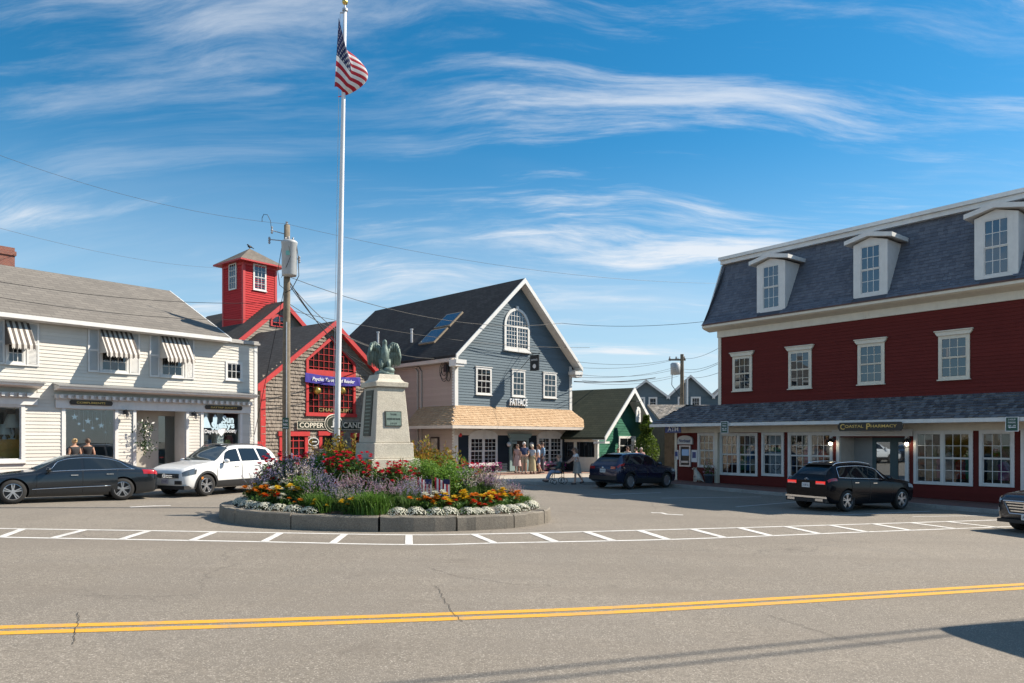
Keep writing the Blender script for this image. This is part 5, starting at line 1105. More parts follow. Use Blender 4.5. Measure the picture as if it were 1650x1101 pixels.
    for i, (pa, pb, q0, q1) in enumerate(((1162, 1172.5, 697.5, 680), (1621, 1640, 694.5, 673))):
        y = py - .1; a, c = U(pa, y), U(pb, y); za, zc = Z(pa, q0, y), Z(pa, q1, y); t = sign_board('parking_sign', 'small green and white parking notice on the porch edge %s' % ('near the cash machine' if i == 0 else 'near the last shop window'), F, a, c, za, zc, y, GS, [(s, WV, a + .06, c - .06, za + (zc - za) * f, za + (zc - za) * (f + .13), .005) for s, f in (('2 HOUR', .78), ('PARKING', .56), ('8AM - 6PM', .32))], WV)
        b = MB(); mid = (a + c) / 2; hgt = (zc - za) * .07; b.prism([(mid - .12, za + .12), (mid - .05, za + .12 + hgt), (mid - .05, za + .12 + hgt * .4), (mid + .12, za + .12 + hgt * .4), (mid + .12, za + .12 - hgt * .4), (mid - .05, za + .12 - hgt * .4), (mid - .05, za + .12 - hgt)], y - .008, y - .002); b.build('arrow', WV, t)
    AB = M('bank_blue', (.012, .05, .20), .4, .05); y = -1.0; a, c = U(1071.5, y), U(1097, y); za, zc = Z(1084, 697.5, y), Z(1084, 686, y); t = sign_board('bank_sign', 'blue hanging sign with white ATM letters', F, a, c, za, zc, y, AB, [('ATM', WV, U(1076, y), U(1093, y), za + .07, zc - .06, .02)]); b = MB(); b.tube([(a + .1, y + .02, zc), (a + .1, y + .02, zc + .35)], .012, 5); b.tube([(c - .1, y + .02, zc), (c - .1, y + .02, zc + .35)], .012, 5); b.build('hanger', BLACK, t)
    at = thing('cash_machine', 'cash machine set in the red wall under an arched white sign', 'cash machine', (*F.w(0, 0), 0), F.a); a, c = U(1096), U(1114); za, zc = Z(1105, 752), Z(1105, 718); b = MB(); core_wall(b, a, c, za, zc, [(a + .08, c - .08, za + .08, zc - .06)], -.08, .0); b.build('surround', STEEL, at); b = MB(); b.box(a + .08, c - .08, -.02, 0, za + .08, zc - .06); b.build('recess', BLACK, at)
    b = MB(); b.box(a + .14, c - .14, -.05, -.02, (za + zc) / 2 + .02, zc - .2); b.build('screen', m_emit('dim_screen', (.05, .09, .16), .6), at); b = MB(); b.box(a + .12, c - .12, -.10, -.02, za + .2, za + .3); b.build('keypad', STEEL, at)
    m_ = (a + c) / 2; b = MB(); b.prism([(a - .12, zc + .06)] + [(m_ + (m_ - a + .12) * math.cos(math.pi - t * math.pi / 10), zc + .30 + .22 * math.sin(t * math.pi / 10)) for t in range(11)] + [(c + .12, zc + .06)], -.08, 0); b.build('sign_head', M('sign_white'), at); lettering('Northeast', M('bank_blue'), at, a - .0, c + .0, zc + .16, zc + .34, -.09, bold=.01, depth=.003, shear=.15)
    for px, py_, w_, h_, nm, mt in ((1119, 735, .34, .62, 'notice', AB), (1090.5, 733, .26, .5, 'notice', WV)): u, z = U(px), Z(px, py_); b = MB(); b.box(u - w_ / 2, u + w_ / 2, -.03, 0, z - h_ / 2, z + h_ / 2); n_ = b.build(nm, WV, at); b = MB(); b.box(u - w_ / 3, u + w_ / 3, -.034, -.031, z - h_ / 6, z + h_ / 3); b.build('print', AB, n_)
    # goods inside the windows
    cols = [((.50, .05, .03), 'red'), ((.08, .30, .10), 'green'), ((.08, .22, .45), 'blue'), ((.55, .45, .30), 'tan'), ((.45, .10, .25), 'pink'), ((.5, .5, .48), 'white')]
    r2 = random.Random(5); k = 0
    for w in shop[1:]:
        n = 3 * w[4]
        for i in range(n):
            cc, nm = cols[k % 6]; k += 1; u = w[0] + (w[1] - w[0]) * (i + .5) / n; h = r2.uniform(.5, 1.25) * (w[3] - w[2]) * .55
            t = thing('display_goods', '%s stand of %s goods behind the pharmacy glass, counting from the cash machine' % (ORD[k - 1], nm), 'goods', (*F.w(u, .75 + r2.uniform(0, .6)), gz(14) + .14), F.a, 'goods on show behind the pharmacy windows')
            b = MB(); b.box(-.2, .2, -.15, .15, 0, w[2] - gz(14) + .05); b.build('stand', M('stand_wood', (.10, .07, .05), .6, .2), t); b = MB(); zz = w[2] - gz(14) + .06
            b.prism([(-.19, zz), (.19, zz), (.16, zz + h * .7), (.22, zz + h * .8), (.05, zz + h), (-.05, zz + h), (-.22, zz + h * .8), (-.16, zz + h * .7)], -.08, .08); b.build('wares', M('wares_' + nm, cc, .7, .2, 6), t)
    w = shop[2]; t = thing('window_poster', 'pale poster hung behind the single pharmacy window', 'poster', (*F.w((w[0] + w[1]) / 2, .30), w[2]), F.a); hw = (w[1] - w[0]) * .36; H = w[3] - w[2]; b = MB(); b.box(-hw, hw, 0, .01, .12, H * .55); b.box(-hw, hw, 0, .01, H * .72, H - .15); b.build('sheet', M('poster_paper', (.55, .57, .58), .6, .06), t)
    b = MB(); b.lathe([(.15, -.006), (.19, -.006)], (0, 0, H * .22), 20, 'y'); b.build('ring', M('print_grey', (.2, .22, .25), .6, 0), t); b = MB(); b.box(-hw, hw, 0.012, .03, H * .56, H * .66); b.build('green_band', M('wares_green'), t)
red_block()

# ------------------------------------------------------------------ cars
def interp(tab, x, j):
    """smooth (monotone cubic) reading of column j of a station table"""
    n = len(tab)
    if x <= tab[0][0]: return tab[0][j]
    if x >= tab[-1][0]: return tab[-1][j]
    i = max(k for k in range(n - 1) if tab[k][0] <= x)
    x0, x1 = tab[i][0], tab[i + 1][0]; y0, y1 = tab[i][j], tab[i + 1][j]; h = x1 - x0; d = (y1 - y0) / h
    def slope(k):
        if k == 0 or k == n - 1: return None
        a = (tab[k][j] - tab[k - 1][j]) / (tab[k][0] - tab[k - 1][0]); c = (tab[k + 1][j] - tab[k][j]) / (tab[k + 1][0] - tab[k][0])
        return 0.0 if a * c <= 0 else 2 * a * c / (a + c)
    m0 = slope(i); m1 = slope(i + 1); m0 = d if m0 is None else m0; m1 = d if m1 is None else m1; t = (x - x0) / h
    return (2 * t ** 3 - 3 * t * t + 1) * y0 + (t ** 3 - 2 * t * t + t) * h * m0 + (-2 * t ** 3 + 3 * t * t) * y1 + (t ** 3 - t * t) * h * m1
class Shell:
    """car skin: x from nose (0) to tail (L); stations are x, zb, w, belt, top, wtop"""
    def __init__(s, tab): s.t = tab; s.L = tab[-1][0]
    def keys(s, x):
        zb, w, be, tp, wt = (interp(s.t, x, j) for j in range(1, 6)); H = tp - be; f = min(1, H / .4)
        return [(0, zb), (.80 * w, zb), (.945 * w, zb + .07), (.995 * w, zb + .42 * (be - zb)), (w, zb + .68 * (be - zb)), (.965 * w, be - .02),
                (.93 * w * f + (.90 * w) * (1 - f), be + .035 * f + .006), (wt, tp - .20 * H), (wt * .86, tp - .055 * H), (wt * .45, tp - .008 * H), (0, tp)]
    def P(s, x, q, off=0.0):
        k = s.keys(x); n = len(k) - 1; i = min(int(q), n - 1); t = q - i
        a, b, c, d = k[max(i - 1, 0)] if i > 0 else (-k[1][0], k[1][1]), k[i], k[i + 1], k[i + 2] if i + 2 <= n else (-k[n - 1][0], k[n - 1][1])
        tau = .5 if i not in (5,) else .25
        r = []
        for p0, p1, p2, p3 in zip(a, b, c, d):
            m1, m2 = (p2 - p0) * tau * .8, (p3 - p1) * tau * .8
            r.append((2 * t ** 3 - 3 * t * t + 1) * p1 + (t ** 3 - 2 * t * t + t) * m1 + (-2 * t ** 3 + 3 * t * t) * p2 + (t ** 3 - t * t) * m2)
        v = Vector((x, r[0], r[1]))
        if off:
            e = .01; q1 = min(q + .05, n); q0 = max(q - .05, 0); du = s.P(min(x + e, s.L), q) - s.P(max(x - e, 0), q); dq = s.P(x, q1) - s.P(x, q0); nn = dq.cross(du)
            if nn.length > 1e-9: nn.normalize(); v = v + nn * off * (1 if nn.dot(Vector((0, 1, .6))) > 0 else -1)
        return v
    def side(s, x, z):
        lo, hi = 1.0, 6.0
        for _ in range(24):
            m = (lo + hi) / 2
            if s.P(x, m).z < z: lo = m
            else: hi = m
        return s.P(x, lo).y
    def body(s, wheels, r, paint):
        N = 10; Q = []
        for i in range(N):
            for k in range(5): Q.append(i + k / 5)
        Q.append(N); xs = [0]; 
        tabx = [t[0] for t in s.t]
        for a, c in zip(tabx, tabx[1:]):
            n = max(2, int((c - a) / .06)); xs += [a + (c - a) * k / n for k in range(1, n + 1)]
        rings = []
        for x in xs:
            h = [s.P(x, q) for q in Q]; rings.append([(p.x, p.y, p.z) for p in h] + [(p.x, -p.y, p.z) for p in h[-2:0:-1]])
        b = MB(); n = len(rings[0]); vs = [p for r_ in rings for p in r_]
        fs = [(i * n + k, i * n + (k + 1) % n, (i + 1) * n + (k + 1) % n, (i + 1) * n + k) for i in range(len(xs) - 1) for k in range(n)] + [tuple(range(n))[::-1], tuple(range((len(xs) - 1) * n, len(xs) * n))]
        b.add(vs, fs); me = b.mesh('body', [paint, BLACK]); fix_normals(me); o = link('body', me)
        c = MB()
        for wx in wheels:
            for sd in (-1, 1):
                pr = [(0, sd * .50), (r, sd * .50), (r, sd * 1.3), (0, sd * 1.3)]; c.lathe(pr, (wx, 0, r - .055), 32, 'y')
        cm = c.mesh('cut', [paint, BLACK]); cm.polygons.foreach_set('material_index', [1] * len(cm.polygons)); bb = bmesh.new(); bb.from_mesh(cm); bmesh.ops.remove_doubles(bb, verts=bb.verts, dist=1e-4); bmesh.ops.recalc_face_normals(bb, faces=bb.faces); bb.to_mesh(cm); bb.free()
        co = link('cut', cm); md = o.modifiers.new('cut', 'BOOLEAN'); md.operation = 'DIFFERENCE'; md.object = co; md.solver = 'EXACT'
        me2 = baked(o, 'body'); bpy.data.objects.remove(co); smooth_by_angle(me2, 40); return me2
    def patch(s, edge, q0, q1, off=.006, n=14, m=8, mirror=False):
        """skin panel between levels q0..q1; edge(t) -> (x0, x1) for t in 0..1 up the panel"""
        b = MB()
        for sd in ((1, -1) if mirror == 'both' else ((-1,) if mirror else (1,))):
            vs = []
            for j in range(m + 1):
                q = q0 + (q1 - q0) * j / m; x0, x1 = edge(j / m)
                for i in range(n + 1): p = s.P(x0 + (x1 - x0) * i / n, q, off); vs.append((p.x, p.y * sd, p.z))
            q = [(j * (n + 1) + i, j * (n + 1) + i + 1, (j + 1) * (n + 1) + i + 1, (j + 1) * (n + 1) + i) for j in range(m) for i in range(n)]; b.add(vs, [f[::-1] for f in q] if sd > 0 else q)
        return b
    def cap(s, x0, x1, q0, q1=10, off=.006, n=8, m=8):
        """panel across the car's middle (windscreen, rear glass): between levels q0 and the top, both sides"""
        b = MB(); vs = []; Q = [q0 + (q1 - q0) * k / m for k in range(m + 1)]
        for i in range(n + 1):
            x = x0 + (x1 - x0) * i / n; h = [s.P(x, q, off) for q in Q]; vs += [(p.x, p.y, p.z) for p in h] + [(p.x, -p.y, p.z) for p in h[-2::-1]]
        w = 2 * m + 1; b.add(vs, [(i * w + k, (i + 1) * w + k, (i + 1) * w + k + 1, i * w + k + 1) for i in range(n) for k in range(w - 1)]); return b
_bp = m_carpaint('black_paint', (.004, .005, .008), .0, .25); _b = _bp.node_tree.nodes['Principled BSDF']; _b.inputs['Coat Weight'].default_value = .18; _b.inputs['Specular IOR Level'].default_value = .12
RUBBER = M('tyre_rubber', (.022, .021, .020), .85, .15, 20); RIM = M('alloy_rim', (.55, .56, .58), .28, .0, metal=.85); CARGLASS = m_glass_dark('car_glass', (.012, .016, .017), .05, .9)
LENS_R = M('red_lens', (.38, .012, .014), .15, 0, coat=1.0); LENS_W = M('clear_lens', (.50, .53, .56), .10, 0, coat=1.0, metal=.3); PLATE = M('number_plate_white', (.66, .67, .66), .5, .05)
TRIM = M('black_plastic_trim', (.020, .020, .021), .55, .1); AMBER = M('amber_lens', (.55, .20, .03), .2, 0, coat=1)
def make_wheel(parent, x, y, r, sd, spokes=5, w=.23, kind='double', tint=None):
    b = MB(); R_ = r * .70
    b.lathe([(R_, -w / 2), (r * .93, -w / 2), (r * .985, -w / 2 + .03), (r, -w / 2 + .07), (r, w / 2 - .07), (r * .985, w / 2 - .03), (r * .93, w / 2), (R_, w / 2), (R_, -w / 2)], (0, 0, 0), 36, 'y')
    t = b.build('wheel', RUBBER, parent, (x, y, r), smooth=True); yo = sd * (w / 2 - .02); b = MB()
    b.lathe([(R_ + .004, yo - sd * .1), (R_ + .004, yo + sd * .006), (R_ * .93, yo + sd * .012), (R_ * .90, yo - sd * .02), (R_ * .90, yo - sd * .10)], (0, 0, 0), 36, 'y'); b.lathe([(0, yo), (.055, yo), (.07, yo - sd * .03)], (0, 0, 0), 14, 'y')
    for k in range(spokes):
        a = 2 * math.pi * k / spokes + .3
        for da in ((-.15, .15) if kind == 'double' else (0,)):
            w0, w1 = (.013, .017) if kind == 'double' else (.042, .036); c0, c1 = Vector((math.cos(a + da * 1.6), 0, math.sin(a + da * 1.6))), Vector((math.cos(a + da), 0, math.sin(a + da))); p0, p1 = c0 * .05, c1 * R_ * .93; d = (p1 - p0).normalized(); nrm = Vector((-d.z, 0, d.x))
            q = [p0 + nrm * w0, p0 - nrm * w0, p1 - nrm * w1, p1 + nrm * w1]; b.add([(v.x, yo - sd * .004, v.z) for v in q] + [(v.x, yo - sd * .045, v.z) for v in q], [(0, 1, 2, 3), (0, 4, 5, 1), (1, 5, 6, 2), (2, 6, 7, 3), (3, 7, 4, 0)])
    b.build('rim', tint or RIM, t); b = MB(); b.lathe([(0, yo - sd * .07), (R_ * .9, yo - sd * .075)], (0, 0, 0), 24, 'y'); b.build('brake_disc', M('brake_dark', (.045, .045, .047), .5, .1, metal=.5), t)
def make_car(name, label, tab, wheels, r, paint, loc, heading, scale=1.0, half=.93, doors=(), glass=(), screen=None, rear=None, spokes=5, spoke_kind='double', cladding=False, chrome=True, rails=False, mirror_x=None, rim=None, windows_top=7.0, group=None):
    """heading: direction the nose points, in degrees; loc: ground point under the car's middle"""
    S = Shell(tab); mid = (wheels[0] + wheels[1]) / 2
    root = thing(name, label, 'car', (loc[0], loc[1], gz(loc[0])), R(heading + 180), group); root.scale = (scale,) * 3; root.rotation_euler = (0, math.atan(SLOPE) * math.cos(R(heading + 180)), R(heading + 180))
    hub = (-mid, 0, 0)
    def part(b, nm, mat, parent=root, smooth=True):
        if parent is root: return b.build(nm, mat, parent, hub, smooth=smooth)
        return b.build(nm, mat, parent, smooth=smooth)
    body = link('body', S.body(wheels, r + .055, paint), root, hub)
    for wx in wheels:
        for sd in (-1, 1): make_wheel(root, wx - mid, sd * (half - .125), r, sd, spokes, kind=spoke_kind, tint=rim)
    for sd in (1, -1):
        for i, (x0, x1) in enumerate(doors):
            d = part(S.patch(lambda t, a=x0, c=x1: (a + .0, c), 2.25, 5.92, .006, 12, 12, sd < 0), 'door', paint); b = MB()
            for xe in (x0, x1): b.tube([(p.x, p.y * sd, p.z) for p in [S.P(xe, 2.25 + 3.67 * t / 9, .004) for t in range(10)]], .006, 4)
            part(b, 'door_seam', BLACK, d, False); b = MB(); hx = x1 - .22; y = S.side(hx, interp(tab, hx, 3) - .10) * sd; zz = interp(tab, hx, 3) - .10
            b.box(hx - .10, hx + .10, min(y, y + sd * .035), max(y, y + sd * .035), zz - .012, zz + .014); part(b, 'door_handle', CHROME if chrome else paint, d, False)
        for i, (xa0, xb0, xa1, xb1) in enumerate(glass): part(S.patch(lambda t, a=xa0, c=xb0, e=xa1, g=xb1: (a + (e - a) * t, c + (g - c) * t), 6.08, windows_top, .007, 14, 8, sd < 0), 'side_window', CARGLASS)
        if chrome and glass:
            a0, c0 = glass[0][0], glass[-1][1]; a1, c1 = glass[0][2], glass[-1][3]; b = MB()
            pts = [S.P(a0 + (a1 - a0) * t / 6, 6.02 + (windows_top - 6) * t / 6, .012) for t in range(7)] + [S.P(a1 + (c1 - a1) * t / 12, windows_top + .03, .012) for t in range(1, 12)] + [S.P(c1 + (c0 - c1) * t / 6, windows_top - (windows_top - 6.02) * t / 6, .012) for t in range(7)] + [S.P(c0 + (a0 - c0) * t / 12, 6.0, .012) for t in range(1, 13)]
            b.tube([(p.x, p.y * sd, p.z) for p in pts], .012, 5); part(b, 'window_trim', CHROME)
        if cladding:
            for wx in wheels:
                b = MB(); vs = []; n = 20
                for i in range(n + 1):
                    t = math.pi * i / n * 1.12 - .19
                    for rr in (r + .05, r + .12): x = wx + rr * math.cos(t); z = r + rr * math.sin(t); y = S.side(min(max(x, .02), S.L - .02), max(z, .25)); vs.append((x, sd * (y + .014), z))
                b.add(vs, [(2 * i, 2 * i + 1, 2 * i + 3, 2 * i + 2) for i in range(n)]); part(b, 'arch_trim', TRIM)
            part(S.patch(lambda t: (wheels[0] + r + .1, wheels[1] - r - .1), 1.6, 2.7, .010, 14, 5, sd < 0), 'sill_trim', TRIM)
        if rails:
            x0, x1 = rails; b = MB(); b.tube([S.P(x0, 8.0, -.01)] + [S.P(x0 + .12 + (x1 - x0 - .24) * t / 8, 8.0, .05) for t in range(9)] + [S.P(x1, 8.0, -.01)], .018, 6); 
            b.v = [(p[0], p[1] * sd, p[2]) for p in b.v]; part(b, 'roof_rail', CHROME if chrome else TRIM)
        if mirror_x:
            zm = interp(tab, mirror_x, 3) + .09; y = S.side(mirror_x, zm - .06); b = MB(); b.ball((mirror_x, sd * (y + .17), zm + .02), (.075, .115, .075), 12, 8); m_ = part(b, 'wing_mirror', paint); b = MB(); b.box(mirror_x - .03, mirror_x + .04, min(sd * y, sd * (y + .10)) - .02, max(sd * y, sd * (y + .10)), zm - .05, zm - .02); part(b, 'mirror_arm', TRIM, m_, False); b = MB(); b.ball((mirror_x + .045, sd * (y + .17), zm + .02), (.036, .095, .058), 10, 6); part(b, 'mirror_glass', CARGLASS, m_)
    if screen: part(S.cap(screen[0], screen[1], 7.25), 'windscreen', m_glass_dark('windscreen_glass', (.045, .055, .05), .14)); b = MB(); [b.tube([S.P(screen[0] - .02, 9.2, .02) * 1 + Vector((0, 0, 0)), S.P(screen[0] + .03, 8.0, .02)], .01, 4)]; part(b, 'wiper', TRIM)
    if rear: part(S.cap(rear[0], rear[1], 7.3), 'rear_window', CARGLASS)
    return root, S, part
def plate(part, S, x, z, sd, text, w=.31, h=.16, mat=None):
    b = MB(); b.box(x - .008 if sd < 0 else x, x if sd < 0 else x + .008, -w / 2, w / 2, z - h / 2, z + h / 2); p = part(b, 'number_plate', mat or PLATE, smooth=False)
    l = lettering(text, M('plate_print', (.10, .10, .16), .6, 0), p, 0, .24, 0, .075, 0, 'plate_number', bold=.012, depth=.001, rot=(R(90), 0, R(90) if sd > 0 else R(-90))); l.location = (x + sd * .0095, -.12 * sd, z - .04); return p

SEDAN = [(0, .32, .60, .58, .64, .46), (.06, .24, .74, .64, .70, .58), (.22, .19, .86, .70, .77, .70), (.55, .17, .915, .76, .84, .76), (.95, .17, .935, .81, .90, .79), (1.45, .17, .94, .87, .96, .80), (1.62, .17, .94, .885, 1.04, .77), (2.05, .17, .945, .905, 1.30, .66), (2.40, .17, .945, .92, 1.425, .605), (2.85, .17, .945, .93, 1.46, .60), (3.35, .17, .945, .94, 1.43, .59), (3.85, .17, .945, .955, 1.28, .60), (4.30, .18, .94, .965, 1.085, .66), (4.55, .20, .93, .96, 1.035, .70), (4.80, .24, .89, .94, 1.005, .70), (4.90, .30, .80, .90, .95, .60), (4.94, .40, .68, .82, .86, .5)]
SUV_W = [(0, .42, .62, .72, .78, .50), (.05, .32, .76, .80, .86, .62), (.18, .26, .85, .86, .93, .70), (.5, .24, .895, .93, 1.02, .76), (.87, .24, .905, .97, 1.07, .78), (1.22, .24, .905, 1.00, 1.12, .78), (1.40, .24, .905, 1.01, 1.20, .76), (1.75, .24, .905, 1.025, 1.47, .68), (2.05, .24, .905, 1.035, 1.63, .63), (2.6, .24, .905, 1.05, 1.69, .62), (3.3, .24, .905, 1.06, 1.68, .61), (3.85, .24, .90, 1.075, 1.62, .60), (4.10, .25, .895, 1.08, 1.50, .62), (4.28, .30, .87, 1.07, 1.22, .66), (4.38, .36, .82, 1.02, 1.08, .62), (4.43, .45, .74, .94, .98, .55)]
CROSS = [(0, .42, .60, .70, .76, .48), (.06, .30, .76, .78, .85, .62), (.2, .25, .85, .84, .91, .70), (.85, .22, .905, .93, 1.02, .78), (1.20, .22, .91, .97, 1.08, .78), (1.38, .22, .91, .98, 1.16, .75), (1.75, .22, .91, 1.0, 1.42, .67), (2.1, .22, .91, 1.015, 1.55, .62), (2.6, .22, .91, 1.03, 1.60, .61), (3.3, .22, .91, 1.06, 1.575, .60), (3.75, .23, .905, 1.09, 1.50, .59), (4.0, .25, .90, 1.10, 1.36, .60), (4.18, .30, .88, 1.08, 1.18, .64), (4.30, .36, .84, 1.0, 1.06, .64), (4.37, .45, .78, .92, .96, .58)]
MERC = [(0, .45, .62, .74, .80, .50), (.06, .33, .78, .82, .90, .64), (.2, .27, .87, .88, .97, .74), (.85, .23, .935, .97, 1.06, .80), (1.35, .23, .945, 1.0, 1.12, .80), (1.55, .23, .945, 1.01, 1.20, .77), (1.95, .23, .945, 1.025, 1.46, .68), (2.3, .23, .945, 1.04, 1.59, .63), (2.9, .23, .945, 1.055, 1.64, .62), (3.6, .23, .945, 1.07, 1.61, .61), (4.05, .24, .94, 1.085, 1.54, .60), (4.32, .26, .93, 1.09, 1.36, .61), (4.48, .30, .91, 1.08, 1.17, .66), (4.58, .36, .88, 1.04, 1.08, .68), (4.66, .42, .82, .98, 1.02, .62)]
HY = [(0, .40, .66, .78, .84, .54), (.05, .30, .80, .84, .91, .66), (.18, .25, .88, .90, .98, .74), (.9, .23, .935, .98, 1.07, .80), (1.3, .23, .94, 1.0, 1.13, .80), (1.5, .23, .94, 1.02, 1.22, .77), (1.95, .23, .94, 1.04, 1.50, .68), (2.3, .23, .94, 1.05, 1.64, .64), (2.9, .23, .94, 1.06, 1.68, .63), (3.8, .23, .94, 1.08, 1.64, .61), (4.3, .25, .93, 1.1, 1.5, .62), (4.55, .30, .90, 1.08, 1.2, .66), (4.70, .42, .80, .98, 1.02, .6)]
def sedan():
    A = Vector((*ground(36, 812), 0)); Bp = Vector((*ground(209, 806), 0)); d = (A - Bp).normalized(); sc = .93
    hd = math.degrees(math.atan2(d.y, d.x)); n = Vector((-d.y, d.x, 0)); n = n if n.y > 0 else -n; c = (A + Bp) / 2 + n * .80 + d * .22
    root, S, part = make_car('parked_sedan', 'dark grey saloon car parked in front of the cream clapboard shop', SEDAN, (.93, 3.85), .352, m_carpaint('graphite_paint', (.016, .021, .027), .4, .25), c, hd, sc, .945, [(1.52, 2.72), (2.735, 3.70)],
        [(1.78, 2.70, 2.08, 2.70), (2.78, 3.72, 2.78, 3.58), (3.76, 4.20, 3.62, 3.80)], (1.56, 2.28), (3.72, 4.28), 5, 'double', mirror_x=1.80, windows_top=6.93)
    for sd in (1, -1):
        part(S.patch(lambda t: (.07 + .02 * t, .42 + .15 * t), 4.35, 5.6, .008, 10, 5, sd < 0), 'headlight', LENS_W); part(S.patch(lambda t: (4.46 - .05 * t, 4.90), 4.5, 5.75, .008, 10, 5, sd < 0), 'tail_light', LENS_R)
        b = MB(); b.tube([S.P(1.4 + 2.1 * t / 10, 2.75 + .15 * t / 10, .006) for t in range(11)], .012, 4); b.v = [(p[0], p[1] * sd, p[2]) for p in b.v]; part(b, 'side_crease', CHROME)
    b = MB(); b.box(-.012, .05, -.42, .42, .36, .62); g = part(b, 'grille', TRIM, smooth=False); b = MB(); [b.box(-.018, -.013, -.40, .40, .385 + k * .045, .398 + k * .045) for k in range(5)]; part(b, 'grille_bar', CHROME, g, False)
    b = MB(); b.box(4.86, 4.965, -.62, .62, .30, .45); part(b, 'rear_valance', TRIM, smooth=False); plate(part, S, 4.945, .72, 1, '4821 KP')
sedan()
def white_suv():
    w = Vector((*ground(330, 800), 0)); h = R(180 + 66); d = Vector((math.cos(h), math.sin(h), 0)); n = Vector((-d.y, d.x, 0)); n = n if n.x < 0 else -n; c = w - d * 1.30 + n * .79
    P = m_carpaint('white_paint', (.74, .74, .73), .0, .30)
    root, S, part = make_car('parked_suv', 'white compact SUV parked nose out beside the flower bed', SUV_W, (.87, 3.47), .352, P, c, 180 + 66, 1.0, .905, [(1.28, 2.38), (2.395, 3.35)], [(1.55, 2.36, 1.80, 2.36), (2.44, 3.28, 2.44, 3.20), (3.36, 3.98, 3.30, 3.80)], (1.30, 1.98), (3.95, 4.27), 5, 'double', True, False, (1.95, 3.8), 1.58, windows_top=6.95)
    for sd in (1, -1):
        part(S.patch(lambda t: (.035, .42 + .10 * t), 4.15, 5.35, .010, 10, 5, sd < 0), 'headlight', M('headlight_dark', (.10, .115, .13), .08, 0, coat=1, metal=.3)); part(S.patch(lambda t: (4.05, 4.40), 4.6, 5.7, .01, 8, 5, sd < 0), 'tail_light', LENS_R)
        part(S.patch(lambda t: (.62, .70), 3.1, 3.5, .010, 3, 3, sd < 0), 'side_marker', AMBER)
        b = MB(); b.ball((.19, sd * .30, .835 - .12), (.02, .05, .04), 8, 6); 
        b = MB(); b.box(-.005, .06, min(sd * .42, sd * .70), max(sd * .42, sd * .70), .40, .52); f_ = part(b, 'fog_light', TRIM, smooth=False)
    b = MB(); b.box(-.03, .08, -.60, .60, .60, .74); g = part(b, 'grille', TRIM, smooth=False); b = MB(); [b.box(-.038, -.031, -.58, .58, .62 + k * .055, .642 + k * .055) for k in range(2)]; part(b, 'grille_bar', CHROME, g, False)
    b = MB(); b.lathe([(.055, -.045), (.07, -.045), (.07, -.03), (.055, -.03), (.055, -.045)], (0, 0, .67), 20, 'x')
    for s in (-1, 1): b.tube([(-.042, s * .042, .71), (-.042, s * .02, .635), (-.042, 0, .665)], .006, 4)
    part(b, 'badge', CHROME, g, False); plate(part, S, -.015, .50, -1, '716 KRT', mat=M('plate_lilac', (.50, .46, .52), .5, .05))
    b = MB(); b.box(.02, .3, -.82, .82, .24, .36); part(b, 'lower_bumper', TRIM, smooth=False); b = MB(); b.add([(2.0, -.4, 1.665), (2.9, -.4, 1.70), (2.9, .4, 1.70), (2.0, .4, 1.665)], [(0, 1, 2, 3)]); part(b, 'sunroof', CARGLASS, smooth=False)
white_suv()
def crossover():
    d = Vector((math.cos(R(42)), math.sin(R(42)), 0)); mid = Vector((6.12, 32.65, 0)); n = Vector((-d.y, d.x, 0)); c = mid + n * .79
    root, S, part = make_car('parked_crossover', 'dark blue crossover parked in the shade by the cash machine', CROSS, (.88, 3.53), .345, m_carpaint('navy_paint', (.010, .018, .055), .5, .25), c, 42, 1.0, .91, [(1.28, 2.38), (2.395, 3.30)], [(1.55, 2.36, 1.82, 2.36), (2.44, 3.25, 2.44, 3.2), (3.33, 3.80, 3.28, 3.62)], (1.30, 2.02), (3.86, 4.16), 10, 'single', True, False, None, 1.6, windows_top=6.9)
    for sd in (1, -1):
        part(S.patch(lambda t: (3.90 + .1 * (1 - t), 4.33), 4.7, 5.75, .012, 8, 5, sd < 0), 'tail_light', LENS_R); part(S.patch(lambda t: (.07, .5), 4.4, 5.4, .01, 8, 5, sd < 0), 'headlight', LENS_W)
        b = MB(); b.box(4.30, 4.385, min(sd * .46, sd * .72), max(sd * .46, sd * .72), .88, .99); part(b, 'tail_light', LENS_R, smooth=False)
    b = MB(); b.box(4.25, 4.40, -.78, .78, .40, .58); part(b, 'rear_bumper', TRIM, smooth=False); plate(part, S, 4.375, .80, 1, 'LKV 27'); b = MB(); b.lathe([(0, 0), (.05, 0), (.05, .012), (0, .012)], (4.375, 0, .93), 16, 'x'); part(b, 'badge', CHROME); b = MB(); b.box(3.68, 3.95, -.52, .52, 1.50, 1.525); part(b, 'spoiler', TRIM, smooth=False)
crossover()
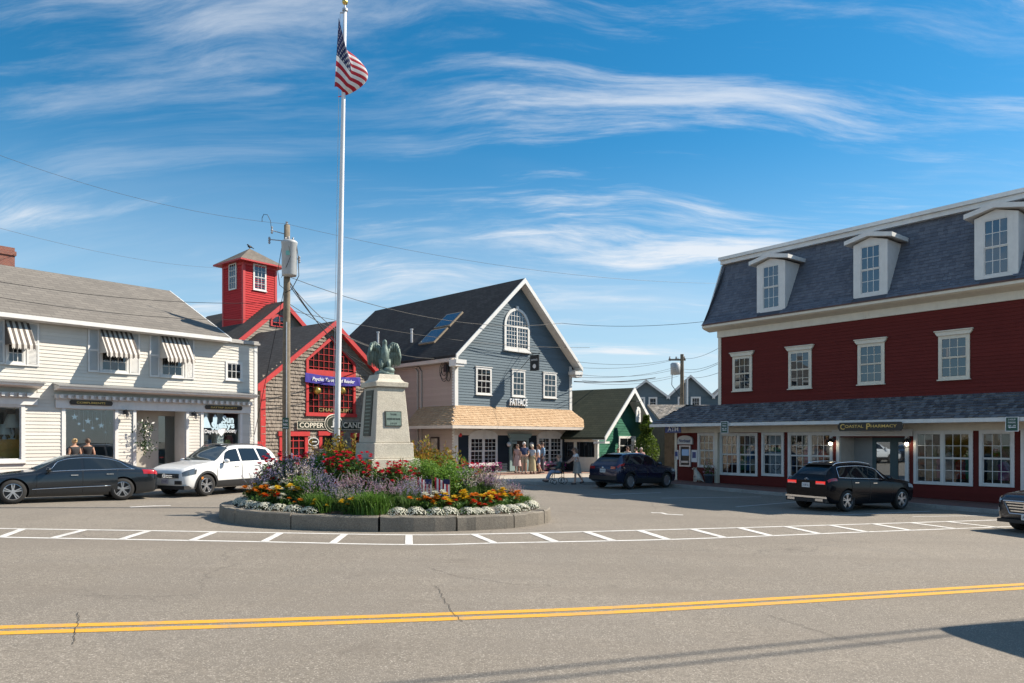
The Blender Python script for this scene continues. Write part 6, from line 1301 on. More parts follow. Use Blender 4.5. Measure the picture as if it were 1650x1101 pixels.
def black_suv():
    d = Vector((math.cos(R(28)), math.sin(R(28)), 0)); w = Vector((*ground(1362, 825), 0)); n = Vector((-d.y, d.x, 0)); sc = .965; c = w + d * (2.87 / 2 * sc) + n * .80
    root, S, part = make_car('parked_suv', 'glossy black SUV with red tail lamps parked at the pharmacy kerb', MERC, (.87, 3.74), .365, m_carpaint('black_paint', (.004, .005, .008), .0, .25), c, 28, sc, .945, [(1.45, 2.60), (2.615, 3.55)], [(1.75, 2.58, 2.05, 2.58), (2.66, 3.50, 2.66, 3.42), (3.58, 4.15, 3.50, 3.95)], (1.48, 2.22), (4.10, 4.44), 5, 'double', False, True, (2.1, 4.0), 1.78, windows_top=6.93)
    for sd in (1, -1):
        part(S.patch(lambda t: (4.26, 4.61), 4.75, 5.75, .012, 8, 5, sd < 0), 'tail_light', LENS_R); part(S.patch(lambda t: (.07, .5), 4.4, 5.4, .01, 8, 5, sd < 0), 'headlight', LENS_W)
        b = MB(); b.box(4.60, 4.675, min(sd * .40, sd * .76), max(sd * .40, sd * .76), .90, 1.0); t = part(b, 'tail_light', m_emit('glowing_tail_lamp', (.8, .04, .03), .5), smooth=False); b = MB(); b.box(4.672, 4.68, min(sd * .42, sd * .74), max(sd * .42, sd * .74), .905, .93); part(b, 'reverse_lamp', LENS_W, t, False)
        b = MB(); b.box(4.62, 4.72, min(sd * .42, sd * .72), max(sd * .42, sd * .72), .34, .42); part(b, 'exhaust_trim', CHROME, smooth=False)
    b = MB(); b.box(4.55, 4.715, -.80, .80, .44, .50); part(b, 'bumper_strip', CHROME, smooth=False); b = MB(); b.box(4.5, 4.70, -.80, .80, .30, .435); part(b, 'rear_valance', TRIM, smooth=False); plate(part, S, 4.668, .86, 1, '2138 SA')
    b = MB(); b.lathe([(.055, 0), (.068, 0), (.068, .01), (.055, .01), (.055, 0)], (4.63, 0, 1.03), 20, 'x'); [b.tube([(4.636, 0, 1.03), (4.636, .06 * math.sin(a), 1.03 + .06 * math.cos(a))], .006, 4) for a in (0, 2.094, 4.189)]; part(b, 'badge', CHROME); b = MB(); b.box(3.98, 4.2, -.52, .52, 1.545, 1.575); part(b, 'spoiler', TRIM, smooth=False)
black_suv()
def grey_suv():
    hd = 180 + 20; d = Vector((math.cos(R(hd)), math.sin(R(hd)), 0)); fr = Vector((13.03, 18.2, 0)); c = fr - d * 2.2; PT = m_carpaint('grey_brown_paint', (.045, .047, .055), .6, .25)
    root, S, part = make_car('driving_suv', 'grey SUV with chrome grille driving in from the road edge', HY, (.9, 3.6), .36, PT, c, hd, 1.0, .94, [(1.4, 2.5), (2.515, 3.4)], [(1.7, 2.48, 1.95, 2.48), (2.55, 3.35, 2.55, 3.3), (3.42, 4.1, 3.38, 3.9)], (1.42, 2.2), (4.2, 4.5), 5, 'double', True, True, (2.1, 3.9), 1.72, windows_top=6.93)
    for sd in (1, -1): part(S.patch(lambda t: (.03, .48 + .1 * t), 4.55, 5.6, .010, 10, 5, sd < 0), 'headlight', LENS_W); part(S.patch(lambda t: (.03, .16), 2.9, 3.6, .010, 4, 4, sd < 0), 'fog_light', LENS_W)
    b = MB(); b.prism([(-.60, .80), (.60, .80), (.45, .50), (-.45, .50)], -.03, .06, 'x'); g = part(b, 'grille', TRIM, smooth=False); b = MB()
    for k in range(4): w = .56 - .045 * k; b.box(-.045, -.031, -w, w, .755 - k * .07, .785 - k * .07)
    b.tube([(-.035, -.62, .81), (-.035, .62, .81), (-.035, .46, .49), (-.035, -.46, .49), (-.035, -.62, .81)], .014, 5); part(b, 'grille_bar', CHROME, g, False)
    b = MB(); b.lathe([(.085, -.06), (.10, -.06), (.10, -.045), (.085, -.045), (.085, -.06)], (0, 0, .68), 20, 'x'); b.tube([(-.055, .05, .62), (-.055, .03, .74)], .009, 4); b.tube([(-.055, -.03, .62), (-.055, -.05, .74)], .009, 4); b.tube([(-.055, .04, .68), (-.055, -.04, .68)], .009, 4); part(b, 'badge', CHROME, g, False)
    plate(part, S, -.035, .42, -1, 'AR65 20', .31, .15); b = MB(); b.box(-.02, .3, -.80, .80, .25, .34); part(b, 'lower_bumper', TRIM, smooth=False)
grey_suv()
VAN = [(0, .45, .90, 1.15, 1.6, .78), (.08, .35, .97, 1.22, 2.3, .86), (.22, .30, 1.0, 1.28, 2.80, .92), (.40, .28, 1.02, 1.30, 2.96, .96), (.8, .28, 1.02, 1.3, 3.0, .97), (4.8, .28, 1.02, 1.3, 3.0, .97), (4.95, .30, 1.0, 1.3, 2.95, .95), (5.0, .40, .96, 1.25, 2.8, .90)]
def van():
    make_car('delivery_van', 'tall white delivery van beyond the frame edge, its shadow on the near lane', VAN, (.95, 4.05), .35, m_carpaint('white_paint', (.7, .7, .7), 0, .3), (10.3, 8.95), 180 + 17, 1.0, .98, [(.9, 1.9)], [(.95, 1.85, 1.1, 1.85)], (.05, .3), None, 5, 'single', False, False, None, .9, windows_top=6.9)
van()

# ------------------------------------------------------------------ flower bed with its monument and flagpole
BED = Vector((-3.15, 18.75)); BA, BB, BT = 4.18, 2.88, R(7.5)       # centre, half axes, turn
def bed(r, a):
    """point of the bed: r = 0 centre .. 1 inner kerb edge, a = angle (90 deg is away from the road)"""
    x, y = BA * r * math.cos(a), BB * r * math.sin(a)
    return BED.x + x * math.cos(BT) - y * math.sin(BT), BED.y + x * math.sin(BT) + y * math.cos(BT)
def bed_at(px, depth):
    X = (px - 825) / FOC * depth; return X, depth
GRAN = m_stone('bed_granite', (.225, .198, .16), (.11, .093, .073), 55, .6)
def planter():
    t = thing('flower_bed', 'raised oval flower bed ringed with rough granite blocks', 'flower bed', (BED.x, BED.y, gz(BED.x)))
    o = Vector((BED.x, BED.y, gz(BED.x))); cuts = [198, 213, 240, 268, 292, 315, 337, 356, 382, 408, 440, 470, 500, 530, 558]
    r2 = random.Random(3)
    for a0, a1 in zip(cuts, cuts[1:]):
        n = 7; b = MB(); vs = []; H = .335 + r2.uniform(-.012, .012)
        for k in range(n + 1):
            a = R(a0 + .35 + (a1 - a0 - .7) * k / n); pi, po = bed(.955, a), bed(1.0, a); jo = r2.uniform(-.012, .012); jt = r2.uniform(-.012, .012); e = .03
            cx = (po[0] - pi[0]); cy = po[1] - pi[1]; L = math.hypot(cx, cy); cx /= L; cy /= L; w = .30
            pi = (po[0] - cx * w, po[1] - cy * w)
            for (x, y), z in (((po[0] + cx * jo, po[1] + cy * jo), -.15), ((po[0] + cx * jo, po[1] + cy * jo), H * .5), ((po[0] + cx * (jo - .005), po[1] + cy * (jo - .005)), H - e + jt), ((po[0] - cx * e, po[1] - cy * e), H + jt), (pi, H + jt * .5), (pi, -.15)): vs.append((x - o.x, y - o.y, z + gz(x) - o.z))
        m = 6; b.add(vs, [(k * m + j, (k + 1) * m + j, (k + 1) * m + j + 1, k * m + j + 1) for k in range(n) for j in range(m - 1)] + [tuple(range(m)), tuple(range(n * m, n * m + m))[::-1]]); b.build('granite_block', GRAN, t)
    b = MB(); n = 48; rings = [1.0, .8, .55, .28]; vs = []
    for i, r_ in enumerate(rings):
        for k in range(n):
            x, y = bed(r_ * .95, 2 * math.pi * k / n); vs.append((x - o.x, y - o.y, gz(x) - o.z + .27 + (.0, .14, .26, .30)[i] + r2.uniform(-.03, .03)))
    vs.append((0, 0, .6)); b.add(vs, [(i * n + k, i * n + (k + 1) % n, (i + 1) * n + (k + 1) % n, (i + 1) * n + k) for i in range(3) for k in range(n)] + [(3 * n + k, 3 * n + (k + 1) % n, 4 * n) for k in range(n)])
    b.build('soil', M('garden_soil', (.065, .042, .028), .95, .35, 9, bump=.8, bscale=25), t, smooth=True)
    b = MB()
    for k in range(1600):
        a = r2.uniform(0, 6.28); rr = math.sqrt(r2.random()) * .93; x, y = bed(rr, a); s = r2.uniform(.015, .045); z = gz(x) - o.z + .29 + (1 - rr) * .36; d = r2.uniform(0, 3.14)
        b.add([(x - o.x - s * math.cos(d), y - o.y - s * math.sin(d), z), (x - o.x + s * math.cos(d), y - o.y + s * math.sin(d), z + r2.uniform(-.01, .02)), (x - o.x + .3 * s * math.sin(d), y - o.y - .3 * s * math.cos(d), z + .02)], [(0, 1, 2)])
    m_ = b.build('mulch', m_leaf('bark_mulch', [(.10, .06, .035), (.20, .12, .07), (.06, .04, .025)], .9, 0), t); m_['kind'] = 'stuff'
planter()
def soil_z(x, y):
    dx, dy = x - BED.x, y - BED.y; u = dx * math.cos(BT) + dy * math.sin(BT); v = -dx * math.sin(BT) + dy * math.cos(BT); r_ = min(1, math.hypot(u / BA, v / BB)); return gz(x) + .28 + .30 * (1 - r_)
def monument():
    F = Frame(0, 0, 0); D = 19.0; cx = (624 - 825) / FOC * D + .35; rot = R(-62)
    cx, cy = bed_at(619.5, 19.3)
    T = thing('monument', 'tapered grey granite war memorial pedestal in the flower bed', 'monument', (cx, cy, gz(cx)), R(36)); g0 = gz(cx)
    ST = m_stone('memorial_granite', (.60, .55, .45), (.38, .335, .265), 75, .55)
    zz = lambda py: EYE + (HOR - py) * (cy - .6) / FOC - g0
    def block(nm, w0, w1, z0, z1, mat=ST, sub=1):
        b = MB(); a, c = w0 / 2, w1 / 2; b.add([(-a, -a, z0), (a, -a, z0), (a, a, z0), (-a, a, z0), (-c, -c, z1), (c, -c, z1), (c, c, z1), (-c, c, z1)], [(0, 3, 2, 1), (4, 5, 6, 7), (0, 1, 5, 4), (1, 2, 6, 5), (2, 3, 7, 6), (3, 0, 4, 7)]); o = b.build(nm, mat, T)
        md = o.modifiers.new('edge', 'BEVEL'); md.width = .018; md.segments = 2; me = baked(o, nm); return link(nm, me, T)
    z1, z2, z3, z4, z5 = zz(768), zz(741), zz(714), zz(620.5), zz(601.5)
    block('bottom_step', 1.72, 1.70, .2, z1 + .12); block('step', 1.42, 1.40, z1 + .122, z2 + .02); block('base_block', 1.16, 1.13, z2 + .022, z3); block('shaft', 1.02, .80, z3 + .002, z4 - .04)
    block('cap_slab', .93, .95, z4 - .038, z4 + .10); b = MB(); n = 8; prof = [(.45, z4 + .10), (.39, z4 + .12), (.33, z4 + .19), (.30, z5 - .02), (.285, z5)]
    vs = [p for w, z in prof for p in ((-w, -w, z), (w, -w, z), (w, w, z), (-w, w, z))]; b.add(vs, [(i * 4 + k, i * 4 + (k + 1) % 4, (i + 1) * 4 + (k + 1) % 4, (i + 1) * 4 + k) for i in range(4) for k in range(4)] + [(16, 17, 18, 19)]); b.build('cap', ST, T)
    BZ = M('aged_bronze', (.075, .085, .07), .5, .25, 14, metal=.6); VG = M('verdigris_bronze', (.16, .215, .185), .55, .22, 14, metal=.35)
    tl = math.atan2(.11, z4 - z3); hgt = lambda t: .51 - .11 * t
    pl = MB(); pl.box(-.235, .235, -.02, .02, -.20, .20); zc = z3 + (z4 - z3) * .42; o = pl.build('plaque', BZ, T, (.02, -hgt(.42) - .01, zc), (-tl, 0, 0)); b = MB(); b.box(-.21, .21, -.004, 0, -.175, .175); f = b.build('plaque_face', VG, o, (0, -.021, 0))
    for i, s in enumerate(('TO OUR', 'SOLDIERS AND SAILORS', '1919')): lettering(s, BZ, o, -.09 if i != 1 else -.19, .09 if i != 1 else .19, .09 - .12 * i, .14 - .12 * i, -.026, bold=.01, depth=.003)
    zc = z3 + (z4 - z3) * .52; pl = MB(); pl.box(-.02, .02, -.21, .21, -.60, .60); o = pl.build('plaque', BZ, T, (-hgt(.52) - .008, 0, zc), (0, tl, 0)); b = MB()
    for k in range(11): b.box(-.026, -.021, -.15, .15, .42 - k * .095, .455 - k * .095)
    b.build('name_lines', VG, o)
    # bronze eagle
    E = thing('eagle_statue', 'green bronze eagle with half raised wings on top of the memorial', 'statue', (cx, cy, g0 + z5), R(20)); BR = M('eagle_bronze', (.15, .20, .175), .55, .40, 9, metal=.25, bump=.5, bscale=40)
    b = MB(); b.ball((0, 0, .03), (.27, .25, .12), 14, 8); b.ball((.1, -.1, .12), (.16, .14, .10), 10, 6); b.build('rock', BR, E, smooth=True)
    b = MB(); b.tube([(0, .08, .16), (0, .04, .28), (0, 0, .42), (0, -.03, .58), (0, -.03, .70), (0, -.03, .79), (0, -.035, .86), (0, -.05, .91), (0, -.05, .945)], [.06, .10, .125, .12, .09, .058, .062, .052, .02], 14); b.tube([(0, -.08, .89), (0, -.14, .885), (0, -.165, .85)], [.035, .025, .004], 6)
    for s in (-1, 1): b.tube([(s * .08, -.02, .40), (s * .10, -.07, .26), (s * .09, -.06, .14)], [.085, .06, .03], 8); [b.tube([(s * .09, -.06, .15), (s * .09 + .05 * k, -.15, .13)], [.02, .008], 5) for k in (-1, 0, 1)]
    for k in range(5): b.tube([(-.08 + .04 * k, .10, .24), (-.12 + .06 * k, .20, .05)], [.035, .02], 5)
    b.build('body', BR, E, smooth=True)
    for s in (-1, 1):
        b = MB(); arm = [Vector((s * .08, .03, .62)), Vector((s * .15, .06, .78)), Vector((s * .24, .07, .86)), Vector((s * .34, .04, .83)), Vector((s * .38, .0, .72))]; b.tube(arm, [.05, .05, .048, .042, .03], 8)
        for k in range(11):
            t = k / 10; i = min(int(t * 4), 3); p = arm[i].lerp(arm[i + 1], t * 4 - i); ln = .34 + .30 * math.sin(t * 2.3 + .5); tip = p + Vector((s * (.02 - .10 * (1 - t) + .02), .05 + .02 * (k % 2), -ln)); q = (p + tip) / 2 + Vector((s * .02, .03, 0)); b.tube([p, q, tip], [.038, .046, .012], 6)
        for k in range(8):
            t = k / 7; i = min(int(t * 4), 3); p = arm[i].lerp(arm[i + 1], t * 4 - i); b.tube([p + Vector((0, -.02, 0)), p + Vector((s * .0, -.02, -.20))], [.04, .015], 6)
        b.build('wing', BR, E, smooth=True)
monument()
def flagpole():
    x, y = bed_at(541, 20.9); g = gz(x) + .3; top = EYE + (HOR - 18) * y / FOC; X2 = (556 - 825) / FOC * y
    T = thing('flagpole', 'tall white flagpole rising from the flower bed', 'flagpole', (x, y, g)); H = top - g; lean = X2 - x - .0
    AL = M('white_pole_paint', (.70, .71, .72), .35, .04); b = MB(); b.tube([(lean * t, 0, H * t) for t in (0, .2, .4, .6, .8, 1)], [.086, .083, .077, .068, .058, .048], 20); b.build('pole', AL, T, smooth=True)
    b = MB(); b.lathe([(.16, 0), (.16, .05), (.11, .1)], n=18); b.build('collar', STEEL, T); b = MB(); b.tube([(lean, 0, H), (lean, 0, H + .2)], .022, 6); b.lathe([(0, 0), (.08, .0), (.08, .06), (0, .07)], (lean, 0, H), 12); b.tube([(lean, 0, H - .05), (lean - .14, 0, H - .05)], .02, 6); b.build('truck', STEEL, T)
    b = MB(); b.ball((lean, 0, H + .26), .085, 16, 10); b.build('ball', M('gilt_ball', (.62, .46, .14), .25, .05, metal=.9), T, smooth=True); b = MB(); b.tube([(lean - .14, 0, H - .06), (lean * .1 - .11, -.02, 1.4)], .006, 5); b.build('halyard', M('rope_white', (.6, .6, .58), .8, 0), T)
    # the flag hangs almost limp, its fly falling in folds to the right of the hoist
    FL = thing('flag', 'American flag hanging limp near the top of the flagpole', 'flag', (x + lean - .16, y - .10, g + H - .25)); nu, nv = 40, 39; CL = [M('flag_red', (.42, .012, .028), .75, .06), M('flag_white', (.74, .73, .72), .75, .03), M('flag_blue', (.016, .022, .085), .75, .06)]
    for m_ in CL:
        nt = m_.node_tree; bs = nt.nodes['Principled BSDF']; tr = nt.nodes.new('ShaderNodeBsdfTranslucent'); mx = nt.nodes.new('ShaderNodeMixShader'); mx.inputs[0].default_value = .2; src = bs.inputs['Base Color'].links[0].from_socket; nt.links.new(src, tr.inputs[0]); nt.links.new(bs.outputs[0], mx.inputs[1]); nt.links.new(tr.outputs[0], mx.inputs[2]); nt.links.new(mx.outputs[0], nt.nodes['Material Output'].inputs[0])
    def P(u, v):
        # u along the fly, v down the hoist
        hx, hz = -.12 * v, -2.0 * v; s = (1 - v) ** .8
        env = (.10 + .60 * math.sin(min(1, v * 1.15 + .10) * math.pi) ** .8) if v < .9 else .18
        env = .10 + .36 * math.sin(math.pi * min(1.0, .12 + .80 * v)) ** .9
        if u < .42: t = u / .42; dx = env * .95 * t; dz = -(.85 * s + .10) * t ** 1.1; dy = -.10 * math.sin(t * math.pi) - .04 * t
        elif u < .70: t = (u - .42) / .28; dx = env * (.95 + .95 * math.sin(t * 1.57) * (.35 + .9 * s)); dz = -(.85 * s + .10) - .05 * t - .16 * t * s; dy = -.04 + .22 * t
        else: t = (u - .70) / .30; dx = env * (.95 + .95 * (.35 + .9 * s)) - env * 1.25 * t; dz = -(.85 * s + .15) - .16 * s - .42 * t * s + .03 * t; dy = .18 + .10 * t
        w = .022 * math.sin(9 * u + 5 * v) * u
        return (hx + dx + w * .6, dy + w, hz + dz)
    b = MB(); vs = [P(i / nu, j / nv) for j in range(nv + 1) for i in range(nu + 1)]; b.v = vs
    for j in range(nv):
        for i in range(nu): b.f.append((j * (nu + 1) + i, j * (nu + 1) + i + 1, (j + 1) * (nu + 1) + i + 1, (j + 1) * (nu + 1) + i)); b.m.append(2 if (i < 16 and j < 21) else (j // 3) % 2)
    b.build('cloth', CL, FL, smooth=True)
    b = MB()
    for r_ in range(9):
        for c in range(6 if r_ % 2 == 0 else 5):
            u = (.033 + c * .066 + (.033 if r_ % 2 else 0)); v = (.03 + r_ * .06)
            p = Vector(P(u, v)); du = (Vector(P(u + .01, v)) - p).normalized(); dv = (Vector(P(u, v + .01)) - p).normalized(); nn = du.cross(dv).normalized() * .012
            if nn.y > 0: nn = -nn
            q = [p + nn + (du * math.sin(k * .628) + dv * -math.cos(k * .628)) * (.042 if k % 2 == 0 else .017) for k in range(10)]; b.add(q, [tuple(range(10))])
    b.build('stars', CL[1], FL, kind='stuff')
flagpole()

# ------------------------------------------------------------------ planting
GREEN_A = m_leaf('leaf_mid_green', [(.045, .105, .02), (.085, .17, .035), (.13, .22, .05)]); GREEN_B = m_leaf('leaf_bright_green', [(.075, .17, .02), (.14, .26, .035), (.20, .33, .06)]); GREEN_C = m_leaf('leaf_grey_green', [(.07, .10, .06), (.13, .16, .10), (.17, .20, .13)])
AUTUMN = m_leaf('leaf_gold_green', [(.16, .17, .02), (.30, .24, .03), (.36, .15, .03), (.12, .16, .03)]); PURPLE = m_leaf('lavender_petals', [(.32, .25, .46), (.46, .38, .58), (.56, .48, .64)]); PINKP = m_leaf('pale_pink_petals', [(.52, .30, .42), (.62, .45, .52), (.48, .22, .40)])
REDP = m_leaf('crimson_petals', [(.52, .010, .030), (.70, .03, .07), (.42, .008, .022)], .5, .42); WHITEP = m_leaf('cream_petals', [(.68, .66, .52), (.76, .75, .66), (.60, .60, .46)], .6, .42); ORANGEP = m_leaf('orange_petals', [(.66, .18, .015), (.74, .30, .03), (.58, .10, .01)], .5, .42); YELLOWP = m_leaf('yellow_petals', [(.74, .48, .02), (.78, .58, .06), (.70, .38, .02)], .5, .42); SCARLETP = m_leaf('scarlet_petals', [(.50, .03, .01), (.62, .07, .015)], .5, .42); WHITE_PINK = m_leaf('white_pink_petals', [(.70, .60, .55), (.76, .70, .64), (.62, .42, .42)], .5, .42)
def bloom(b, c, r_, rr, petals=7, layers=3):
    """ruffled flower head: layered petals round a centre"""
    c = Vector(c)
    for l in range(layers):
        el = (.15, .65, 1.15)[l] if layers == 3 else (.2, .9)[l]; n = petals - l
        for k in range(n):
            a = 6.283 * k / n + l * .5 + rr.uniform(-.2, .2); d = Vector((math.cos(a) * math.cos(el), math.sin(a) * math.cos(el), math.sin(el))); s = Vector((-math.sin(a), math.cos(a), 0)); L = r_ * (1 - .12 * l) * rr.uniform(.85, 1.1); w = L * .48
            b.add([c + d * L * .1, c + d * L * .7 + s * w, c + d * L + Vector((0, 0, -.1 * L)), c + d * L * .7 - s * w], [(0, 1, 2, 3)])
def blades(b, n, h, spread, rr, w=.012):
    for k in range(n):
        a = rr.uniform(0, 6.28); x, y = rr.gauss(0, spread * .3), rr.gauss(0, spread * .3); L = h * rr.uniform(.6, 1.1); o = spread * rr.uniform(.3, 1.1); s = Vector((-math.sin(a), math.cos(a), 0)) * w; p = [Vector((x + o * t * t * math.cos(a), y + o * t * t * math.sin(a), L * (t - .25 * t ** 3))) for t in (0, .35, .7, 1)]
        b.add([p[0] - s, p[0] + s, p[1] - s, p[1] + s, p[2] - s * .8, p[2] + s * .8, p[3]], [(0, 1, 3, 2), (2, 3, 5, 4), (4, 5, 6)])
_protos = {}
def proto(kind, v):
    """(foliage mesh, blossom mesh or None) for variant v of a plant kind, about 1 unit = metres"""
    if (kind, v) in _protos: return _protos[(kind, v)]
    rr = random.Random(hash(kind) % 9973 if False else sum(map(ord, kind)) * 31 + v); f, p = MB(), MB(); fm, pm = GREEN_A, WHITEP
    if kind == 'alyssum':
        for k in range(150): a = rr.uniform(0, 6.28); t = rr.random() ** .5; add_leaf(f, (.20 * t * math.cos(a), .20 * t * math.sin(a), .11 * (1 - t * t) + rr.uniform(-.02, .02)), .035, rr)
        for k in range(300):
            a = rr.uniform(0, 6.28); t = rr.random() ** .55; c = Vector((.22 * t * math.cos(a), .22 * t * math.sin(a), .15 * math.sqrt(max(0, 1 - t * t)) + rr.uniform(0, .02))); d = Vector((c.x, c.y, .12)).normalized(); u = d.orthogonal().normalized() * rr.uniform(.010, .018); w = d.cross(u); p.add([c + u, c + w, c - u, c - w], [(0, 1, 2, 3)])
        fm = GREEN_C
    elif kind in ('marigold', 'yellow_marigold', 'scarlet_marigold', 'white_marigold'):
        for k in range(150): add_leaf(f, (rr.gauss(0, .11), rr.gauss(0, .11), rr.uniform(.0, .22)), .07, rr)
        for k in range(6): x, y, z = rr.gauss(0, .12), rr.gauss(0, .12), rr.uniform(.16, .36); f.tube([(x * .5, y * .5, 0), (x, y, z)], .006, 4); bloom(p, (x, y, z), rr.uniform(.06, .095), rr, 9, 3)
        pm = {'marigold': ORANGEP, 'yellow_marigold': YELLOWP, 'scarlet_marigold': SCARLETP, 'white_marigold': WHITEP}[kind]; fm = GREEN_A
    elif kind == 'rose':
        for k in range(620): a = rr.uniform(0, 6.28); t = rr.random() ** .5; z = rr.uniform(.08, .85); w = .40 * (1 - ((z - .5) / .62) ** 2) ** .5; add_leaf(f, (w * t * math.cos(a), w * t * math.sin(a), z), .085, rr)
        for k in range(9): a = rr.uniform(0, 6.28); f.tube([(0, 0, 0), (.3 * math.cos(a), .3 * math.sin(a), rr.uniform(.5, .8))], [.012, .005], 4)
        for k in range(30): a = rr.uniform(0, 6.28); z = rr.uniform(.35, 1.0); w = .42 * (1 - ((z - .55) / .72) ** 2) ** .5 * rr.uniform(.7, 1.08); bloom(p, (w * math.cos(a), w * math.sin(a), z), rr.uniform(.06, .09), rr, 8, 3)
        pm = REDP
    elif kind in ('lavender', 'pink_veronica', 'white_gaura'):
        blades(f, 190, .62, .34, rr, .009)
        for k in range(30 if kind != 'white_gaura' else 34):
            a = rr.uniform(0, 6.28); o = rr.uniform(.05, .42); h = rr.uniform(.55, .95); c0 = Vector((.05 * math.cos(a), .05 * math.sin(a), .2)); c1 = Vector((o * math.cos(a), o * math.sin(a), h)); f.tube([c0, (c0 + c1) / 2 + Vector((0, 0, .06)), c1], .0035, 3, False)
            n = 16 if kind != 'white_gaura' else 8
            for q in range(n):
                t = rr.uniform(.52, 1.0) if kind != 'white_gaura' else rr.uniform(.5, 1.02); c = c0.lerp(c1, t) + Vector((rr.gauss(0, .011), rr.gauss(0, .011), .06 * (1 - abs(2 * t - 1)))); add_leaf(p, c, .032 if kind != 'white_gaura' else .045, rr)
        fm = m_leaf('stem_green', [(.08, .16, .04), (.13, .22, .06), (.19, .27, .09)]); pm = {'lavender': PURPLE, 'pink_veronica': PINKP, 'white_gaura': WHITE_PINK}[kind]
    elif kind == 'grass':
        blades(f, 260, .80, .50, rr, .010)
        for k in range(16): a = rr.uniform(0, 6.28); o = rr.uniform(.1, .45); h = rr.uniform(.5, .85); c = (o * math.cos(a), o * math.sin(a), h); f.tube([(0, 0, .1), c], .003, 3, False); bloom(p, c, .028, rr, 6, 2)
        fm = m_leaf('grass_blade_green', [(.07, .16, .02), (.13, .25, .04), (.20, .32, .07)], .5, .35); pm = PINKP
    elif kind in ('round_shrub', 'feathery_shrub', 'gold_shrub'):
        N = {'round_shrub': 1500, 'feathery_shrub': 1500, 'gold_shrub': 850}[kind]; lumps = [(rr.gauss(0, .28), rr.gauss(0, .22), rr.uniform(.35, .85), rr.uniform(.16, .30)) for k in range(11)]
        for k in range(N):
            l = lumps[k % 11]; d = Vector((rr.gauss(0, 1), rr.gauss(0, 1), rr.gauss(.1, 1))).normalized() * l[3] * rr.uniform(.65, 1.1); add_leaf(f, (l[0] + d.x, l[1] + d.y, max(.03, l[2] + d.z)), .06 if kind != 'gold_shrub' else .085, rr, 1.2 if kind == 'feathery_shrub' else .3)
        for k in range(11): l = lumps[k]; f.tube([(l[0] * .1, l[1] * .1, 0), (l[0] * .6, l[1] * .6, l[2] * .5), l[:3]], [.02, .013, .006], 5, False)
        if kind == 'gold_shrub':
            for k in range(26): l = lumps[k % 11]; c = (l[0] + rr.gauss(0, .05), l[1] + rr.gauss(0, .05), l[2] + l[3] + rr.uniform(0, .3)); f.tube([l[:3], c], .005, 3, False); [add_leaf(f, (c[0] + rr.gauss(0, .03), c[1] + rr.gauss(0, .03), c[2] - rr.uniform(0, .2)), .08, rr) for q in range(7)]
        fm = {'round_shrub': GREEN_B, 'feathery_shrub': GREEN_B, 'gold_shrub': AUTUMN}[kind]; p = None
    elif kind == 'evergreen':
        for k in range(5200): z = rr.uniform(.05, 3.6); w = .74 * (1 - (z / 3.75) ** 3.0) * (.72 + .28 * math.sin(z * 5 + 2 * math.sin(z * 2))) + .08; a = rr.uniform(0, 6.28); t = rr.random() ** .35; add_leaf(f, (w * t * math.cos(a), w * t * math.sin(a), z), .15, rr, 1.0)
        f.tube([(0, 0, -.1), (0, 0, 3.3)], [.07, .02], 6); fm = m_leaf('evergreen_needles', [(.05, .10, .012), (.10, .16, .02), (.17, .23, .04)]); p = None
    fo = f.mesh(kind + '_foliage', fm); bl = p.mesh(kind + '_blossoms', pm) if p and p.f else None
    _protos[(kind, v)] = (fo, bl); return fo, bl
def plant(kind, name, label, x, y, s=1.0, group=None, sz=None, z=None, cat='plant'):
    v = rng.randrange(3 if kind != 'evergreen' else 1); fo, bl = proto(kind, v); o = thing(name, label, cat, (x, y, soil_z(x, y) if z is None else z), rng.uniform(0, 6.28), group); o.scale = (s, s, sz or s); link('foliage', fo, o)['kind'] = 'stuff'
    if bl: link('blossoms', bl, o)['kind'] = 'stuff'
    return o
def edge_r(px, inset):
    """bed point seen at picture column px, on the near side, at the given radius"""
    best = None
    for k in range(181, 360):
        x, y = bed(inset, R(k)); d = abs(825 + x / y * FOC - px)
        if best is None or d < best[0]: best = (d, x, y)
    return best[1], best[2]
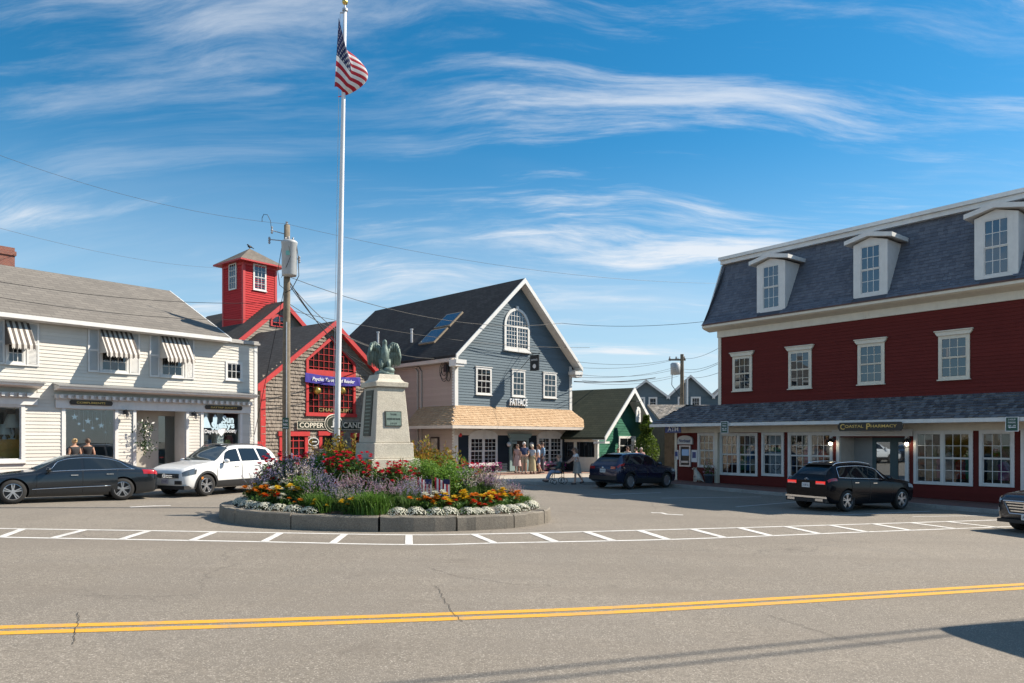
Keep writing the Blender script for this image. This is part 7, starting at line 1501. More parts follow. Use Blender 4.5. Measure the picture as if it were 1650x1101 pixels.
def planting():
    def row(kind, name, what, items, group, tail):
        up = {'lavender': 1.0, 'pink_veronica': 1.0, 'white_gaura': 1.0, 'grass': 1.0, 'alyssum': 1.1}.get(kind, 1.22)
        for i, (px, ins, s) in enumerate(items):
            s *= up
            x, y = edge_r(px, ins); plant(kind, name, '%s %s %s, counting from the white car' % (ORD[i], what, tail), x, y, s, group)
    row('alyssum', 'alyssum_clump', 'white alyssum clump', [(362, .86, 1.1), (376, .87, 1.15), (389, .87, 1.1), (400, .87, 1.0), (412, .87, 1.0), (428, .88, 1.1), (449, .88, 1.05), (471, .88, 1.05), (498, .88, .95), (641, .88, 1.1), (667, .88, 1.15), (702, .88, 1.1), (723, .88, 1.15), (752, .88, 1.05), (768, .88, .95), (780, .88, 1.0), (806, .88, 1.15), (822, .88, 1.1), (838, .88, 1.1), (852, .87, 1.15), (866, .87, 1.1)], 'alyssum edging the flower bed', 'along the granite kerb')
    row('marigold', 'marigold', 'orange marigold', [(376, .79, 1.15), (385, .76, 1.2), (397, .78, 1.15), (408, .77, 1.1), (427, .79, 1.1), (437, .78, 1.0), (483, .80, .8), (686, .80, 1.1), (697, .79, 1.0), (762, .74, 1.2), (790, .78, 1.1), (822, .78, 1.1), (829, .80, 1.0), (838, .74, 1.1)], 'marigolds in the flower bed', 'behind the kerb')
    row('yellow_marigold', 'yellow_marigold', 'yellow marigold', [(424, .72, 1.2), (460, .72, 1.35), (512, .84, .8), (560, .84, .8), (706, .78, 1.1), (719, .78, 1.0), (740, .75, 1.3), (750, .76, 1.2), (806, .74, 1.3), (784, .78, 1.0)], 'yellow marigolds in the flower bed', 'behind the kerb')
    row('scarlet_marigold', 'scarlet_marigold', 'scarlet marigold', [(432, .82, 1.0), (735, .81, 1.0), (756, .81, .9), (776, .77, 1.0), (803, .81, 1.0), (822, .76, .9)], 'scarlet marigolds in the flower bed', 'near the kerb')
    row('white_marigold', 'white_marigold', 'white zinnia', [(390, .70, 1.1), (417, .70, 1.2), (452, .78, 1.1), (688, .74, 1.1), (818, .70, 1.1)], 'white zinnias in the flower bed', 'among the marigolds')
    row('lavender', 'lavender', 'purple lavender', [(356, .80, .85), (362, .74, 1.05), (372, .68, 1.2), (384, .62, 1.3), (397, .58, 1.35), (410, .54, 1.35), (423, .50, 1.3), (433, .55, 1.15), (506, .62, .95), (519, .58, 1.0), (531, .66, .92), (541, .76, .7), (572, .76, .7), (607, .58, .85), (652, .70, .85), (664, .60, .90), (676, .68, .75), (798, .42, 1.0), (818, .46, 1.0), (840, .52, 1.0), (858, .62, .95), (868, .72, .8)], 'lavender in the flower bed', 'rising above the lower flowers')
    row('pink_veronica', 'pink_veronica', 'pink speedwell', [(548, .64, .85), (562, .58, .9), (580, .56, .95), (596, .62, .85), (618, .62, .8), (634, .70, .75), (644, .56, .85), (810, .56, .95), (830, .58, .95), (848, .62, .9), (862, .76, .7), (874, .80, .6)], 'pink speedwell in the flower bed', 'in the middle ground')
    row('white_gaura', 'white_gaura', 'white gaura', [(436, .52, 1.1), (447, .58, 1.0), (458, .54, 1.1), (470, .60, 1.0), (482, .56, 1.05), (493, .66, .8), (545, .76, .6), (568, .74, .6), (676, .56, .8), (690, .62, .7), (757, .52, 1.0), (772, .54, 1.05), (788, .58, 1.0), (804, .64, .85), (826, .70, .7), (848, .76, .6)], 'white gaura in the flower bed', 'with small pale flowers')
    row('grass', 'daylily_clump', 'clump of green daylily blades', [(504, .76, .66), (520, .80, .74), (586, .82, .80), (600, .84, .90), (616, .80, .70), (868, .80, .55), (878, .84, .5)], 'daylily clumps in the flower bed', 'near the road')
    def put(kind, name, label, px, d, s, sz=None, group=None):
        s *= 1.30; x, y = bed_at(px, d); plant(kind, name, label, x, y, s, group, sz)
    for i, (px, d, s) in enumerate(((444, 19.2, .88), (456, 18.6, .92), (470, 18.5, .95), (549, 18.2, .92), (563, 17.8, .88), (577, 17.9, .92))): put('rose', 'rose_bush', '%s red rose bush from the white car, before the pedestal' % ORD[i], px, d, s, None, 'rose bushes in the flower bed')
    for i, (px, d, s) in enumerate(((620, 17.5, .78), (637, 17.6, .80), (650, 17.8, .70))): put('rose', 'rose_bush', '%s red rose bush from the flagpole at the foot of the pedestal' % ORD[i], px, d, s, None, 'rose bushes in the flower bed')
    for i, (px, d, s) in enumerate(((742, 19.0, .78), (755, 19.2, .75))): put('rose', 'rose_bush', '%s small red rose bush beyond the feathery green shrubs' % ORD[i], px, d, s, None, 'rose bushes in the flower bed')
    for i, (px, d, s) in enumerate(((493, 17.4, .60), (600, 17.9, .60), (484, 19.0, .72), (498, 19.4, .85), (513, 19.3, .9), (530, 19.2, .9), (543, 19.5, .85))): put('round_shrub', 'round_shrub', '%s bright green rounded shrub from the white car' % ORD[i], px, d, s, None, 'green shrubs in the flower bed')
    for i, (px, d, s) in enumerate(((664, 18.2, .72), (678, 18.3, .82), (694, 18.4, .86), (710, 18.5, .86), (725, 18.7, .80))): put('feathery_shrub', 'feathery_shrub', '%s feathery bright green shrub beyond the pedestal' % ORD[i], px, d, s, None, 'feathery shrubs in the flower bed')
    for i, (px, d, s) in enumerate(((548, 20.3, 1.12), (563, 20.0, 1.0), (532, 20.3, .95), (578, 20.2, .85))): put('gold_shrub', 'gold_shrub', '%s yellow and orange tinged shrub around the flagpole foot' % ORD[i], px, d, s, None, 'gold shrubs in the flower bed')
    for i, (px, d, s) in enumerate(((682, 19.9, .98), (700, 20.0, 1.0), (716, 20.1, .92))): put('gold_shrub', 'gold_shrub', '%s gold tinged shrub behind the feathery shrubs' % ORD[i], px, d, s, None, 'gold shrubs in the flower bed')
    put('gold_shrub', 'gold_shrub', 'thin young shrub against the pedestal base', 646, 18.3, .55, .80); put('round_shrub', 'grey_shrub', 'loose grey green shrub under the copper candle sign', 515, 20.6, .8, 1.1)
    for i, px in enumerate((697, 725)):
        x, y = edge_r(px, .66); t = thing('hand_flag', 'small American flag stuck among the flowers, %s' % ('nearer the pedestal' if i == 0 else 'nearer the blue pot'), 'flag', (x, y, soil_z(x, y)), R(20 * i - 10)); b = MB(); b.tube([(0, 0, 0), (0, 0, .80)], .006, 5); b.build('stick', M('stick_wood', (.35, .24, .12), .7, .1), t); b = MB()
        for k in range(8): b.add([(.0 + .045 * k - .36 + .08 * (k > 3) * 0, .02 * math.sin(k), .78 - .02 * k), (.045 + .045 * k - .36, .02 * math.sin(k + 1), .78 - .02 * (k + 1)), (.045 + .045 * k - .36, .02 * math.sin(k + 1), .44 - .02 * (k + 1)), (.0 + .045 * k - .36, .02 * math.sin(k), .44 - .02 * k)], [(0, 1, 2, 3)], k % 2)
        b.add([(-.16, -.03, .74), (0, -.03, .72), (0, -.03, .60), (-.16, -.03, .62)], [(0, 1, 2, 3)], 2); b.build('cloth', [M('flag_red'), M('flag_white'), M('flag_blue')], t)
    x, y = edge_r(712, .70); t = thing('blue_pot', 'small bright blue pot among the marigolds beside the hand flags', 'pot', (x, y, soil_z(x, y) + .12)); b = MB(); b.lathe([(0, 0), (.10, 0), (.13, .22), (.15, .23), (.15, .26), (.12, .26), (.10, .05)], n=18); b.build('vessel', M('cobalt_glaze', (.02, .07, .30), .3, .1, 10), t, smooth=True); b = MB(); b.tube([(0, 0, -.12), (0, 0, .02)], .05, 8); b.build('foot', M('cobalt_glaze'), t)
    x, y = edge_r(795, .87); t = thing('name_stone', 'small pale tilted stone tablet on the bed edge', 'stone', (x, y, soil_z(x, y) + .02), R(8)); b = MB(); b.add([(-.15, -.06, 0), (.15, -.06, 0), (.14, .06, .13), (-.14, .06, .13), (-.15, -.03, -.03), (.15, -.03, -.03), (.15, .12, -.03), (-.15, .12, -.03), (.14, .09, .13), (-.14, .09, .13)], [(0, 1, 2, 3), (3, 2, 8, 9), (1, 6, 8, 2), (0, 3, 9, 7), (0, 4, 5, 1)]); b.build('tablet', M('pale_tablet', (.52, .43, .38), .7, .1), t)
    x, y = edge_r(857, .62); t = thing('wooden_stake', 'weathered brown stake standing at the end of the flower bed', 'stake', (x, y, soil_z(x, y))); b = MB(); b.box(-.045, .045, -.04, .04, -.1, .72); b.prism([(-.045, .72), (.045, .72), (0, .80)], -.04, .04); b.build('post', M('weathered_stake', (.16, .12, .09), .85, .2), t); b = MB(); b.box(-.055, .055, -.05, .05, .5, .54); b.build('band', M('rust_band', (.12, .06, .04), .7, .1), t)
    x, y = 8.1, 43.6; plant('evergreen', 'evergreen_shrub', 'tall clipped green shrub between the green shop and cash machine', x, y, 1.0, None, None, gz(x) + .1, 'shrub')
planting()

# ------------------------------------------------------------------ utility poles and wires
WOOD = M('pole_wood', (.20, .165, .12), .9, .25, 5, bump=.4, bscale=30, weather=.4, wcol=(.10, .085, .065)); INS = M('porcelain_grey', (.32, .33, .35), .35, .1); CABLE = M('black_cable', (.014, .014, .015), .6, 0)
PX, PY = (461.5 - 825) / FOC * 33.2, 33.2
def pz(py, Y=33.2): return EYE + (HOR - py) * Y / FOC
def utility_pole():
    g = gz(PX) + .1; T = thing('utility_pole', 'tall wooden utility pole with a grey transformer before the shingled shop', 'utility pole', (PX, PY, g)); H = pz(363) - g; zr = lambda py: pz(py) - g
    b = MB(); b.tube([(0, 0, 0), (0, 0, H * .4), (.02, 0, H * .75), (.03, 0, H)], [.19, .175, .15, .13], 14); b.build('pole', WOOD, T, smooth=True)
    b = MB(); c = (.22, -.28, zr(447)); h = zr(392) - zr(447); b.lathe([(0, 0), (.31, .0), (.33, .05), (.345, h - .12), (.36, h - .1), (.36, h - .02), (.30, h + .03), (0, h + .06)], c, 24); tr = b.build('transformer', M('transformer_grey', (.42, .44, .45), .5, .08, 3), T, smooth=True)
    b = MB(); [b.lathe([(.03, 0), (.06, .03), (.035, .06), (.06, .09), (.035, .12), (.05, .16), (0, .18)], (c[0] + dx, c[1] + dy, c[2] + h + .02), 10) for dx, dy in ((-.18, 0), (.15, .05), (.0, -.12))]; b.build('bushing', INS, tr, smooth=True); b = MB(); b.box(c[0] - .05, c[0] + .12, c[1] - .355, c[1] - .343, c[2] + h * .55, c[2] + h * .68); b.build('label_plate', M('teal_label', (.20, .48, .42), .5, 0), tr)
    for dx, dz, ln in ((-.75, zr(387), .35), (.62, zr(418), .3)):
        b = MB(); b.tube([(0, 0, dz - .05), (dx, -.1, dz)], .022, 6); b.lathe([(.03, -.2), (.06, -.15), (.035, -.1), (.06, -.05), (.035, 0), (.06, .05), (.03, .12)], (dx, -.1, dz), 8); b.build('cutout_switch', INS, T)
    b = MB(); b.tube([(0, 0, zr(378)), (-.65, -.05, zr(372))], .02, 6); b.lathe([(.03, -.15), (.06, -.1), (.035, -.05), (.06, 0), (.035, .06), (.05, .16), (0, .2)], (-.65, -.05, zr(372)), 8); b.build('arrester', INS, T); b = MB(); b.tube([(-.68, -.05, zr(372) + .15), (-.72, -.05, zr(356)), (-.85, -.05, zr(347)), (-1.02, -.05, zr(346)), (-1.10, -.05, zr(352)), (-1.10, -.05, zr(358))], .014, 6); b.build('goose_neck', CABLE, T)
    b = MB(); b.lathe([(.03, 0), (.07, .05), (.04, .1), (.07, .14), (0, .17)], (.02, 0, H), 8); b.build('pole_top_insulator', INS, T)
    b = MB(); b.tube([(c[0] + .3, c[1], c[2] + h), (.62, -.3, c[2] + h * .6), (.66, -.3, c[2]), (.3, -.2, c[2] - .6), (0, -.2, c[2] - .75)], .018, 5); b.tube([(c[0] - .3, c[1], c[2] + h), (-.3, -.3, c[2] + .2), (-.25, -.2, c[2] - .4), (0, -.2, c[2] - .6)], .015, 5); b.tube([(c[0] + .1, c[1] - .36, c[2] + h * .8), (c[0] + .18, c[1] - .42, c[2] + h * .5), (c[0] + .05, c[1] - .40, c[2] + h * .3), (-.1, -.4, c[2] - .1)], .013, 5); b.build('jumper_cable', CABLE, T)
    b = MB(); b.tube([(.06, -.19, .2), (.06, -.17, zr(520))], .028, 6); b.build('riser_conduit', STEEL, T)
    s = thing('pole_sign', 'small green and white parking notice strapped to the utility pole', 'sign', (PX + .03, PY - .22, pz(692))); b = MB(); b.box(-.15, .15, -.012, 0, 0, .52); b.build('board', M('parking_sign_green'), s); lettering('2 HR', M('white_vinyl'), s, -.11, .11, .33, .44, -.016, bold=.01, depth=.002); lettering('PARK', M('white_vinyl'), s, -.11, .11, .16, .27, -.016, bold=.01, depth=.002); b = MB(); b.box(-.12, .12, -.015, -.012, .05, .08); b.build('stripe', M('white_vinyl'), s); b = MB(); b.box(-.13, .13, 0, .03, .2, .24); b.build('strap', STEEL, s)
    # far pole
    fx, fy = (1099 - 825) / FOC * 62, 62.0; g = gz(fx); F = thing('utility_pole', 'distant utility pole with a transformer rising behind the low roofs', 'utility pole', (fx, fy, g)); H = pz(571, 62) - g; b = MB(); b.tube([(0, 0, 0), (0, 0, H)], [.22, .15], 10); b.build('pole', WOOD, F); b = MB(); b.box(-1.15, .3, -.06, .06, H - .55, H - .40); b.build('crossarm', WOOD, F)
    b = MB(); zc = pz(604, 62) - g; b.lathe([(0, 0), (.40, 0), (.42, .9), (.3, 1.0), (0, 1.02)], (-.62, -.2, zc), 18); b.build('transformer', M('transformer_grey'), F, smooth=True); b = MB()
    for dx in (-1.05, -.5, .2): b.lathe([(.04, 0), (.09, .06), (.05, .12), (.08, .18), (0, .22)], (dx, 0, H - .4), 8)
    b.build('insulator', INS, F); b = MB(); b.tube([(-.9, -.3, zc + .3), (-.95, -.3, zc - .9), (-.3, -.2, zc - 1.8), (0, -.2, zc - 1.6)], .03, 5); b.build('jumper_cable', CABLE, F); b = MB(); b.tube([(.35, -.2, 0), (.35, -.2, zc - .4)], .12, 8); b.build('riser_conduit', STEEL, F)
    return fx, fy
FX, FY = utility_pole()
def W3(px, py, Y): return Vector(((px - 825) / FOC * Y, Y, EYE + (HOR - py) * Y / FOC))
def wire(label, a, c, sag, r_=.014, n=18, name='overhead_wire', mat=None):
    a, c = Vector(a), Vector(c); b = MB(); pts = [a.lerp(c, t / n) - Vector((0, 0, sag * 4 * (t / n) * (1 - t / n))) for t in range(n + 1)]; o = Vector(a); b.tube([p - o for p in pts], r_, 5); w = b.build(name, mat or CABLE, None, tuple(o)); tag(w, label, 'wire', 'overhead wires'); return w
def wires():
    top = (PX, PY, pz(361)); GW = M('bare_wire', (.16, .16, .165), .45, 0, metal=.5)
    wire('bare wire from the pole top across the sky towards the red block', top, W3(1190, 457, 42), .7, .007, mat=GW); wire('bare wire from the pole top towards the sky over the clapboard shop', top, W3(-60, 228, 26), .5, .007, mat=GW)
    wire('thin wire crossing behind the red tower at half height', W3(-40, 357, 28), W3(363, 432, 50), .4, .007, mat=GW)
    wire('upper cable over the clapboard shop roof', W3(-30, 449, 26.5), (PX, PY, pz(487)), .35, .011); wire('lower cable over the clapboard shop roof', W3(-30, 474, 26.0), (PX, PY, pz(514)), .35, .011)
    wire('thick cable from the transformer to the blue shop peak side', (PX + .1, PY, pz(446)), W3(905, 521, 44), .9, .014); wire('cable running on from the blue shop peak to the red block', W3(905, 521, 44), W3(1155, 516, 38), .25, .012)
    wire('slack cable from the pole to the blue shop eave', (PX + .1, PY, pz(489)), W3(716, 578, 40.8), .7, .016); wire('upper drop cable from the pole to the blue shop wall', (PX + .1, PY, pz(455)), W3(600, 560, 36), .5, .018); wire('drop cable from the transformer to the shingled shop gable', (PX + .1, PY, pz(452)), (*F_BARN.w(6.6, -.4), 6.4), .6, .026); wire('second drop cable from the transformer to the shingled shop', (PX + .1, PY, pz(458)), (*F_BARN.w(7.6, -.4), 5.6), .5, .022)
    wire('thin line from the pole over the blue shop roof', (PX + .1, PY, pz(500)), W3(950, 560, 47), .5, .012); wire('guy wire from the pole down to the clapboard shop corner', (PX, PY, pz(447)), (*F_SHOP.w(F_SHOP.u(408), -.1), 2.3), .05, .014)
    top2 = (FX, FY, pz(575, 62))
    for i, (y0, y1, yy) in enumerate(((592, 578, 46), (583, 577, 46), (608, 590, 46), (604, 594, 46), (613, 603, 46), (617, 606, 46))): wire('distant line %s from the blue shop corner to the far pole' % ('first', 'second', 'third', 'fourth', 'fifth', 'sixth')[i], W3(926 + 3 * i, y0, yy), (FX - .3, FY, pz(y1, 62)), .35, .012)
    for i, (y0, y1) in enumerate(((578, 560), (595, 583), (600, 585), (607, 600))): wire('distant line %s from the far pole to the red block' % ('first', 'second', 'third', 'fourth')[i], (FX + .2, FY, pz(y0, 62)), W3(1160, y1, 40), .2, .012)
    wire('short black bundle of cable beside the blue shop corner', W3(925, 615, 46.5), W3(1056, 609, 56), .15, .035)
    for i, off in enumerate((0, .28)): wire('%s overhead cable above the near lane, its shadow on the road' % ('first', 'second')[i], (-1.0, 4.1 + off, 11.0), (40, 19.8 + off, 11.0), .25, .03)
wires()

# ------------------------------------------------------------------ people and dog
SKIN = M('skin', (.50, .29, .21), .55, .06, 8); SKIN_T = M('tanned_skin', (.42, .23, .15), .55, .06, 8)
def skinned(name, pts, edges, rad, mats, sub=1, root=0):
    me = bpy.data.meshes.new(name); me.from_pydata(pts, edges, []); o = bpy.data.objects.new(name, me); C.objects.link(o); m = o.modifiers.new('skin', 'SKIN'); m.use_smooth_shade = True; s = o.modifiers.new('sub', 'SUBSURF'); s.levels = sub; s.render_levels = sub
    for i, r_ in enumerate(rad): me.skin_vertices[0].data[i].radius = r_ if hasattr(r_, '__len__') else (r_, r_); me.skin_vertices[0].data[i].use_root = (i == root)
    out = baked(o, name); out.materials.clear(); out.materials.append(mats); return out
BASE = {'pelvis': (0, 0, .96), 'spine': (0, 0, 1.14), 'chest': (0, .01, 1.34), 'neck': (0, .01, 1.49), 'head0': (0, -.01, 1.58), 'head1': (0, -.015, 1.70)}
for s_, n_ in ((1, 'L'), (-1, 'R')): BASE.update({'sh' + n_: (s_ * .175, .01, 1.41), 'el' + n_: (s_ * .23, .03, 1.14), 'wr' + n_: (s_ * .23, -.06, .92), 'ha' + n_: (s_ * .225, -.09, .85), 'hi' + n_: (s_ * .09, 0, .92), 'kn' + n_: (s_ * .10, -.01, .51), 'an' + n_: (s_ * .10, .03, .09), 'to' + n_: (s_ * .115, -.13, .035)})
ORDER = list(BASE); RAD = {'pelvis': (.135, .105), 'spine': (.125, .095), 'chest': (.155, .11), 'neck': .055, 'head0': (.075, .085), 'head1': (.08, .095), 'sh': .062, 'el': .044, 'wr': .030, 'ha': .032, 'hi': .09, 'kn': .060, 'an': .042, 'to': .034}
BONES = [('pelvis', 'spine'), ('spine', 'chest'), ('chest', 'neck'), ('neck', 'head0'), ('head0', 'head1')] + [(a + n, b + n) for n in 'LR' for a, b in (('sh', 'el'), ('el', 'wr'), ('wr', 'ha'), ('hi', 'kn'), ('kn', 'an'), ('an', 'to'))] + [('chest', 'shL'), ('chest', 'shR'), ('pelvis', 'hiL'), ('pelvis', 'hiR')]
def person(label, loc, face, h=1.7, top=((.2, .2, .3), 'short'), bottom=((.3, .25, .2), 'shorts'), hair=((.08, .05, .03), 'short'), pose=None, skin=None, group=None, shoe=(.06, .05, .05), girth=1.0):
    """face: compass direction of the front, degrees; the figure is modelled facing -y"""
    J = dict(BASE); J.update(pose or {}); k = h / 1.78; T = thing('person', label, 'person', loc, R(face + 90), group); T.scale = (k,) * 3; sk = skin or SKIN
    rr = lambda n, f=1.0: (lambda q: tuple(x * f for x in q) if hasattr(q, '__len__') else q * f)(RAD.get(n, RAD.get(n[:2])))
    me = skinned('body', [J[n] for n in ORDER], [(ORDER.index(a), ORDER.index(b)) for a, b in BONES], [rr(n, girth if n in ('pelvis', 'spine', 'chest') else 1) for n in ORDER], sk); b = MB(); hd = Vector(J['head0']); hb = Vector(J['head1'])
    c = (hd + hb) / 2; b.tube([c + Vector((0, -.085, .03)), c + Vector((0, -.125, -.01)), c + Vector((0, -.09, -.025))], [.012, .018, .008], 6); [b.ball(tuple(c + Vector((s * .088, .01, .0))), (.014, .025, .034), 6, 5) for s in (-1, 1)]
    for n in 'LR':
        p0, p1 = Vector(J['wr' + n]), Vector(J['ha' + n]); d = (p1 - p0).normalized(); sd = d.cross(Vector((0, 1, 0))).normalized() if abs(d.y) < .9 else Vector((1, 0, 0)); up = sd.cross(d)
        for q in range(4): a = p1 + sd * (.012 + .0) * 0 + up * (-.024 + .016 * q); L = (.055, .07, .075, .062)[q]; b.tube([a, a + d * L * .6, a + d * L + sd * -.015], [.010, .009, .007], 5)
        a = (p0 + p1) / 2 + up * .03; b.tube([a, a + up * .025 + d * .03, a + up * .028 + d * .055], [.011, .010, .007], 5)
    tmp = b.mesh('x', sk, True); bm = bmesh.new(); bm.from_mesh(me); bm.from_mesh(tmp); bm.to_mesh(me); bm.free(); link('body', me, T)
    b = MB(); [b.ball(tuple(c + Vector((s * .033, -.088, .012))), (.011, .007, .008), 6, 4) for s in (-1, 1)]; b.build('eyes', M('eye_dark', (.03, .025, .02), .2, 0), T); b = MB(); b.ball(tuple(c + Vector((0, -.088, -.048))), (.026, .008, .007), 6, 4); b.build('mouth', M('lip', (.36, .12, .11), .5, 0), T)
    # clothes
    col, style = top; mt = M('cloth_%02d%02d%02d' % tuple(int(x * 99) for x in col), col, .8, .12, 9); up = 1.14; names = ['pelvis', 'spine', 'chest', 'neck2', 'shL', 'mL', 'shR', 'mR']; f = {'short': .62, 'long': 1.0, 'none': .12}[style]
    Q = {n: Vector(J[n]) for n in J}; Q['neck2'] = Q['chest'].lerp(Q['neck'], .55)
    pts, ed, rd = [Q['pelvis'] + Vector((0, 0, .02)), Q['spine'], Q['chest'], Q['neck2']], [(0, 1), (1, 2), (2, 3)], [rr('pelvis', 1.12 * girth), rr('spine', 1.16 * girth), rr('chest', 1.12 * girth), .075]
    for n in 'LR':
        i = len(pts); pts += [Q['sh' + n]]; rd += [.078]; ed += [(2, i)]
        if style == 'long': pts += [Q['el' + n], Q['el' + n].lerp(Q['wr' + n], .9)]; rd += [.060, .045]; ed += [(i, i + 1), (i + 1, i + 2)]
        else: pts += [Q['sh' + n].lerp(Q['el' + n], f)]; rd += [.066]; ed += [(i, i + 1)]
    link('shirt', skinned('shirt', [tuple(p) for p in pts], ed, rd, mt), T)
    col, style = bottom; mt = M('cloth_%02d%02d%02d' % tuple(int(x * 99) for x in col), col, .85, .12, 9)
    if style in ('shorts', 'trousers'):
        pts, ed, rd = [Q['pelvis'] + Vector((0, 0, .06))], [], [rr('pelvis', 1.13 * girth)]
        for n in 'LR':
            i = len(pts); pts += [Q['hi' + n] + Vector((0, 0, -.02)), Q['hi' + n].lerp(Q['kn' + n], .85)]; rd += [.112, .088]; ed += [(0, i), (i, i + 1)]
            if style == 'trousers': pts += [Q['kn' + n] + Vector((0, 0, -.05)), Q['an' + n] + Vector((0, 0, .02))]; rd += [.080, .062]; ed += [(i + 1, i + 2), (i + 2, i + 3)]
        link('trousers' if style == 'trousers' else 'shorts', skinned('trousers', [tuple(p) for p in pts], ed, rd, mt), T)
    else:
        z1 = {'skirt': .52, 'dress': .42, 'long_skirt': .16}[style]; b = MB(); p = Q['pelvis']; n = 24; vs = []
        for z, r_ in ((p.z + .12, .145), (p.z - .02, .19), (p.z - .25, .215), ((z1 + p.z - .25) / 2, .235), (z1, .26)):
            for q in range(n): a = 6.283 * q / n; w = r_ * girth * (1 + .05 * math.sin(q * 3.1) * (p.z - z)); vs.append((p.x + w * math.cos(a), p.y + w * .82 * math.sin(a), z))
        b.add(vs, [(j * n + q, j * n + (q + 1) % n, (j + 1) * n + (q + 1) % n, (j + 1) * n + q) for j in range(4) for q in range(n)]); b.build('skirt', mt, T, smooth=True)
    col, style = hair; mt = M('hair_%02d%02d%02d' % tuple(int(x * 99) for x in col), col, .6, .25, 30); b = MB(); cc = c + Vector((0, .018, .035)); b.ball(tuple(cc), (.098, .108, .105), 14, 9); b.v = [v for v in b.v]
    b.v = [(x, y if not (y < c.y - .06 and z < c.z + .05) else c.y - .055, z if z > c.z - .06 else c.z - .06) for x, y, z in b.v]
    if style == 'long': b.tube([cc + Vector((0, .06, .0)), cc + Vector((0, .10, -.12)), cc + Vector((0, .09, -.24))], [.085, .085, .045], 10)
    if style == 'bun': b.ball(tuple(cc + Vector((0, .11, .05))), .045, 8, 6)
    if style == 'cap': b.lathe([(.0, 0), (.16, 0), (.15, .015)], tuple(cc + Vector((0, -.03, .03))), 18)
    b.build('hair' if style != 'cap' else 'hat', mt, T, smooth=True)
    for n in 'LR': b = MB(); a, t = Q['an' + n], Q['to' + n]; b.tube([a + Vector((0, .05, -.045)), a.lerp(t, .5) + Vector((0, 0, -.02)), t + Vector((0, -.02, .0))], [.045, .047, .036], 8); b.build('shoe', M('shoe_%02d' % int(shoe[0] * 99), shoe, .6, .1), T, smooth=True)
    return T
def people():
    fz = lambda x: gz(x) + .15
    def at(px, Y): return ((px - 825) / FOC * Y, Y, fz((px - 825) / FOC * Y))
    person('woman in a pale pink dress standing in the blue shop doorway', at(833.5, 41.6), -110, 1.66, ((.60, .40, .36), 'none'), ((.62, .44, .40), 'dress'), ((.09, .05, .03), 'long'))
    person('white haired man in navy polo shirt and khaki shorts outside the blue shop', at(844.5, 40.6), -80, 1.80, ((.018, .035, .10), 'short'), ((.34, .29, .22), 'shorts'), ((.66, .65, .62), 'short'), {'elL': (.28, .05, 1.16), 'wrL': (.17, -.08, 1.0), 'haL': (.10, -.12, .98)}, girth=1.12)
    person('woman in light blue top and long beige skirt in front of the blue shop', at(857.5, 40.9), 60, 1.66, ((.40, .46, .52), 'short'), ((.46, .38, .22), 'long_skirt'), ((.62, .56, .44), 'short'))
    person('brown haired woman in pale blue shirt and navy shorts by the blue shop window', at(867.5, 41.2), 170, 1.68, ((.42, .52, .68), 'short'), ((.06, .09, .20), 'shorts'), ((.20, .09, .04), 'long'), {'anL': (.10, .20, .14), 'toL': (.11, .08, .05), 'knL': (.10, .02, .52)})
    person('man in a light denim shirt half hidden behind the group', at(874, 42.4), 200, 1.80, ((.22, .36, .52), 'long'), ((.10, .11, .14), 'trousers'), ((.06, .04, .03), 'short'))
    # wheelchair pair
    wx, wy = ground(899, 780.5, .13); wz = gz(wx) + .137; push = Vector((-1, -.12, 0)); ang = math.degrees(math.atan2(push.y, push.x))
    WC = thing('wheelchair', 'black transport wheelchair being pushed past the blue shop', 'wheelchair', (wx, wy, wz), R(ang + 90)); b = MB(); b.box(-.23, .23, -.20, .22, .47, .51); b.build('seat', M('black_nylon', (.015, .015, .017), .7, .1), WC); b = MB(); b.box(-.22, .22, .20, .235, .52, .95); b.build('backrest', M('black_nylon'), WC); b = MB()
    for s in (-1, 1):
        b.tube([(s * .25, .22, .12), (s * .25, .22, .98), (s * .25, .40, 1.02)], .014, 6); b.tube([(s * .25, -.20, .48), (s * .25, -.22, .18)], .014, 6); b.tube([(s * .25, -.22, .5), (s * .25, .22, .5)], .014, 6); b.tube([(s * .25, .2, .70), (s * .25, -.16, .70), (s * .25, -.18, .5)], .014, 6); b.tube([(s * .2, -.22, .47), (s * .18, -.48, .14)], .012, 6); b.box(s * .18 - .07, s * .18 + .07, -.62, -.44, .10, .12)
    b.build('frame', BLACK, WC)
    for s in (-1, 1):
        for y, r_ in ((.22, .155), (-.20, .10)): b = MB(); b.lathe([(r_ - .022, -.018), (r_, -.012), (r_, .012), (r_ - .022, .018), (r_ - .022, -.018)], (s * .28, y, r_), 20, 'x'); w = b.build('wheel', RUBBER, WC); b = MB(); b.lathe([(0, -.01), (.03, -.01), (.03, .01), (0, .01)], (s * .28, y, r_), 10, 'x'); [b.tube([(s * .28, y, r_), (s * .28, y + (r_ - .02) * math.cos(k * 1.257), r_ + (r_ - .02) * math.sin(k * 1.257))], .006, 4) for k in range(5)]; b.build('spokes', STEEL, w)
    up = -.40; seat = {k: (v[0], v[1] + .04, v[2] + up) for k, v in BASE.items() if not k.startswith(('kn', 'an', 'to', 'el', 'wr', 'ha'))}
    for s, n in ((1, 'L'), (-1, 'R')): seat.update({'hi' + n: (s * .10, .02, .56), 'kn' + n: (s * .12, -.36, .58), 'an' + n: (s * .15, -.52, .20), 'to' + n: (s * .16, -.68, .16), 'el' + n: (s * .25, .0, .78), 'wr' + n: (s * .22, -.20, .74), 'ha' + n: (s * .20, -.28, .73)})
    seat['pelvis'] = (0, .06, .60); seat['spine'] = (0, .09, .78)
    person('seated person in dark top and grey blue trousers riding in the wheelchair', (wx, wy, wz), ang, 1.72, ((.03, .06, .06), 'long'), ((.20, .25, .36), 'trousers'), ((.28, .17, .11), 'short'), seat)
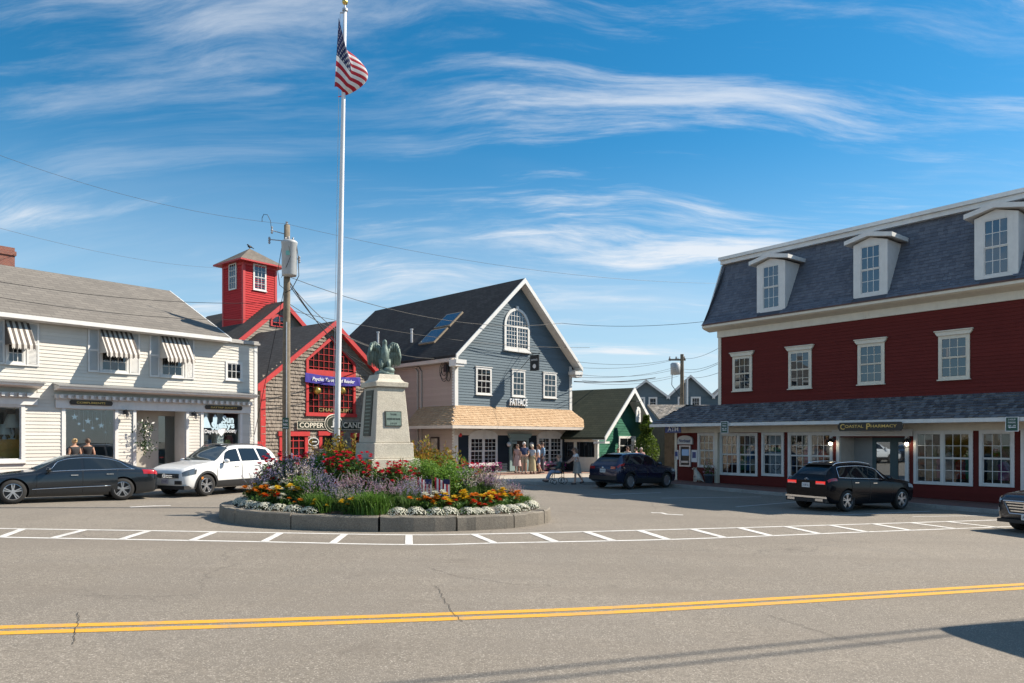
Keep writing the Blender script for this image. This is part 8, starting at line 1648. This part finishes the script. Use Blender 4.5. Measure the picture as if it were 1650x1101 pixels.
    bx, by = wx - push.x * .86, wy - push.y * .86; reach = {'chest': (0, -.05, 1.33), 'neck': (0, -.09, 1.47), 'head0': (0, -.13, 1.55), 'head1': (0, -.15, 1.67)}
    for s, n in ((1, 'L'), (-1, 'R')): reach.update({'sh' + n: (s * .17, -.04, 1.40), 'el' + n: (s * .24, -.20, 1.20), 'wr' + n: (s * .24, -.38, 1.08), 'ha' + n: (s * .24, -.46, 1.05)})
    reach.update({'knL': (.10, -.10, .51), 'anL': (.10, -.12, .09), 'toL': (.11, -.28, .04), 'knR': (-.10, .06, .52), 'anR': (-.10, .30, .16), 'toR': (-.11, .17, .05)})
    person('woman in white T-shirt and grey skirt pushing the wheelchair', (bx, by, gz(bx) + .137), ang, 1.68, ((.66, .64, .64), 'short'), ((.30, .27, .24), 'skirt'), ((.16, .09, .05), 'long'), reach)
    cr = [((.24, .13, .08), (.50, .48, .46)), ((.12, .06, .04), (.62, .60, .58)), ((.05, .03, .03), (.30, .12, .12)), ((.60, .50, .46), (.55, .34, .34))]
    for i, px in enumerate((996, 1011, 1025, 1033)): person(('brown haired person in grey top', 'dark haired woman in white top', 'black haired person in dark red top', 'fair haired person in pink top')[i] + ' standing beyond the blue crossover', at(px, 41.5 + .4 * (i % 2)), (-60, -120, 150, -100)[i], (1.56, 1.66, 1.64, 1.62)[i], (cr[i][1], 'short'), ((.10, .12, .18), 'trousers'), (cr[i][0], 'short' if i != 1 else 'long'))
    for i, px in enumerate((120, 141.5)):
        u = F_SHOP.u(px, -1.5 + .2 * i); x, y = F_SHOP.w(u, -1.5 + .2 * i); person(('fair haired woman in black top looking into the wide shop window', 'woman with sunglasses pushed into dark hair beside the shop window')[i], (x, y, gz(x) + .145), (150, 120)[i], (1.62, 1.63)[i], ((.02, .02, .022), 'none'), ((.12, .14, .20), 'trousers'), (((.52, .34, .16), 'bun'), ((.10, .06, .04), 'bun'))[i], None, SKIN_T)
    # dog and flower pot by the porch post
    u = F_RED.u(1123, -.55); x, y = F_RED.w(u, -.55); D = thing('dog', 'cream dog sitting on the brick pavement by the cash machine', 'dog', (x, y, gz(x) + .142), R(215)); FUR = M('cream_fur', (.56, .50, .42), .9, .15, 20)
    P = [(0, .20, .20), (0, .10, .34), (0, -.04, .46), (0, -.10, .58), (0, -.14, .68), (0, -.24, .66), (0, -.32, .645)]; rd = [(.15, .15), (.145, .14), (.12, .12), (.085, .085), (.085, .085), (.05, .05), (.03, .03)]; E = [(i, i + 1) for i in range(6)]
    for s in (-1, 1): i = len(P); P += [(s * .09, -.06, .34), (s * .09, -.10, .18), (s * .09, -.10, .04), (s * .09, -.17, .03)]; rd += [.065, .045, .036, .036]; E += [(2, i), (i, i + 1), (i + 1, i + 2), (i + 2, i + 3)]; i = len(P); P += [(s * .13, .12, .18), (s * .15, -.04, .20), (s * .15, .12, .06), (s * .15, -.04, .035)]; rd += [.10, .07, .04, .04]; E += [(0, i), (i, i + 1), (i + 1, i + 2), (i + 2, i + 3)]
    i = len(P); P += [(0, .36, .08), (.08, .52, .05)]; rd += [.04, .025]; E += [(0, i), (i, i + 1)]; me = skinned('body', P, E, rd, FUR); link('body', me, D); b = MB(); [b.ball((s * .09, -.12, .68), (.025, .045, .075), 8, 6) for s in (-1, 1)]; b.build('ears', M('tan_fur', (.40, .30, .20), .9, .15), D, smooth=True); b = MB(); b.ball((0, -.345, .655), .022, 6, 5); [b.ball((s * .045, -.225, .70), .012, 6, 4) for s in (-1, 1)]; b.build('nose_and_eyes', BLACK, D)
    u = F_RED.u(1142, -.5); x, y = F_RED.w(u, -.5); t = thing('flower_pot', 'pot of dark leaves and pink flowers beside the porch post', 'pot', (x, y, gz(x) + .142)); b = MB(); b.lathe([(0, 0), (.17, 0), (.24, .36), (.26, .36), (.26, .42), (.22, .42), (.2, .3)], n=18); b.build('vessel', M('blue_grey_glaze', (.10, .13, .18), .4, .1), t, smooth=True); b = MB(); b2 = MB(); r2 = random.Random(8)
    for k in range(260): add_leaf(b if k % 3 else b2, (r2.gauss(0, .15), r2.gauss(0, .15), .42 + abs(r2.gauss(0, .28))), .10, r2)
    b.build('foliage', GREEN_A, t); b2.build('blossoms', PINKP, t)
people()
